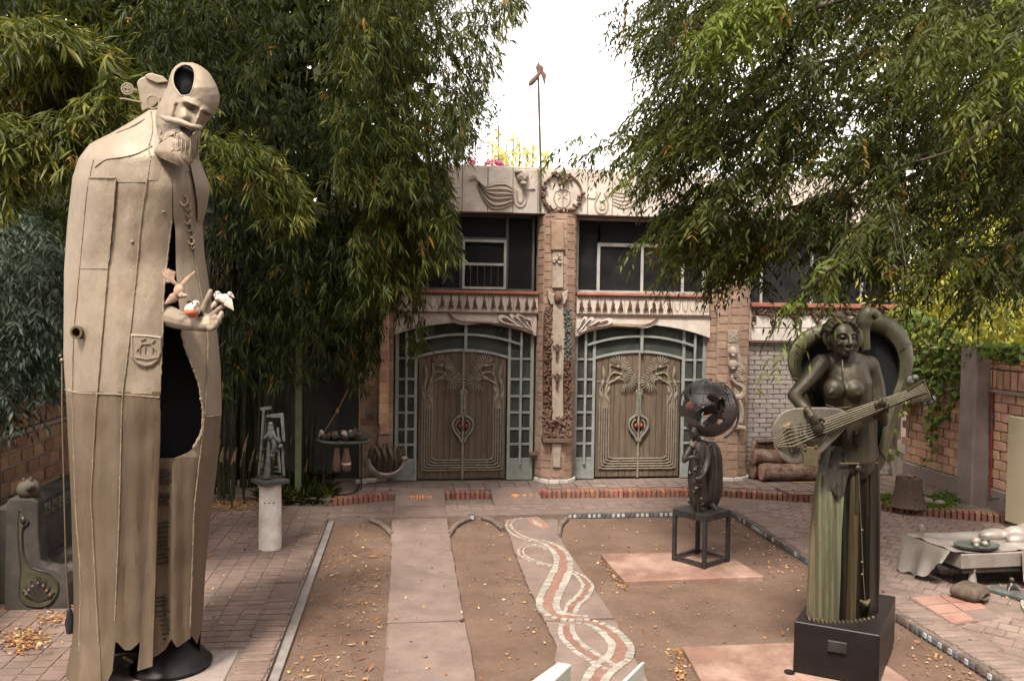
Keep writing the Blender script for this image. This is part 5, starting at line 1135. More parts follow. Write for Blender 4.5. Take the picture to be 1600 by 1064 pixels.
for s in (-1, 1):
    for k, z in enumerate((-.02, -.04)): MB().tube([hc + Vector((s * .028, -.172, z - .0)), hc + Vector((s * .07, -.148, z + .002)), hc + Vector((s * .108, -.09, z + .012))], .0035, 5).build('face_groove', M['black'], hd2)
MB().tube([hc + Vector((-.034, -.158, -.093)), hc + Vector((0, -.17, -.092)), hc + Vector((.034, -.158, -.093))], .005, 5).build('lip_line', M['black'], hd2)
b = MB()
for k in range(9):
    a = R(-80 + 20 * k); b.tube(smooth_path([hc + Vector((.13 * math.sin(a), -.06, .06 + .1 * math.cos(a))), hc + Vector((.15 * math.sin(a), .03, .08 + .13 * math.cos(a))), hc + Vector((.12 * math.sin(a), .14, .04 + .08 * math.cos(a)))], 4), .028, 6)
b.build('hair', M['olive'], hd2, smooth=True)
for s, px0, pts in ((-1, 0, [(1298, 545), (1293, 525), (1300, 508)]), (1, 0, [(1336, 548), (1342, 528), (1334, 508)])):
    MB().tube(smooth_path([P_(x, y, .06) for x, y in pts], 5), [.03] * 3 + [.05] * 5 + [.03] * 3, 8, .6).build('hair_wing', M['shawl'], hd2, smooth=True)
MB().tube(smooth_path([P_(1350, 545, -.05), P_(1349, 515, -.02), P_(1353, 493, 0), P_(1362, 488, .02), P_(1370, 494, .02)], 5), [.06] * 7 + [.075] * 7 + [.05] * 7, 10).build('horn_curl', M['shawl'], ls, smooth=True)
MB().tube(smooth_path([P_(1306, 515, -.05), P_(1297, 512, -.02), P_(1292, 520, 0), P_(1294, 530, .0)], 5), [.04] * 16, 10).build('horn_curl', M['shawl'], ls, smooth=True)
# neck line, scar seam, rib plate
MB().tube([P_(1316, 562, .2), P_(1317, 580, .245), P_(1318, 600, .25)], .006, 5).build('seam', M['lutedark'], ls); MB().tube([P_(1290, 632, .22), P_(1306, 638, .25), P_(1330, 636, .25)], .008, 5).build('seam', M['lutedark'], ls)
# shell cloak behind her
OUT = [(1250, 604), (1238, 590), (1231, 565), (1236, 540), (1252, 522), (1275, 510), (1300, 505), (1325, 500), (1350, 493), (1372, 490), (1396, 500), (1416, 522), (1426, 552), (1424, 585), (1414, 615), (1406, 640), (1396, 672), (1388, 705), (1380, 728), (1368, 735), (1340, 730), (1310, 720), (1280, 690), (1262, 640)]
OUT = [(p.x, p.y) for p in smooth_path([Vector((x, y, 0)) for x, y in OUT + OUT[:1]], 4)][:-1]
def sh(k, dy): return [Q(1325 + (x - 1325) * k, 612 + (y - 612) * k, LY + dy) for x, y in OUT]
MB().ring_loft([sh(.9, .42), sh(1.0, .32), sh(1.01, .2), sh(.98, .1), sh(.9, .07), sh(.8, .1), sh(.76, .17), sh(.78, .26)], cap=False).build('shell_rim', M['shawl'], ls, smooth=True)
MB().ring_loft([sh(.8, .2), sh(.7, .36), sh(.5, .46), sh(.1, .5)], cap=True).build('shell_bowl', M['black'], ls, smooth=True, fix=False)
for a in (4, 19, 30, 46, 58, 70):
    p = OUT[a]; MB().tube([Q(1325 + (p[0] - 1325) * k, 612 + (p[1] - 612) * k, LY + d) for k, d in ((1.02, .2), (.99, .09), (.9, .06), (.83, .09))], .006, 5).build('weld_bead', M['lutedark'], ls)
MB().ball(Q(1422, 594, LY + .1), (.045, .02, .045), 10, 7).build('rim_plate', M['grey_sc'], ls, smooth=True)
# ---- the lute
lu = root('lute', P_(1270, 690, .35), 'round bodied metal lute with long strings held across the body of the bronze woman', 'lute')
TL = .42
def lp_(poly, o0, o1): return MB().prism(poly, lambda x, y: Q(x, y, LY - o0), lambda x, y: Q(x, y, LY - o1))
body = [(1206, 678), (1209, 662), (1218, 648), (1230, 640), (1245, 637), (1275, 636), (1302, 637), (1318, 641), (1325, 655), (1322, 668), (1300, 692), (1278, 712), (1258, 722), (1240, 725), (1225, 719), (1212, 703)]
body = [(p.x, p.y) for p in smooth_path([Vector((x, y, 0)) for x, y in body + body[:1]], 3)][:-1]
lp_(body, .26, .4).build('lute_body', M['lute'], lu, bevel=.015, seg=2)
MB().prism([(1278, 672), (1296, 655), (1425, 607), (1430, 621), (1330, 663), (1300, 683)], lambda x, y: Q(x, y, LY - .41), lambda x, y: Q(x, y, LY - .36)).build('neck', M['lutedark'], lu, bevel=.006)
MB().prism([(1418, 611), (1444, 593), (1457, 623), (1424, 628)], lambda x, y: Q(x, y, LY - .43), lambda x, y: Q(x, y, LY - .33)).build('peg_head', M['lutedark'], lu, bevel=.01)
MB().tube([Q(1417, 610, LY - .44), Q(1445, 592, LY - .44), Q(1458, 624, LY - .44), Q(1422, 629, LY - .44)], .011, 6).build('head_rim', M['olive'], lu, smooth=True)
c = Q(1275, 671, LY - .402); MB().ring_loft([[c + Vector((r * math.cos(a) * 1.2, -.0 + yy, r * math.sin(a) * .9)) for a in [2 * math.pi * k / 20 for k in range(20)]] for r, yy in ((.085, .02), (.085, -.006), (.07, -.008))]).build('sound_hole', M['black'], lu)
for r in (.11, .135): MB().tube([c + Vector((r * 1.3 * math.cos(a), -.012, r * 1.1 * math.sin(a))) for a in [R(150 + 130 * k / 12) for k in range(13)]], .006, 5).build('rosette', M['lutedark'], lu)
MB().prism([(1224, 667), (1237, 660), (1250, 700), (1236, 707)], lambda x, y: Q(x, y, LY - .44), lambda x, y: Q(x, y, LY - .39)).build('bridge', M['brass'], lu, bevel=.006)
MB().prism([(1228, 669), (1235, 665), (1246, 698), (1239, 702)], lambda x, y: Q(x, y, LY - .46), lambda x, y: Q(x, y, LY - .43)).build('bridge_bar', M['lutedark'], lu, bevel=.004)
for k in range(6):
    u = k / 5; MB().tube([Q(lerp(1211, 1214, u), lerp(686, 698, u), LY - .41), Q(lerp(1229, 1240, u), lerp(669, 697, u), LY - .465), Q(lerp(1262, 1268, u), lerp(664, 684, u), LY - .46), Q(lerp(1330, 1334, u), lerp(640, 657, u), LY - .45), Q(lerp(1424, 1427, u), lerp(608, 619, u), LY - .44), Q(lerp(1442, 1449, u), lerp(599, 612, u), LY - .435)], .0045, 5).build('string', M['string'], lu)
for x, y, dx, dy in ((1430, 590, 6, 16), (1443, 629, -6, -12), (1452, 628, -8, -10), (1457, 623, -8, -8)):
    b = MB().ball(Q(x, y, LY - .38), .03, 10, 7); b.tube([Q(x, y, LY - .38), Q(x + dx, y + dy, LY - .38)], .008, 6); b.build('tuning_peg', M['grey_sc'], lu, smooth=True)
MB().prism([(1254, 697), (1279, 699), (1278, 730), (1256, 728)], lambda x, y: Q(x, y, LY - .46), lambda x, y: Q(x, y, LY - .44)).build('hanging_plate', M['brass'], lu, bevel=.006)
for x, y in ((1258, 696), (1275, 698), (1258, 702)): MB().ball(Q(x, y, LY - .465), .014, 8, 6).build('bolt', M['lutedark'], lu, smooth=True)
for k in range(3): MB().tube(smooth_path([Q(1252 + k * 6, 684 + k, LY - .41), Q(1268 + k * 5, 694, LY - .415), Q(1284 + k * 3, 689 - k * 3, LY - .41), Q(1292, 680 - k * 3, LY - .41)], 4), .006, 5).build('scroll_line', M['lutedark'], lu)
# ------------------------------------------------------------------ globe bearer
a0, l0, r0 = G(1100.5, 889, .06), G(1051, 875, .06), G(1138.5, 877, .06); k0 = l0 + r0 - a0; cs = [a0, r0, k0, l0]; ct = sum(cs, Vector()) / 4
sd = root('cube_stand', ct, 'black open steel cube frame with a flat top standing on a pink slab', 'stand'); ZS = .72
for p in cs:
    q_ = p + (ct - p) * .05; MB().box(-.026, .026, -.026, .026, 0, ZS, rotz(math.atan2((r0 - a0).y, (r0 - a0).x)), q_).build('leg', M['blackmetal'], sd, bevel=.004)
for i in range(4):
    p, e = cs[i] + (ct - cs[i]) * .05, cs[(i + 1) % 4] + (ct - cs[(i + 1) % 4]) * .05
    MB().bar(p + Vector((0, 0, .05)), e + Vector((0, 0, .05)), .04).build('lower_rail', M['blackmetal'], sd); MB().bar(p + Vector((0, 0, ZS - .06)), e + Vector((0, 0, ZS - .06)), .045).build('upper_rail', M['blackmetal'], sd)
MB().prism([((p + (p - ct) * .03).x, (p + (p - ct) * .03).y) for p in cs], lambda x, y: Vector((x, y, ZS)), lambda x, y: Vector((x, y, ZS + .07))).build('top', M['blackmetal'], sd, bevel=.006)
GY = ct.y; ZG = ZS + .07
gb = root('globe_bearer_statue', (ct.x, GY, ZG), 'dark bronze child statue with a beetle like back holding flowers on the cube stand', 'statue')
P3 = lambda x, y, o=0.0: Q(x, y, GY - o)
b = MB(); ft = P3(1115, 806, .12).z
limb(b, [P3(1092, 695, .08), P3(1090, 715, .1), P3(1089, 745, .08), P3(1092, 780, .05)], [.09, .11, .13, .13], 12); limb(b, [P3(1081, 697, .1), P3(1092, 695, .06), P3(1105, 696, .04)], [.06, .08, .065])
limb(b, [P3(1087, 690, .1), P3(1085, 683, .13)], [.04, .038]); b.ball(P3(1084.5, 674, .15), (.075, .09, .1), 14, 10); b.ball(P3(1083, 678, .2), (.045, .05, .06), 10, 8); b.ball(P3(1082, 676, .25), (.012, .018, .02), 6, 5); b.ball(P3(1093, 674, .15), (.014, .025, .03), 6, 5)
limb(b, [P3(1079, 699, .1), P3(1071, 712, .16), P3(1069, 720, .22)], [.045, .038, .032]); limb(b, [P3(1069, 720, .22), P3(1077, 715, .3), P3(1086, 713, .32)], [.032, .028, .024])
limb(b, [P3(1104, 699, .1), P3(1106, 720, .16), P3(1101, 738, .22)], [.048, .04, .034]); limb(b, [P3(1101, 738, .22), P3(1092, 748, .28), P3(1086, 753, .3)], [.034, .028, .024])
limb(b, [P3(1090, 785, .04), P3(1090, 797, .04), P3(1092, 803, .02)], [.07, .05, .045]); limb(b, [P3(1108, 785, .0), P3(1118, 797, .04), P3(1118, 804, .06)], [.06, .04, .035])
limb(b, [P3(1119, 804, .06), P3(1114, 806, .18), P3(1109, 807, .26)], [.035, .035, .025]); limb(b, [P3(1092, 804, .02), P3(1089, 806, .12), P3(1086, 807, .2)], [.035, .035, .025])
fuse(b, 'body', M['bronze'], gb, .009, 4)
b = MB()
for cx_, cy_, dx in ((1087, 712.5, 3), (1085, 753.5, -2)):
    for k in range(4): limb(b, [P3(cx_, cy_ + k * 1.6 - 2.4, .32), P3(cx_ + dx, cy_ + k * 1.8 - 2.4, .36), P3(cx_ + dx * 1.6, cy_ + k * 1.9 - 2.2, .34)], [.012, .011, .008], 6)
    limb(b, [P3(cx_ - 1, cy_ - 2, .32), P3(cx_, cy_ - 5, .35)], [.012, .009], 6); b.ball(P3(cx_ - .5, cy_, .32), (.03, .025, .035), 8, 6)
fuse(b, 'hand', M['bronze'], gb, .005, 2)
# wing case / cloak
wl2 = [(690, 1099, 1118), (700, 1096, 1125), (715, 1098, 1128.5), (740, 1098, 1129.5), (765, 1094, 1129.5), (780, 1092, 1126), (790, 1094, 1121), (797, 1098, 1112)]
MB().ring_loft([[Q((l + r) / 2 - (r - l) / 2 * math.cos(2 * math.pi * i / 24), y, GY + .08 - (r - l) / 2 * GY / FOC * 1.1 * math.sin(2 * math.pi * i / 24)) for i in range(24)] for y, l, r in wl2]).build('wing_case', M['bronze'], gb, smooth=True)
for fx in (.35, .6, .8): MB().tube([Q(lerp(l, r, fx), y, GY + .08 - (r - l) / 2 * GY / FOC * 1.1 * math.sqrt(max(0, 1 - (2 * fx - 1) ** 2)) - .003) for y, l, r in wl2], .004, 5).build('case_seam', M['blackmetal'], gb)
kp = [(705, 1079, 1094), (725, 1078, 1098), (760, 1076, 1100), (785, 1079, 1104), (797, 1086, 1106)]
MB().ring_loft([[Q((l + r) / 2 - (r - l) / 2 * math.cos(2 * math.pi * i / 20), y, GY - .02 - .13 * math.sin(2 * math.pi * i / 20)) for i in range(20)] for y, l, r in kp]).build('robe', M['bronze'], gb, smooth=True)
b = MB()
for k in range(22): b.ball(P3(1080 + k * .75 + random.uniform(-1, 1), 691 + 3.5 * math.sin(k * .3) + random.uniform(-2, 2), .13 + .04 * math.sin(k * .3)), (.02, .015, random.uniform(.02, .035)), 6, 5)
b.build('collar', M['bedmetal'], gb, smooth=True)
b = MB(); b.tube([P3(1088, 700, .3), P3(1086, 760, .32), P3(1083, 812, .24)], .014, 6); b.build('flower_stalk', M['bronze'], gb); MB().tube([P3(1091, 705, .28), P3(1090, 770, .3), P3(1091, 812, .22)], .014, 6).build('flower_stalk', M['bronze'], gb)
for x, y, dx, dy in ((1081, 742, -5, -8), (1091, 760, 7, -4), (1080, 786, -7, -9), (1092, 778, 8, 5), (1087, 770, -4, -4), (1094, 790, 6, -5), (1084, 735, 6, -9), (1090, 730, 7, -3)): MB().tube(smooth_path([P3(x, y, .3), P3(x + dx * .6, y + dy * .4, .34), P3(x + dx, y + dy, .3)], 3), [.004, .018, .024, .02, .014, .008, .002], 6, .4).build('metal_leaf', M['bronze'], gb, smooth=True)
b = MB()
for x, y in ((1090, 747), (1088, 762), (1086, 733)): b.ball(P3(x, y, .33), (.03, .02, .018), 8, 6)
b.build('blossom', M['grey_sc'], gb, smooth=True)
# globe
gl = root('broken_globe', P3(1106, 638, .05), 'broken dark metal globe with jagged holes carried on the back of the bronze child', 'globe')
gc = P3(1106, 637, .0); RG = 47.5 * GY / FOC
HO = [[(1092, 640), (1083, 641), (1075, 636), (1072, 625), (1077, 622), (1083, 632), (1096, 636), (1107, 634), (1115, 631), (1119, 622), (1130, 624), (1131, 632), (1127, 645), (1121, 655), (1112, 662), (1103, 668), (1096, 663), (1088, 655), (1080, 652)],
      [(1104, 620), (1110, 616), (1118, 617), (1121, 622), (1119, 629), (1112, 627), (1106, 624)], [(1110, 594), (1115, 591), (1124, 592), (1130, 597), (1126, 598), (1116, 597), (1110, 597)], [(1144, 608), (1148, 611), (1152, 622), (1153, 634), (1149, 634), (1145, 622)],
      [(1099, 598), (1103, 596), (1106, 598), (1102, 599)], [(1064, 620), (1068, 614), (1070, 620), (1066, 632), (1062, 634)], [(1062, 650), (1068, 652), (1074, 664), (1070, 668), (1064, 660)], [(1120, 655), (1130, 652), (1132, 659), (1124, 664), (1118, 664)], [(1077, 612), (1079, 604), (1081, 610), (1079, 618)], [(1126, 588.5), (1132, 598), (1136, 610), (1134, 611), (1129, 600)]]
HO = [[(sum(p[0] for p in h) / len(h) + (x - sum(p[0] for p in h) / len(h)) * 1.12, sum(p[1] for p in h) / len(h) + (y - sum(p[1] for p in h) / len(h)) * 1.12) for x, y in h] for h in HO]
gm = MB(); NU, NV = 96, 64; ix = {}
for layer, rr in ((0, RG), (1, RG * .955)):
    for j in range(NV + 1):
        for i in range(NU):
            th = math.pi * j / NV; ph = 2 * math.pi * i / NU; r_ = rr * (1 + .012 * mnoise.noise((math.cos(ph) * 3 * math.sin(th), math.sin(ph) * 3 * math.sin(th), math.cos(th) * 3)))
            ix[layer, j, i] = len(gm.v); gm.v.append(tuple(gc + Vector((r_ * math.sin(th) * math.cos(ph), r_ * math.sin(th) * math.sin(ph), r_ * math.cos(th)))))
def gcut(j, i):
    th = math.pi * (j + .5) / NV; ph = 2 * math.pi * (i + .5) / NU; d = Vector((math.sin(th) * math.cos(ph), math.sin(th) * math.sin(ph), math.cos(th))); p = gc + d * RG
    if d.y < .1:
        x, y = proj(p); return any(inpoly(x, y, h) for h in HO)
    return mnoise.noise(d * 2.1 + Vector((5, 1, 2))) > .0
cutg = {(j, i) for j in range(NV) for i in range(NU) if gcut(j, i)}
for j in range(NV):
    for i in range(NU):
        if (j, i) in cutg: continue
        k = (i + 1) % NU
        for layer in (0, 1):
            f = (ix[layer, j, i], ix[layer, j, k], ix[layer, j + 1, k], ix[layer, j + 1, i]); gm.f.append(f[::-1] if layer == 0 else f)
        for (dj, di, p, q_) in ((0, -1, (j, i), (j + 1, i)), (0, 1, (j + 1, k), (j, k)), (-1, 0, (j, k), (j, i)), (1, 0, (j + 1, i), (j + 1, k))):
            if ((j + dj), (i + di) % NU) in cutg: gm.f.append((ix[(0, *p)], ix[(0, *q_)], ix[(1, *q_)], ix[(1, *p)]))
gm.build('shell', M['globe'], gl, smooth=.7)
MB().tube([gc + Vector((RG * math.cos(a) * .98, RG * .5 * math.sin(a) - .1, RG * .98 * math.sin(a))) for a in [R(-70 + 110 * k / 20) for k in range(21)]], .016, 8).build('shell_rim', M['globe'], gl, smooth=True)
for k in range(8):
    c = gc + Vector((random.uniform(-.22, .18), random.uniform(-.2, .1), random.uniform(-.2, .1))); u = Vector((random.gauss(0, 1), random.gauss(0, 1), random.gauss(0, 1))).normalized() * random.uniform(.08, .16); v = u.cross(Vector((random.gauss(0, 1), random.gauss(0, 1), 1))).normalized() * random.uniform(.05, .1); n_ = u.cross(v).normalized() * .006
    MB().ring_loft([[c + u * t + v * (-1) + n_ * 6 * math.sin(t * 3), c + u * t + v + n_ * 5 * math.cos(t * 3), c + u * t + v + n_ * (1 + 5 * math.cos(t * 3)), c + u * t - v + n_ * (1 + 6 * math.sin(t * 3))] for t in (-1, -.4, .2, .8)]).build('torn_sheet', M[random.choice(['bronze', 'rust', 'globe', 'globe'])], gl)
for k in range(7): MB().tube([gc + Vector((.12 + random.gauss(0, .03), -.2, .1 - k * .02)), gc + Vector((.16 + random.gauss(0, .05), -.28, .02 - k * .03)), gc + Vector((.1 + random.gauss(0, .04), -.25, -.12))], .008, 5).build('twisted_wire', M['rust'], gl)
for cz in (-.55, -.2, .2, .55): MB().tube([gc + Vector((RG * 1.006 * math.sqrt(1 - cz * cz) * math.cos(a), RG * 1.006 * math.sqrt(1 - cz * cz) * math.sin(a), RG * 1.006 * cz)) for a in [R(200 + 60 * k / 8) if cz < 0 else R(195 + 150 * k / 16) for k in range(9 if cz < 0 else 17)]], .004, 4).build('shell_seam', M['blackmetal'], gl)
for a0_ in (215, 240, 268, 295, 325): MB().tube([gc + Vector((RG * 1.006 * math.cos(R(e)) * math.cos(R(a0_)), RG * 1.006 * math.cos(R(e)) * math.sin(R(a0_)), RG * 1.006 * math.sin(R(e)))) for e in range(14, 80, 6)], .004, 4).build('shell_seam', M['blackmetal'], gl)
MB().ball(P3(1078, 634, .3), (.06, .04, .065), 10, 7).build('red_patch', M['redbrick'], gl, smooth=True)
# ================================================================== SIDE WALLS, BENCH, BED AND THE SMALLER THINGS
# ---- right boundary wall
rw = root('boundary_wall', (10.3, 12, .2), 'long brick garden wall on the right overgrown with ivy, with a projecting upper band', 'wall')
RX = 10.2
MB().box(RX + .03, RX + .3, 6, 15.7, .1, 2.9).build('core', M['joint'], rw); MB().box(RX - .03, RX + .3, 6, 15.7, -.1, .52).build('footing', M['concrete'], rw, bevel=.02)
MB().box(RX - .06, RX + .03, 6, 15.7, 2.2, 2.26).build('ledge', M['joint'], rw)
rest = MB(); z = .53; r = 0; cnt = 0
def wb(y0, y1, z0, z1, x=RX):
    global cnt
    c = (x + .03 + random.uniform(-.008, .006), (y0 + y1) / 2, (z0 + z1) / 2)
    if y0 > 11.2 and cnt < 296: piece('brick', bk('wallbrick', .06), rw, c, (.07, y1 - y0 - .018, z1 - z0 - .016), (random.uniform(-.01, .01), random.uniform(-.02, .02), 0)); cnt += 1
    else: rest.box(c[0] - .035, c[0] + .035, y0, y1 - .018, z0, z1 - .016)
while z < 2.15:
    y = 6.1 + (.16 if r % 2 else 0)
    while y < 15.5: wb(y, y + random.uniform(.3, .34), z, z + .165); y += .335
    z += .167; r += 1
y = 6.1
while y < 15.5: wb(y, y + .16, 2.27, 2.6, RX - .05); y += .165
for k in range(3):
    y = 6.1 + (.12 if k % 2 else 0)
    while y < 15.5: wb(y, y + .26, 2.61 + k * .1, 2.71 + k * .1, RX - .05); y += .265
stuff(rest.build('far_bricks', M['wallbrick'], rw))
for y in (13.2, 9.4): MB().box(RX - .32, RX + .1, y, y + .42, -.1, 2.97).build('concrete_pier', M['concrete'], rw, bevel=.03)
rp_ = root('red_pipe', (RX - .1, 13.14, .3), 'thin dark red water pipe with brass fittings fixed to the right concrete pier', 'pipe')
MB().tube([(RX - .02, 13.12, .35), (RX - .03, 13.12, 1.2), (RX - .05, 13.12, 1.9), (RX - .03, 13.13, 2.95)], .022, 8).build('pipe', M['pipe'], rp_, smooth=True)
for z in (1.62, 1.75): MB().tube([(RX - .035, 13.12, z), (RX - .04, 13.12, z + .06)], .034, 8).build('fitting', M['grey_sc'], rp_)
MB().tube([(RX - .02, 13.1, .4), (RX - .15, 13.0, .35), (RX + .02, 12.85, .4), (RX - .1, 12.6, .34)], .015, 6).build('valve_pipe', M['rust'], rp_)
bd_ = root('beige_board', (10.0, 12.2, .2), 'plain beige board standing upright against the right wall', 'board')
a, e = G(1572, 812, .2), G(1660, 840, .2)
MB().bar(a + Vector((0, 0, .85)), e + Vector((0, 0, .85)), .05, 1.72).build('panel', M['board'], bd_, bevel=.006)
# ---- left wall and bench
lw = root('boundary_wall', (-5.2, 11, .1), 'brick garden wall on the left behind the grey bench, under dark foliage', 'wall')
LX = -5.0
MB().box(LX - .3, LX - .03, 7.5, 16.4, -.1, 2.38).build('core', M['joint'], lw)
cnt = 0; z = .3; r = 0
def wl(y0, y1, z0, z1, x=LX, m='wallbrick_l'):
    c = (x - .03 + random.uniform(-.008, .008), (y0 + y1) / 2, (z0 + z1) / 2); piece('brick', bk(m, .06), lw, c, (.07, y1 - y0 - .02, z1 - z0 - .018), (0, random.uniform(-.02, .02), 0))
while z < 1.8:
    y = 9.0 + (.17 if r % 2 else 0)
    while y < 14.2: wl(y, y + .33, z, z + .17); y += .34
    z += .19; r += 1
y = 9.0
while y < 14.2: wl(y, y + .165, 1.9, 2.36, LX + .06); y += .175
MB().box(LX - .1, LX + .07, 7.5, 16.4, 1.83, 1.885).build('ledge', M['joint'], lw)
MB().box(LX - .1, LX + .2, 10.05, 10.4, -.1, 1.86).build('concrete_pier', M['darkconc'], lw, bevel=.02)
bn = root('garden_bench', (-4.1, 10.6, .09), 'grey concrete bench with a curved side panel inlaid with a peacock tail design', 'bench')
BY = 9.66
def bq(x, y): q = Q(x, y, BY); return (q.x, q.z)
side = [bq(*p) for p in ((6, 960), (9, 786), (14, 779), (52, 779), (59, 784), (60, 840), (64, 876), (74, 886), (90, 890), (101, 898), (107, 912), (108, 960))]
MB().front(side, BY, BY + .2).build('side_panel', M['darkconc'], bn, bevel=.02, seg=2)  # shade of the foliage overhead is put into the bench's dark colour
MB().front(side, BY + 2.1, BY + 2.3).build('side_panel', M['darkconc'], bn, bevel=.02, seg=2)
MB().box(-4.62, -4.3, BY + .2, BY + 2.1, 0, 1.2).build('backrest', M['darkconc'], bn, bevel=.03); MB().box(-4.3, -3.62, BY + .2, BY + 2.1, .05, .5).build('seat', M['darkconc'], bn, bevel=.04, seg=2)
for k in range(9): MB().box(-4.305, -4.28, BY + .3 + k * .19, BY + .45 + k * .19, .98, 1.12).build('teal_tile', M['grey_sc'], bn, bevel=.004); MB().ball((-4.28, BY + .375 + k * .19, 1.05), .028, 8, 5).build('tile_boss', M['lutedark'], bn, smooth=True)
inl = [(31, 796), (36, 800), (44, 812), (43, 818), (36, 825), (35, 845), (38, 868), (47, 884), (60, 890), (78, 895), (90, 908), (90, 926), (78, 942), (60, 947), (40, 942), (31, 928), (33, 890), (30, 860), (29, 820)]
inl = [(p.x, p.y) for p in smooth_path([Vector((*bq(*p), 0)) for p in inl + inl[:1]], 4)][:-1]
io = MB().front(inl, BY - .012, BY + .02).build('inlay', M['postgreen'] if False else M['shawl'], bn)
MB().tube([Vector((x, BY - .012, z)) for x, z in inl + inl[:1]], .008, 5).build('inlay_rim', M['bronze'], io)
ex = bq(61, 940)
for (x, y) in ((36, 922), (42, 914), (50, 906), (61, 900), (72, 905), (79, 915), (86, 924)):
    t = bq(x, y); MB().tube([(ex[0], BY - .014, ex[1]), (lerp(ex[0], t[0], .6), BY - .02, lerp(ex[1], t[1], .6)), (t[0], BY - .014, t[1])], [.008, .03, .018], 8, .4).build('inlay_feather', M['bronze'], io, smooth=True)
    MB().ball((lerp(ex[0], t[0], .75), BY - .03, lerp(ex[1], t[1], .75)), (.016, .01, .02), 8, 5).build('feather_eye', M['terr'], io, smooth=True)
t = bq(37, 812); MB().ball((t[0], BY - .02, t[1]), (.03, .02, .04), 8, 6).build('inlay_eye', M['bronze'], io, smooth=True)
pg = root('pot_sculpture', Q(45, 779, BY + .1), 'round clay pot with a snout sitting on top of the grey bench end', 'pot')
c = Q(45, 764, BY + .1); b = MB(); b.ball(c, (.125, .12, .115), 16, 11); limb(b, [c + Vector((.05, -.08, .03)), c + Vector((.085, -.13, .05))], [.05, .04]); b.ball(c + Vector((.04, -.04, .12)), (.02, .02, .03), 8, 6); b.ball(c + Vector((-.03, -.05, .115)), (.02, .02, .03), 8, 6)
fuse(b, 'body', M['clay'], pg, .009, 3); MB().lathe([(.026, 0), (.026, .012), (.001, .014)], (0, 0, 0), 10)
MB().ball(c + Vector((.098, -.16, .055)), (.022, .012, .022), 8, 6).build('snout', M['black'], pg, smooth=True)
# ---- bed sculpture
ZB = .56
TL, FC = G(1416, 836, ZB), G(1497, 866, ZB); FR = FC + (G(1590, 862, ZB) - FC).normalized() * 2.1; TR = TL + (FR - FC)
be = root('bed_sculpture', (TL + FR) / 2 * 1 - Vector((0, 0, ZB - .09)), 'grey metal bed sculpture with a draped sheet, lying on the right brick path', 'bed sculpture')
ed_ = (FC - TL); eu = (FR - FC)
def bedp(u, v, z=ZB): p = TL + eu * u + ed_ * v; return Vector((p.x, p.y, z))
MB().prism([(bedp(u, v).x, bedp(u, v).y) for u, v in ((.04, .05), (1, .05), (1, .97), (.04, .97))], lambda x, y: Vector((x, y, ZB - .2)), lambda x, y: Vector((x, y, ZB - .01))).build('bed_frame', M['bedmetal'], be, bevel=.012)
MB().prism([(bedp(u, v).x, bedp(u, v).y) for u, v in ((.06, .1), (.98, .1), (.98, .94), (.06, .94))], lambda x, y: Vector((x, y, ZB - .26)), lambda x, y: Vector((x, y, ZB - .2))).build('under_frame', M['bronze'], be)
g = []
for j in range(31):
    v = -.02 + .98 * j / 30; row = []
    for i in range(41):
        u = i / 40; h = .02 + .03 * mnoise.noise((u * 4, v * 5, 2)) + .05 * max(0, math.sin(u * 9 + v * 2)) * (u > .35) * .5
        if v > .66 and .07 < u < .42: h = .004
        row.append(bedp(u, v, ZB + h))
    g.append(row)
MB().ring_loft(g, closed=False).build('sheet', M['bedmetal'], be, smooth=True, fix=False)
sk = []
for k in range(9):
    t = k / 8; row = []
    for i in range(50):
        v = -.03 + .93 * i / 49; out = .03 + .1 * t + .035 * math.sin(v * 17) * t; zb_ = interp([(0, .1), (.2, .13), (.35, .09), (.6, .2), (.75, .34), (.9, .42), (1, .46)], v) + .02 * math.sin(v * 31)
        p = bedp(0, v) - eu.normalized() * out; row.append(Vector((p.x, p.y, lerp(ZB + .02, zb_, t))))
    sk.append(row)
MB().ring_loft(sk, closed=False).build('hanging_cloth', M['bedmetal'], be, smooth=True, fix=False)
sk = []
for k in range(6):
    row = []
    for i in range(20):
        u = .42 + .3 * i / 19; p = bedp(u, 1) + ed_.normalized() * (.02 + .03 * k / 5 + .015 * math.sin(u * 50) * k / 5); row.append(Vector((p.x, p.y, lerp(ZB + .03, .2, k / 5))))
    sk.append(row)
MB().ring_loft(sk, closed=False).build('hanging_cloth', M['bedmetal'], be, smooth=True, fix=False)
for u, v in ((.14, .9), (.85, .9), (.14, .15), (.85, .15)):
    p = bedp(u, v, .09); MB().lathe([(.09, 0), (.085, .02), (.05, .1), (.035, .2), (.05, .3)], p, 12).build('leg', M['bedmetal'], be, smooth=True)
b = MB()
for (u, v, z, r) in ((.5, .35, .1, (.22, .12, .09)), (.62, .45, .14, (.2, .13, .12)), (.75, .4, .16, (.24, .16, .14)), (.56, .62, .1, (.16, .09, .08)), (.7, .7, .12, (.2, .1, .1)), (.9, .5, .16, (.2, .2, .15))): b.ball(bedp(u, v, ZB + z * .5), r, 14, 10)
fuse(b, 'draped_form', M['bedmetal'], be, .02, 5)
b = MB(); p = bedp(.08, .06, ZB + .05); b.tube([p, p + Vector((.02, .0, .05)), p + Vector((0, -.02, .1))], [.03, .05, .02], 8); b.build('knob', M['bedmetal'], be, smooth=True)
ty = root('metal_tray', bedp(.21, .8, ZB + .03), 'oval metal tray of metal fruit and cups lying on the bed sculpture', 'tray')
tc = bedp(.2, .8, ZB + .03); MB().lathe([(.01, 0), (.27, 0), (.3, .035), (.285, .035), (.26, .01), (.01, .01)], tc, 28, 1, .62).build('tray', M['grey_sc'], ty, smooth=.7)
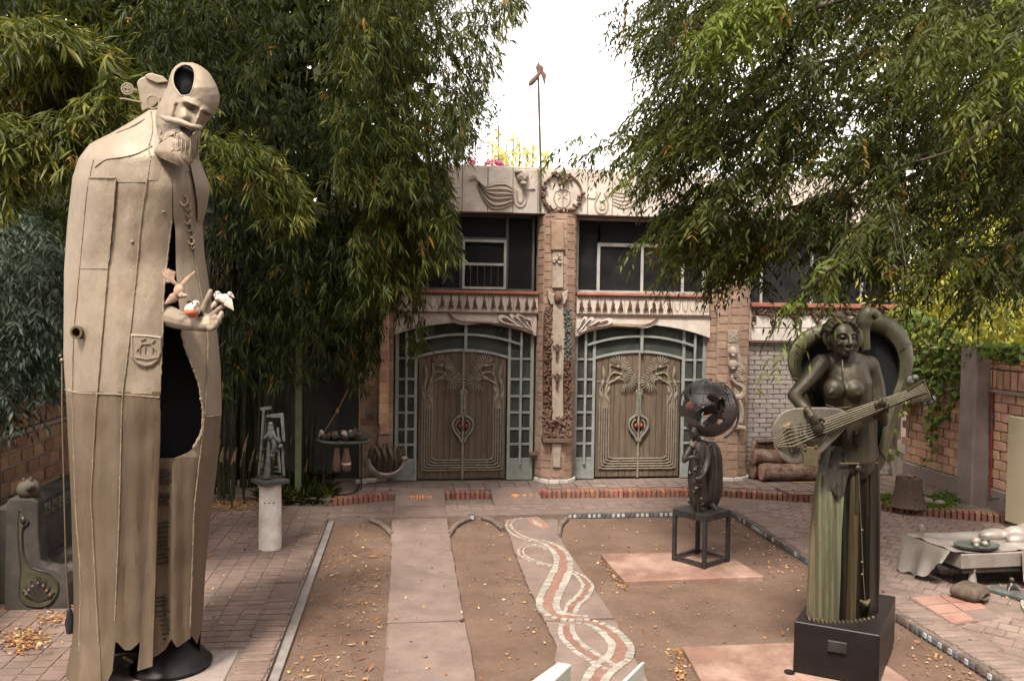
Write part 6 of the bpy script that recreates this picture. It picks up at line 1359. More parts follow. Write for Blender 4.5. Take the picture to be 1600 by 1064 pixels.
for dx, dy, r, nm in ((.02, .04, .06, 'fruit'), (.1, -.02, .045, 'fruit'), (-.04, -.05, .035, 'fruit'), (.17, .06, .06, 'cup'), (.07, .1, .05, 'cup')):
    if nm == 'fruit': MB().ball(tc + Vector((dx, dy, r)), (r, r, r * .9), 12, 8).build('fruit', M['bedmetal'], ty, smooth=True)
    else: MB().lathe([(.02, 0), (.025, .02), (r, .07), (r * .8, .065), (.01, .03)], tc + Vector((dx, dy, .01)), 14).build('cup', M['grey_sc'], ty, smooth=.7)
cu = root('cushion_sculpture', G(1515, 938, .11), 'brown cushion shaped sculpture with an open pocket lying on the red floor tiles', 'cushion')
c = G(1515, 934, .11) + Vector((0, 0, .08)); b = MB(); n = 14; rings = []
for i in range(9):
    t = -1 + 2 * i / 8; k = (1 - abs(t) ** 3) ** .5 if abs(t) < 1 else .0; k = max(k, .55) if abs(t) == 1 else max(k, .55); rings.append([c + rotz(.5) @ Vector((.2 * (lambda a: math.copysign(abs(math.cos(a)) ** .3, math.cos(a)))(2 * math.pi * j / 24) * (1 - .28 * t * t), .17 * (lambda a: math.copysign(abs(math.sin(a)) ** .3, math.sin(a)))(2 * math.pi * j / 24) * (1 - .28 * t * t), t * .085)) for j in range(24)])
MB().ring_loft(rings).build('cushion', M['rust'], cu, smooth=True)
p0 = c + rotz(.5) @ Vector((-.12, -.17, -.015)); p1_ = c + rotz(.5) @ Vector((.12, -.17, -.015)); MB().tube(smooth_path([p0, (p0 + p1_) / 2 + Vector((0, -.01, .045)), p1_, (p0 + p1_) / 2 + Vector((0, -.012, -.03)), p0], 5), .014, 6).build('pocket_rim', M['rust'], cu, smooth=True)
gs = root('slab_fragment', G(1580, 930, .09), 'greenish metal slab fragment lying under the edge of the bed sculpture', 'slab')
a, e = G(1548, 918, .12), G(1612, 936, .12); MB().bar(a, e, .22, .06).build('fragment', M['grey_sc'], gs, bevel=.015)
fgn = root('figurine', G(1580, 922, .1), 'tiny dark figurine sitting under the bed sculpture', 'figurine')
c = G(1580, 924, .12); b = MB(); b.ball(c + Vector((0, 0, .06)), (.05, .045, .06), 10, 8); b.ball(c + Vector((0, 0, .15)), .035, 10, 8); limb(b, [c + Vector((-.04, -.02, .06)), c + Vector((-.09, -.05, .0))], [.025, .02]); limb(b, [c + Vector((.04, -.02, .06)), c + Vector((.09, -.05, .0))], [.025, .02]); fuse(b, 'body', M['bronze'], fgn, .008, 3)
# ---- logs
def log(x0, x1, y, z, r, name, label, tilt=0.0):
    t = root('log', ((x0 + x1) / 2, y, .2), label, 'log', 'logs stacked by the grey wall'); pts = [Vector((lerp(x0, x1, k / 14), y + .02 * math.sin(k), z + tilt * k / 14 + .012 * math.sin(k * 1.7))) for k in range(15)]
    b = MB(); rings = []
    for k, p in enumerate(pts): rings.append([p + Vector((0, math.cos(2 * math.pi * j / 16), math.sin(2 * math.pi * j / 16))) * r * (1 + .09 * mnoise.noise((k * .5, j * .8, x0))) for j in range(16)])
    b.ring_loft(rings).build('bark', M['logbark'], t, smooth=.9)
    MB().lathe([(r * .86, 0), (r * .8, .012), (.001, .012)], (0, 0, 0), 14)
    e = MB(); e.ring_loft([[pts[0] + Vector((-.012 * s, math.cos(2 * math.pi * j / 14) * r * kk, math.sin(2 * math.pi * j / 14) * r * kk)) for j in range(14)] for s, kk in ((-1, .95), (1, .9), (1.2, .02))]).build('cut_end', M['colbrick'], t)
log(6.95, 9.3, 15.35, .39, .17, 'log', 'thick brown log lying lowest on the terrace by the grey wall'); log(6.85, 9.0, 15.5, .68, .16, 'log', 'knotty reddish log lying on top of the lowest log by the grey wall'); log(6.86, 7.4, 15.55, .88, .1, 'log', 'short thin log on top of the stack by the grey wall'); log(6.88, 8.0, 15.62, .4, .2, 'log', 'rear log with a rough reddish end, half hidden under the stack')
bk_ = root('bark_slab', (7.2, 15.55, 1.0), 'pale slab of bark lying across the top of the log stack', 'bark slab'); MB().bar((6.9, 15.5, .98), (7.7, 15.5, 1.03), .26, .03).build('slab', M['bark'], bk_, bevel=.008)
# stump with stones
sc_ = G(1419, 790, .2); sp_ = root('tree_stump', sc_, 'sawn tree stump standing in the grass by the right wall', 'stump')
rings = []
for k in range(12):
    t = k / 11; r = lerp(.26, .2, t ** .6) + (.06 * (1 - t) ** 4); rings.append([sc_ + Vector((r * math.cos(2 * math.pi * j / 24) * (1 + .07 * math.sin(j * 2.3) + .05 * mnoise.noise((j, k * .4, 1))), r * math.sin(2 * math.pi * j / 24) * (1 + .07 * math.sin(j * 2.3)), .5 * t + (.03 * mnoise.noise((j * .9, 1, 3)) if k == 11 else 0))) for j in range(24)])
MB().ring_loft(rings).build('trunk', M['bark'], sp_, smooth=.9)
for k in range(7): MB().ball(sc_ + Vector((random.uniform(-.15, .12), random.uniform(-.12, .12), .52)), (random.uniform(.04, .09), random.uniform(.04, .07), .03), 8, 6).build('rotten_chip', M['logbark'], sp_, smooth=True)
for k, (dx, dy, r) in enumerate(((.42, .1, .1), (.6, .0, .08), (.3, .4, .07))):
    o = MB(); o.ball(sc_ + Vector((dx, dy, r * .4)), (r * 1.3, r, r * .8), 8, 6); o = o.build('stone', M['concrete']); tag(o, ('grey stone lying right beside the tree stump', 'small grey stone in the grass, second from the tree stump', 'grey stone lying behind the tree stump')[k], 'stone')
rd = root('bent_rod', (7.6, 14.9, .22), 'thin bent dark rod lying on the terrace in front of the logs', 'rod'); MB().tube([G(1212, 762, .225), G(1236, 773, .225), G(1272, 773, .225)], .014, 6).build('rod', M['branch'], rd)
rd = root('wooden_stick', (8.2, 15.1, .22), 'pale straight stick lying on the terrace below the logs', 'stick'); MB().tube([G(1238, 754, .225), G(1300, 753, .225)], .016, 6).build('stick', M['sheath'], rd)
# ---- green post
gpz = G(466, 776, .1); gp_ = root('green_post', gpz, 'slim square green painted post standing in front of the bamboo', 'post')
MB().box(gpz.x - .055, gpz.x + .055, gpz.y - .05, gpz.y + .05, .05, 2.1).build('lower_post', M['postgreen'], gp_, bevel=.005); MB().box(gpz.x - .05, gpz.x + .05, gpz.y - .045, gpz.y + .045, 2.1, 4.4).build('upper_post', M['postgreen'], gp_, bevel=.005)
MB().tube([gpz + Vector((0, -.06, 2.0)), gpz + Vector((.3, -.2, 2.7)), gpz + Vector((.55, -.3, 3.3))], .02, 6).build('brace', M['branch'], gp_)
# ---- white plinth with verdigris tower
pc = G(422, 856, .09); wp = root('white_plinth', pc, 'round whitewashed plinth with a dark square slab on top, on the left path', 'plinth')
MB().lathe([(.158, 0), (.16, .03), (.155, .5), (.15, .93)], pc, 28).build('shaft', M['whiteplinth'], wp, smooth=.6); MB().box(-.2, .2, -.2, .2, .93, .99, rotz(.62), pc).build('top_slab', M['darkconc'], wp, bevel=.008)
for a in (-1.9, -1.5, -1.1): MB().ball(pc + Vector((.153 * math.cos(a), .153 * math.sin(a), .68)), .012, 6, 5).build('bolt', M['rust'], wp)
vt = root('tower_sculpture', pc + Vector((0, 0, .99)), 'small verdigris metal tower with a figure inside, standing on the white plinth', 'sculpture'); VY = pc.y
V = lambda x, y, o=0.0: Q(x, y, VY - o)
for p, e in (((404, 744), (409, 690)), ((444, 743), (441, 700)), ((438, 738), (434, 690)), ((409, 690), (412, 640)), ((436, 690), (434, 668))): MB().bar(V(*p, .05), V(*e, .03), .03).build('strut', M['grey_sc'], vt)
MB().bar(V(407, 639), V(424, 637), .06, .04).build('head_beam', M['grey_sc'], vt); MB().bar(V(412, 640), V(414, 686), .035).build('mast', M['grey_sc'], vt)
MB().prism([(416, 648), (443, 645), (446, 690), (441, 690), (438, 653), (416, 652)], lambda x, y: V(x, y, .03), lambda x, y: V(x, y, -.03)).build('bent_frame', M['grey_sc'], vt, bevel=.004)
MB().ring_loft([[V(x + w * math.cos(2 * math.pi * j / 10), y, .06 + w * .009 * math.sin(2 * math.pi * j / 10)) for j in range(10)] for x, y, w in ((417, 747, 6), (419, 720, 4.2), (420, 700, 3), (420, 684, 2.6))]).build('cone_pipe', M['grey_sc'], vt, smooth=True)
b = MB(); limb(b, [V(424, 682, .08), V(423, 668, .08)], [.055, .045]); b.ball(V(423, 663, .08), .04, 10, 8); limb(b, [V(421, 676, .1), V(414, 684, .12)], [.025, .02]); limb(b, [V(427, 676, .1), V(433, 688, .12)], [.025, .02]); limb(b, [V(426, 684, .08), V(429, 697, .1), V(427, 706, .08)], [.035, .03, .022])
fuse(b, 'figure', M['grey_sc'], vt, .008, 3)
for y in (702, 720, 731, 738): MB().tube([V(407, y, -.05), V(425, y - 2, -.02), V(443, y, .02)], .011, 6).build('rung', M['rust'], vt)
for x, y, r in ((434, 689, .045), (438, 697, .04), (431, 704, .03), (425, 712, .03)): MB().ball(V(x, y, .06), r, 10, 7).build('metal_bulb', M['grey_sc'], vt, smooth=True)
# ---- junk table and scallop fan by the pilaster
JY = 15.25; J = lambda x, y, o=0.0: Q(x, y, JY - o)
jt = root('assemblage_table', J(535, 745), 'low sculpture table heaped with brown bottles and odds and ends by the dark doorway', 'sculpture table')
MB().tube(smooth_path([J(496, 688, .2), J(515, 692, .3), J(545, 692, .3), J(572, 691, .25), J(575, 686, .1), J(560, 684, -.2), J(510, 683, -.2), J(496, 688, .2)], 5), .03, 7).build('rim', M['grey_sc'], jt, smooth=True)
MB().prism([(p.x, p.y) for p in (J(498, 688, .22), J(572, 690, .24), J(572, 686, -.2), J(500, 686, -.2))], lambda x, y: Vector((x, y, J(535, 691).z)), lambda x, y: Vector((x, y, J(535, 688).z))).build('table_top', M['darkconc'], jt)
for x in (506, 565):
    for o in (.2, -.15): MB().bar(J(x, 690, o), Vector((J(x, 690, o).x, JY - o, .2)), .03).build('leg', M['blackmetal'], jt)
for x, r in ((526, .08), (541, .085)): MB().lathe([(.05, 0), (r, .05), (r * .95, .2), (r * .7, .3), (r * .55, .36), (r * .6, .42)], Vector((J(x, 735, .35).x, JY - .35, J(x, 737, .35).z)), 14).build('brown_bottle', M['terr'], jt, smooth=True)
MB().lathe([(.087, 0), (.087, .03)], Vector((J(541, 735, .35).x, JY - .35, J(541, 725, .35).z)), 14).build('bottle_band', M['whitepl'], jt)
for k in range(48):
    x = random.uniform(500, 572); rr = random.uniform(.025, .06); c = J(x, 684 - random.random() * 8, random.uniform(-.15, .2)); MB().ball(c, (rr, rr, rr * random.uniform(.8, 1.8)), 7, 5).build('odd_piece', M[random.choice(['terr', 'whitepanel', 'lutedark', 'grey_sc', 'bark'])], jt, smooth=True)
MB().ball(J(565, 681, .1), (.13, .11, .12), 14, 9).build('gourd', M['rust'], jt, smooth=True)
ro = root('taut_rope', J(502, 683), 'taut pale rope slanting up from the heaped table into the bamboo', 'rope')
MB().tube([J(501, 684), J(527, 642), J(553, 590), J(566, 562)], .012, 6).build('rope', M['sheath'], ro); MB().ball(J(527, 642), (.03, .03, .05), 8, 6).build('knot', M['sheath'], ro, smooth=True)
rv = root('hanging_cord', J(561, 690), 'thin vertical cord with a pale hook hanging beside the brick pilaster', 'cord'); MB().tube([J(561, 690), J(562, 640), J(560, 560)], .01, 6).build('cord', M['sheath'], rv); MB().tube([J(558, 670), J(563, 672), J(570, 673)], .02, 6).build('hook', M['grey_sc'], rv)
sf = root('scallop_sculpture', J(603, 748), 'scallop shell shaped metal sculpture with a curved pale rim by the left door', 'sculpture'); KY = 15.35
fanp = []
for j in range(8):
    t = j / 7; row = []
    for i in range(41):
        a = R(200 + 140 * i / 40); u = i / 40; top = (576 + 58 * u, 700 + 4 * math.sin(u * 60) - 4 * math.sin(u * 3.14)); bot = (604 + 30 * math.cos(math.pi * (1 - u)), 716 + 26 * math.sin(math.pi * u)); x, y = lerp(bot[0], top[0], t), lerp(bot[1], top[1], t)
        row.append(Q(x, y, KY - .05 - .14 * math.sin(t * 2.6) + .03 * math.sin(u * 44)))
    fanp.append(row)
MB().ring_loft(fanp, closed=False).build('fan', M['rust'], sf, smooth=True, fix=False)
for k, o in ((1, .14), (.9, .17)): MB().tube([Q(604 + 31 * k * math.cos(math.pi * (1 - u)), 716 + 28 * k * math.sin(math.pi * u), KY - o) for u in [i / 20 for i in range(21)]], .03, 7).build('rim', M['bedmetal'], sf, smooth=True)
for x in (591, 601, 611): MB().tube(smooth_path([Q(x - 3, 700, KY - .2), Q(x + 2, 716, KY - .26), Q(x - 1, 736, KY - .22)], 4), [.05, .05, .05, .045, .04, .03, .025, .02, .015], 7).build('figure_rib', M['lutedark'], sf, smooth=True)
MB().ball(Q(632, 716, KY - .18), (.07, .06, .05), 8, 6).build('rim_knob', M['bedmetal'], sf, smooth=True)
for k in range(4): o = MB().box(-.1, .1, -.06, .06, 0, .07, rotz(.1 * k), J(566 + k * 15, 755 - k * 1.2, .15) * 1); 
sb = root('tile_border', (-.6, 15.1, .2), 'row of cream tiles edging the ground below the scallop sculpture', 'border')
for k in range(4): p = G(564 + k * 16, 755 - k * 1.8, .21); MB().box(-.095, .095, -.05, .05, 0, .07, rotz(.12), p).build('tile', M['whitepanel'], sb, bevel=.006)
hs = root('garden_hose', G(535, 770, .22), 'dark thin hose curling on the terrace below the heaped table', 'hose'); MB().tube(smooth_path([G(512, 766, .22), G(530, 772, .225), G(548, 771, .225), G(558, 764, .225), G(561, 755, .225), G(562, 745, .3)], 5), .016, 6).build('hose', M['blackmetal'], hs, smooth=True)
# ---- pale posts at the bottom edge
zt2 = .8
for pts, nm, lab in (([(872, 1033), (893, 1036.5), (820, 1105), (770, 1105)], 'concrete_post', 'thick pale concrete post end at the bottom edge, left of the thin plate'), ([(1003, 1033), (1007, 1034), (928, 1115), (918, 1115)], 'concrete_plate', 'thin pale plate end at the bottom edge, right of the thick post')):
    q4 = [G(x, y, zt2) for x, y in pts]; t = root(nm, (q4[0].x, q4[0].y, 0), lab, nm.split('_')[1])
    MB().prism([(p.x, p.y) for p in q4], lambda x, y: Vector((x, y, 0)), lambda x, y: Vector((x, y, zt2))).build('slab', M['whitebar'], t, bevel=.012 if 'post' in nm else .005, seg=2)
# ---- weathervane on the roof
wv = root('weather_vane', (2.47, 15.9, 6.22), 'tall thin pole with a rusty flying bird vane on the parapet', 'weather vane')
MB().tube([(2.47, 15.5, 5.4), (2.47, 15.5, 6.3), Q(841, 118, 15.5)], .022, 6).build('pole', M['branch'], wv)
W = lambda x, y: Q(x, y, 15.5)
MB().tube(smooth_path([W(827, 134), W(832, 128), W(840, 119), W(844, 112)], 4), [.008, .03, .04, .045, .05, .05, .045, .04, .04, .035, .035, .03, .02], 8, .6).build('bird_body', M['terr'], wv, smooth=True)
for p in (((842, 114), (841, 106), (842, 97)), ((845, 112), (846, 106), (845, 102)), ((846, 112), (850, 118), (851, 133))): MB().tube([W(*v) for v in p], [.035, .05, .006], 6, .3).build('wing', M['terr'], wv, smooth=True)
MB().tube([W(827, 131), W(826.5, 138), W(827, 143)], .012, 5).build('tail_rod', M['branch'], wv)

# ---- unseen house inferred behind the camera, added and sized to shade the court
hs_ = root('unseen_house', (2, -4, 0), 'unseen plain plastered house with a terrace, added behind the camera to shade the court', 'house')
MB().box(-11, 15, -9, -.9, -.1, 9.0).build('wall', M['plaster'], hs_); MB().box(-11.3, 15.3, -9.3, -.5, 9.0, 9.25).build('roof', M['concrete'], hs_); MB().box(-4, 6, -.9, .9, -.1, 1.85).build('terrace', M['concrete'], hs_, bevel=.02)
for x in (-8, -4.5, 4.5, 8, 11.5):
    for z in (1.0, 5.6): MB().box(x, x + 1.5, -.93, -.86, z, z + 1.5).build('window', M['frame_pale'], hs_); 
# ================================================================== PLANTS
def leaf_mesh(name, P, Dv, L, W, var, m, parent=None, droop=.15, mid=.42, kind='stuff', up=None):
    """one folded lance leaf (two triangles) per row, stored as one mesh"""
    P = np.asarray(P, float); Dv = np.asarray(Dv, float); Dv /= np.linalg.norm(Dv, axis=1)[:, None]; n = len(P); L = np.asarray(L)[:, None]; W = np.asarray(W)[:, None]
    rnd = rng.normal(size=(n, 3)) * .55 + np.array([0, 0, 1.0]); S = np.cross(Dv, rnd); S /= np.linalg.norm(S, axis=1)[:, None] + 1e-9; N_ = np.cross(S, Dv)
    V = np.empty((n, 4, 3)); V[:, 0] = P; mp_ = P + Dv * L * mid - N_ * W * .12; V[:, 1] = mp_ + S * W * .5; V[:, 3] = mp_ - S * W * .5; V[:, 2] = P + Dv * L + np.array([0, 0, -1.0]) * L * droop
    off = LOC[parent.name] if parent else Vector((0, 0, 0)); V -= np.array(off)
    me = bpy.data.meshes.new(name); me.vertices.add(n * 4); me.vertices.foreach_set('co', V.reshape(-1))
    base = (np.arange(n) * 4)[:, None]; T = np.concatenate([base + [0, 1, 2], base + [0, 2, 3]], 1).reshape(-1)
    me.loops.add(n * 6); me.loops.foreach_set('vertex_index', T.astype(np.int32)); me.polygons.add(n * 2); me.polygons.foreach_set('loop_start', np.arange(0, n * 6, 3, dtype=np.int32))
    at = me.attributes.new('var', 'FLOAT', 'FACE'); at.data.foreach_set('value', np.repeat(np.asarray(var, np.float32), 2)); me.update(calc_edges=True); me.materials.append(m)
    o = bpy.data.objects.new(name, me); COL.objects.link(o)
    if parent: o.parent = parent
    LOC[o.name] = off
    if kind: o['kind'] = kind
    return o
LM = dict(
 bamboo=leafmat('bamboo_leaf', [(0, (0.0104, 0.0166, 0.0036)), (.4, (0.0252, 0.0346, 0.0058)), (.75, (0.0591, 0.0691, 0.0115)), (.97, (0.1404, 0.1348, 0.0265)), (1, (0.2218, 0.1314, 0.0354))], .25),
 pinnate=leafmat('pinnate_leaf', [(0, (0.0198, 0.0259, 0.0066)), (.5, (0.0412, 0.0484, 0.0108)), (.85, (0.0782, 0.0906, 0.0168)), (.96, (0.0988, 0.1375, 0.0187)), (1, (0.1399, 0.0808, 0.0140))], .32),
 grey=leafmat('grey_green_leaf', [(0, (.014, .022, .015)), (.6, (.034, .047, .034)), (1, (.085, .105, .08))], .2),
 ivy=leafmat('ivy_leaf', [(0, (.045, .08, .02)), (.5, (.1, .145, .035)), (.85, (.2, .22, .06)), (1, (.34, .26, .07))], .35),
 yellow=leafmat('sunlit_leaf', [(0, (.17, .19, .045)), (.5, (.33, .33, .085)), (1, (.5, .45, .15))], .5),
 pop=leafmat('poplar_leaf', [(0, (.36, .37, .2)), (1, (.55, .54, .34))], .5), pink=leafmat('bract', [(0, (.4, .06, .25)), (1, (.6, .16, .36))], .4),
 dry=leafmat('dry_leaf', [(0, (.13, .05, .025)), (.5, (.26, .13, .06)), (.8, (.36, .23, .09)), (1, (.45, .36, .25))], .1, .8), grass=leafmat('grass_blade', [(0, (.05, .09, .02)), (1, (.15, .2, .05))], .3))
def sample_poly(poly, n, y0, y1, thr=None, ns=.9, seed=0, bias=1.0):
    xs = [p[0] for p in poly]; ys = [p[1] for p in poly]; out = []; k = 0
    while len(out) < n and k < n * 40:
        k += 1; x, y = random.uniform(min(xs), max(xs)), random.uniform(min(ys), max(ys))
        if not inpoly(x, y, poly): continue
        p = Q(x, y, lerp(y0, y1, random.random() ** bias))
        if thr is not None and mnoise.noise(p * ns + Vector((seed, seed * 2, 0))) < thr: continue
        out.append(p)
    return out
def unit(v): return v / (np.linalg.norm(v) + 1e-9)
def bamboo_leaves(pts, lo, hi, lean=(0, 0, 0), nl=(6, 11), bright=0.0):
    P, Dv, L, W, var = [], [], [], [], []
    for p in pts:
        d0 = unit(np.array([random.gauss(0, .6), random.gauss(-.25, .5), random.gauss(-.55, .35)]) + np.array(lean)); tw = random.uniform(.1, .32); tone = min(.96, max(0, random.gauss(.42 + bright, .2))); dead = random.random() < .012
        for k in range(random.randint(*nl)):
            t = random.random(); P.append(np.array(p) + d0 * tw * t); Dv.append(unit(d0 + np.array([random.gauss(0, .5), random.gauss(0, .5), random.gauss(-.25, .35)]))); l = random.uniform(lo, hi); L.append(l); W.append(l * random.uniform(.1, .145)); var.append(1.0 if dead else min(.96, max(0, tone + random.gauss(0, .1))))
    return P, Dv, L, W, var
def bamboo(label, polys, culms, lo, hi, base):
    t = root('bamboo_clump', base, label, 'bamboo', 'bamboo clumps on the left'); A_ = [[], [], [], [], []]
    for poly, n, y0, y1, thr, br, lean in polys:
        for a, c in zip(A_, bamboo_leaves(sample_poly(poly, n, y0, y1, thr, seed=len(A_[0]) % 17), lo, hi, lean, bright=br)): a.extend(c)
    leaf_mesh('foliage', *A_, LM['bamboo'], t)
    for (x, y, zt, lx, ly, r) in culms:
        pts = [Vector((x + lx * u * u, y + ly * u * u, .05 + zt * u)) for u in [k / 9 for k in range(10)]]; MB().tube(pts, [r * (1 - .6 * k / 9) for k in range(10)], 7).build('culm', M['culm'], t, smooth=True)
        if random.random() < .75:
            z = random.uniform(.15, 1.0); p = Vector((x, y - r, z)); MB().tube([p, p + Vector((.03, -.04, .14)), p + Vector((.06, -.06, .26))], [r * 1.1, r * .8, .004], 6, .5).build('culm_sheath', M['sheath'], t, smooth=True)
    return t
def culmset(x0, x1, y0, y1, n, h=(5, 7.5)): return [(random.uniform(x0, x1), random.uniform(y0, y1), random.uniform(*h), random.gauss(.3, .6), random.gauss(-.5, .4), random.uniform(.013, .026)) for _ in range(n)]
bamboo('tall dense bamboo filling the upper left behind the bearded statue', [
  ([(-40, 40), (60, 20), (150, 60), (215, 150), (200, 190), (150, 215), (60, 290), (-40, 330)], 1500, 8.6, 10.5, -.1, .28, (.5, 0, 0)),
  ([(-200, -420), (640, -420), (700, -40), (-200, -40)], 1500, 11.5, 16, None, -.1, (.1, 0, 0)),  # leaves above the frame, put in to shade the grove below
  ([(-40, -40), (420, -40), (420, 120), (250, 250), (100, 400), (-40, 560)], 1900, 11, 14.5, -.04, -.12, (.1, 0, 0))], culmset(-5.5, -3.6, 13.3, 15.5, 16), .16, .24, (-4.5, 14, .1))
bamboo('middle bamboo clump with dark culms beside the white plinth', [  # negative tones put the shade of the dense middle into leaf colour
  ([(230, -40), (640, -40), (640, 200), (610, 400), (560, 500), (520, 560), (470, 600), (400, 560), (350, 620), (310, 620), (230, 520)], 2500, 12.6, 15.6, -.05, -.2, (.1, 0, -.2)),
  ([(180, -420), (720, -420), (760, -90), (560, -60), (180, -60)], 900, 8.8, 12.2, None, -.1, (.1, 0, -.2)),  # unseen overhang, added to shade the middle of the clump
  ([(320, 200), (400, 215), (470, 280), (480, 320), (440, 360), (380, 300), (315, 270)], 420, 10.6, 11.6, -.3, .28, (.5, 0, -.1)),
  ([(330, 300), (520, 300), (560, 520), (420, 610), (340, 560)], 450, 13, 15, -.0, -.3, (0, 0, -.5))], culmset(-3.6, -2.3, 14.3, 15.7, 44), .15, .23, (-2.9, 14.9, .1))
bamboo('drooping bright bamboo clump hanging over the left end of the parapet', [
  ([(520, -40), (825, -40), (800, 25), (775, 70), (772, 110), (745, 160), (738, 205), (720, 245), (690, 262), (620, 300), (520, 320)], 2500, 11.6, 15.0, -.2, .14, (.25, 0, -.3)),
  ([(560, 230), (690, 250), (705, 300), (716, 345), (706, 390), (680, 410), (640, 440), (590, 470), (540, 480)], 1500, 12.2, 14.9, -.14, .1, (.2, 0, -.6)),
  ([(622, 400), (655, 420), (672, 470), (660, 540), (640, 560), (632, 500), (600, 470)], 90, 14.0, 15.0, None, .2, (.05, 0, -.9)),
  ([(540, 470), (600, 470), (590, 560), (560, 600), (540, 560)], 160, 14.2, 15.2, -.1, -.05, (.0, 0, -.6))], culmset(-2.3, -1.7, 15.2, 16.2, 12, (6, 8)), .15, .22, (-2.0, 15.6, .1))
# dark shrubs and trees behind the bamboo close the view
def tree(name, label, cat, pts, trunk, lo, hi, m, wr=.4, nl=8, group=None, dirz=-.1, rr=.25, var=(.45, .22), wr2=None):
    t = root(name, trunk[0], label, cat, group); P, Dv, L, W, v = [], [], [], [], []
    for p in pts:
        tone = random.gauss(*var)
        for k in range(nl): P.append(np.array(p) + rng.normal(size=3) * rr); Dv.append(unit(rng.normal(size=3) + np.array([0, 0, dirz]))); l = random.uniform(lo, hi); L.append(l); W.append(l * wr); v.append(min(1, max(0, tone + random.gauss(0, .12))))
    leaf_mesh('crown', P, Dv, L, W, v, LM[m], t)
    n = len(trunk); MB().tube(smooth_path(trunk, 4), [lerp(wr2 or .16, .05, k / ((n - 1) * 4)) for k in range((n - 1) * 4 + 1)], 9).build('trunk', M['bark'], t, smooth=True)
    return t
tree('dark_tree', 'dark leafy tree standing behind the bamboo, mostly hidden', 'tree', sample_poly([(-60, -60), (640, -60), (640, 380), (520, 560), (-60, 600)], 3900, 16.6, 20, None), [Vector((-6, 18, 0)), Vector((-6, 18, 3)), Vector((-5.5, 18, 7))], .3, .5, 'pinnate', .4, 8, var=(.25, .2))
# ---- grey green shrub at the left edge
def pinnate(pts, lo, hi, nleaf, rl, dirs, tone, wr=.28, orange=.0, droop=.5):
    P, Dv, L, W, v, TW = [], [], [], [], [], []
    for p in pts:
        d = unit(np.array([random.gauss(0, .45), random.gauss(0, .45), random.gauss(0, .3)]) + np.array(dirs)); s = np.cross(d, [0, 0, 1.0]); s = unit(s + rng.normal(size=3) * .35); l = random.uniform(*rl); tn = min(.95, max(0, random.gauss(*tone))); og = random.random() < orange; k = random.randint(*nleaf); pp = []
        for i in range(k):
            u = (i + .6) / k; c = np.array(p) + d * l * u + np.array([0, 0, -1]) * l * droop * u * u; pp.append(c); dd = unit(d + np.array([0, 0, -1]) * droop * 2 * u)
            for sg in ((-1, 1) if i < k - 1 else (0,)):
                P.append(c); Dv.append(unit(dd * (.65 if sg else 1) + s * sg * .9 + np.array([0, 0, -.3]) + rng.normal(size=3) * .12)); q = random.uniform(lo, hi) * (1 - .35 * abs(u - .45)); L.append(q); W.append(q * wr); v.append(1.0 if og else min(.96, max(0, tn + random.gauss(0, .1))))
    return P, Dv, L, W, v
gsx = root('grey_leaved_shrub', (-5.3, 10.2, .1), 'grey green shrub with fern like leaves at the left edge over the wall', 'shrub')
A_ = [[], [], [], [], []]
for poly, n, y0, y1, tone in (([(-60, 335), (30, 322), (70, 360), (92, 410), (96, 470), (60, 520), (-60, 560)], 420, 9.6, 11.2, (.62, .25)), ([(-60, 500), (80, 500), (90, 560), (60, 610), (20, 640), (-60, 660)], 260, 9.8, 11.3, (.42, .22)), ([(-60, 380), (95, 380), (95, 590), (-60, 600)], 420, 11.2, 12.4, (.15, .15))):
    for a, c in zip(A_, pinnate(sample_poly(poly, n, y0, y1), .09, .15, (6, 9), (.35, .55), (.55, -.3, -.2), tone, .26)): a.extend(c)
leaf_mesh('foliage', *A_, LM['grey'], gsx); MB().tube([(-5.4, 10.6, .1), (-5.35, 10.6, 2.4), (-5.0, 10.4, 3.6), (-4.4, 10.2, 4.3)], [.06, .05, .03, .01], 7).build('stem', M['branch'], gsx, smooth=True)
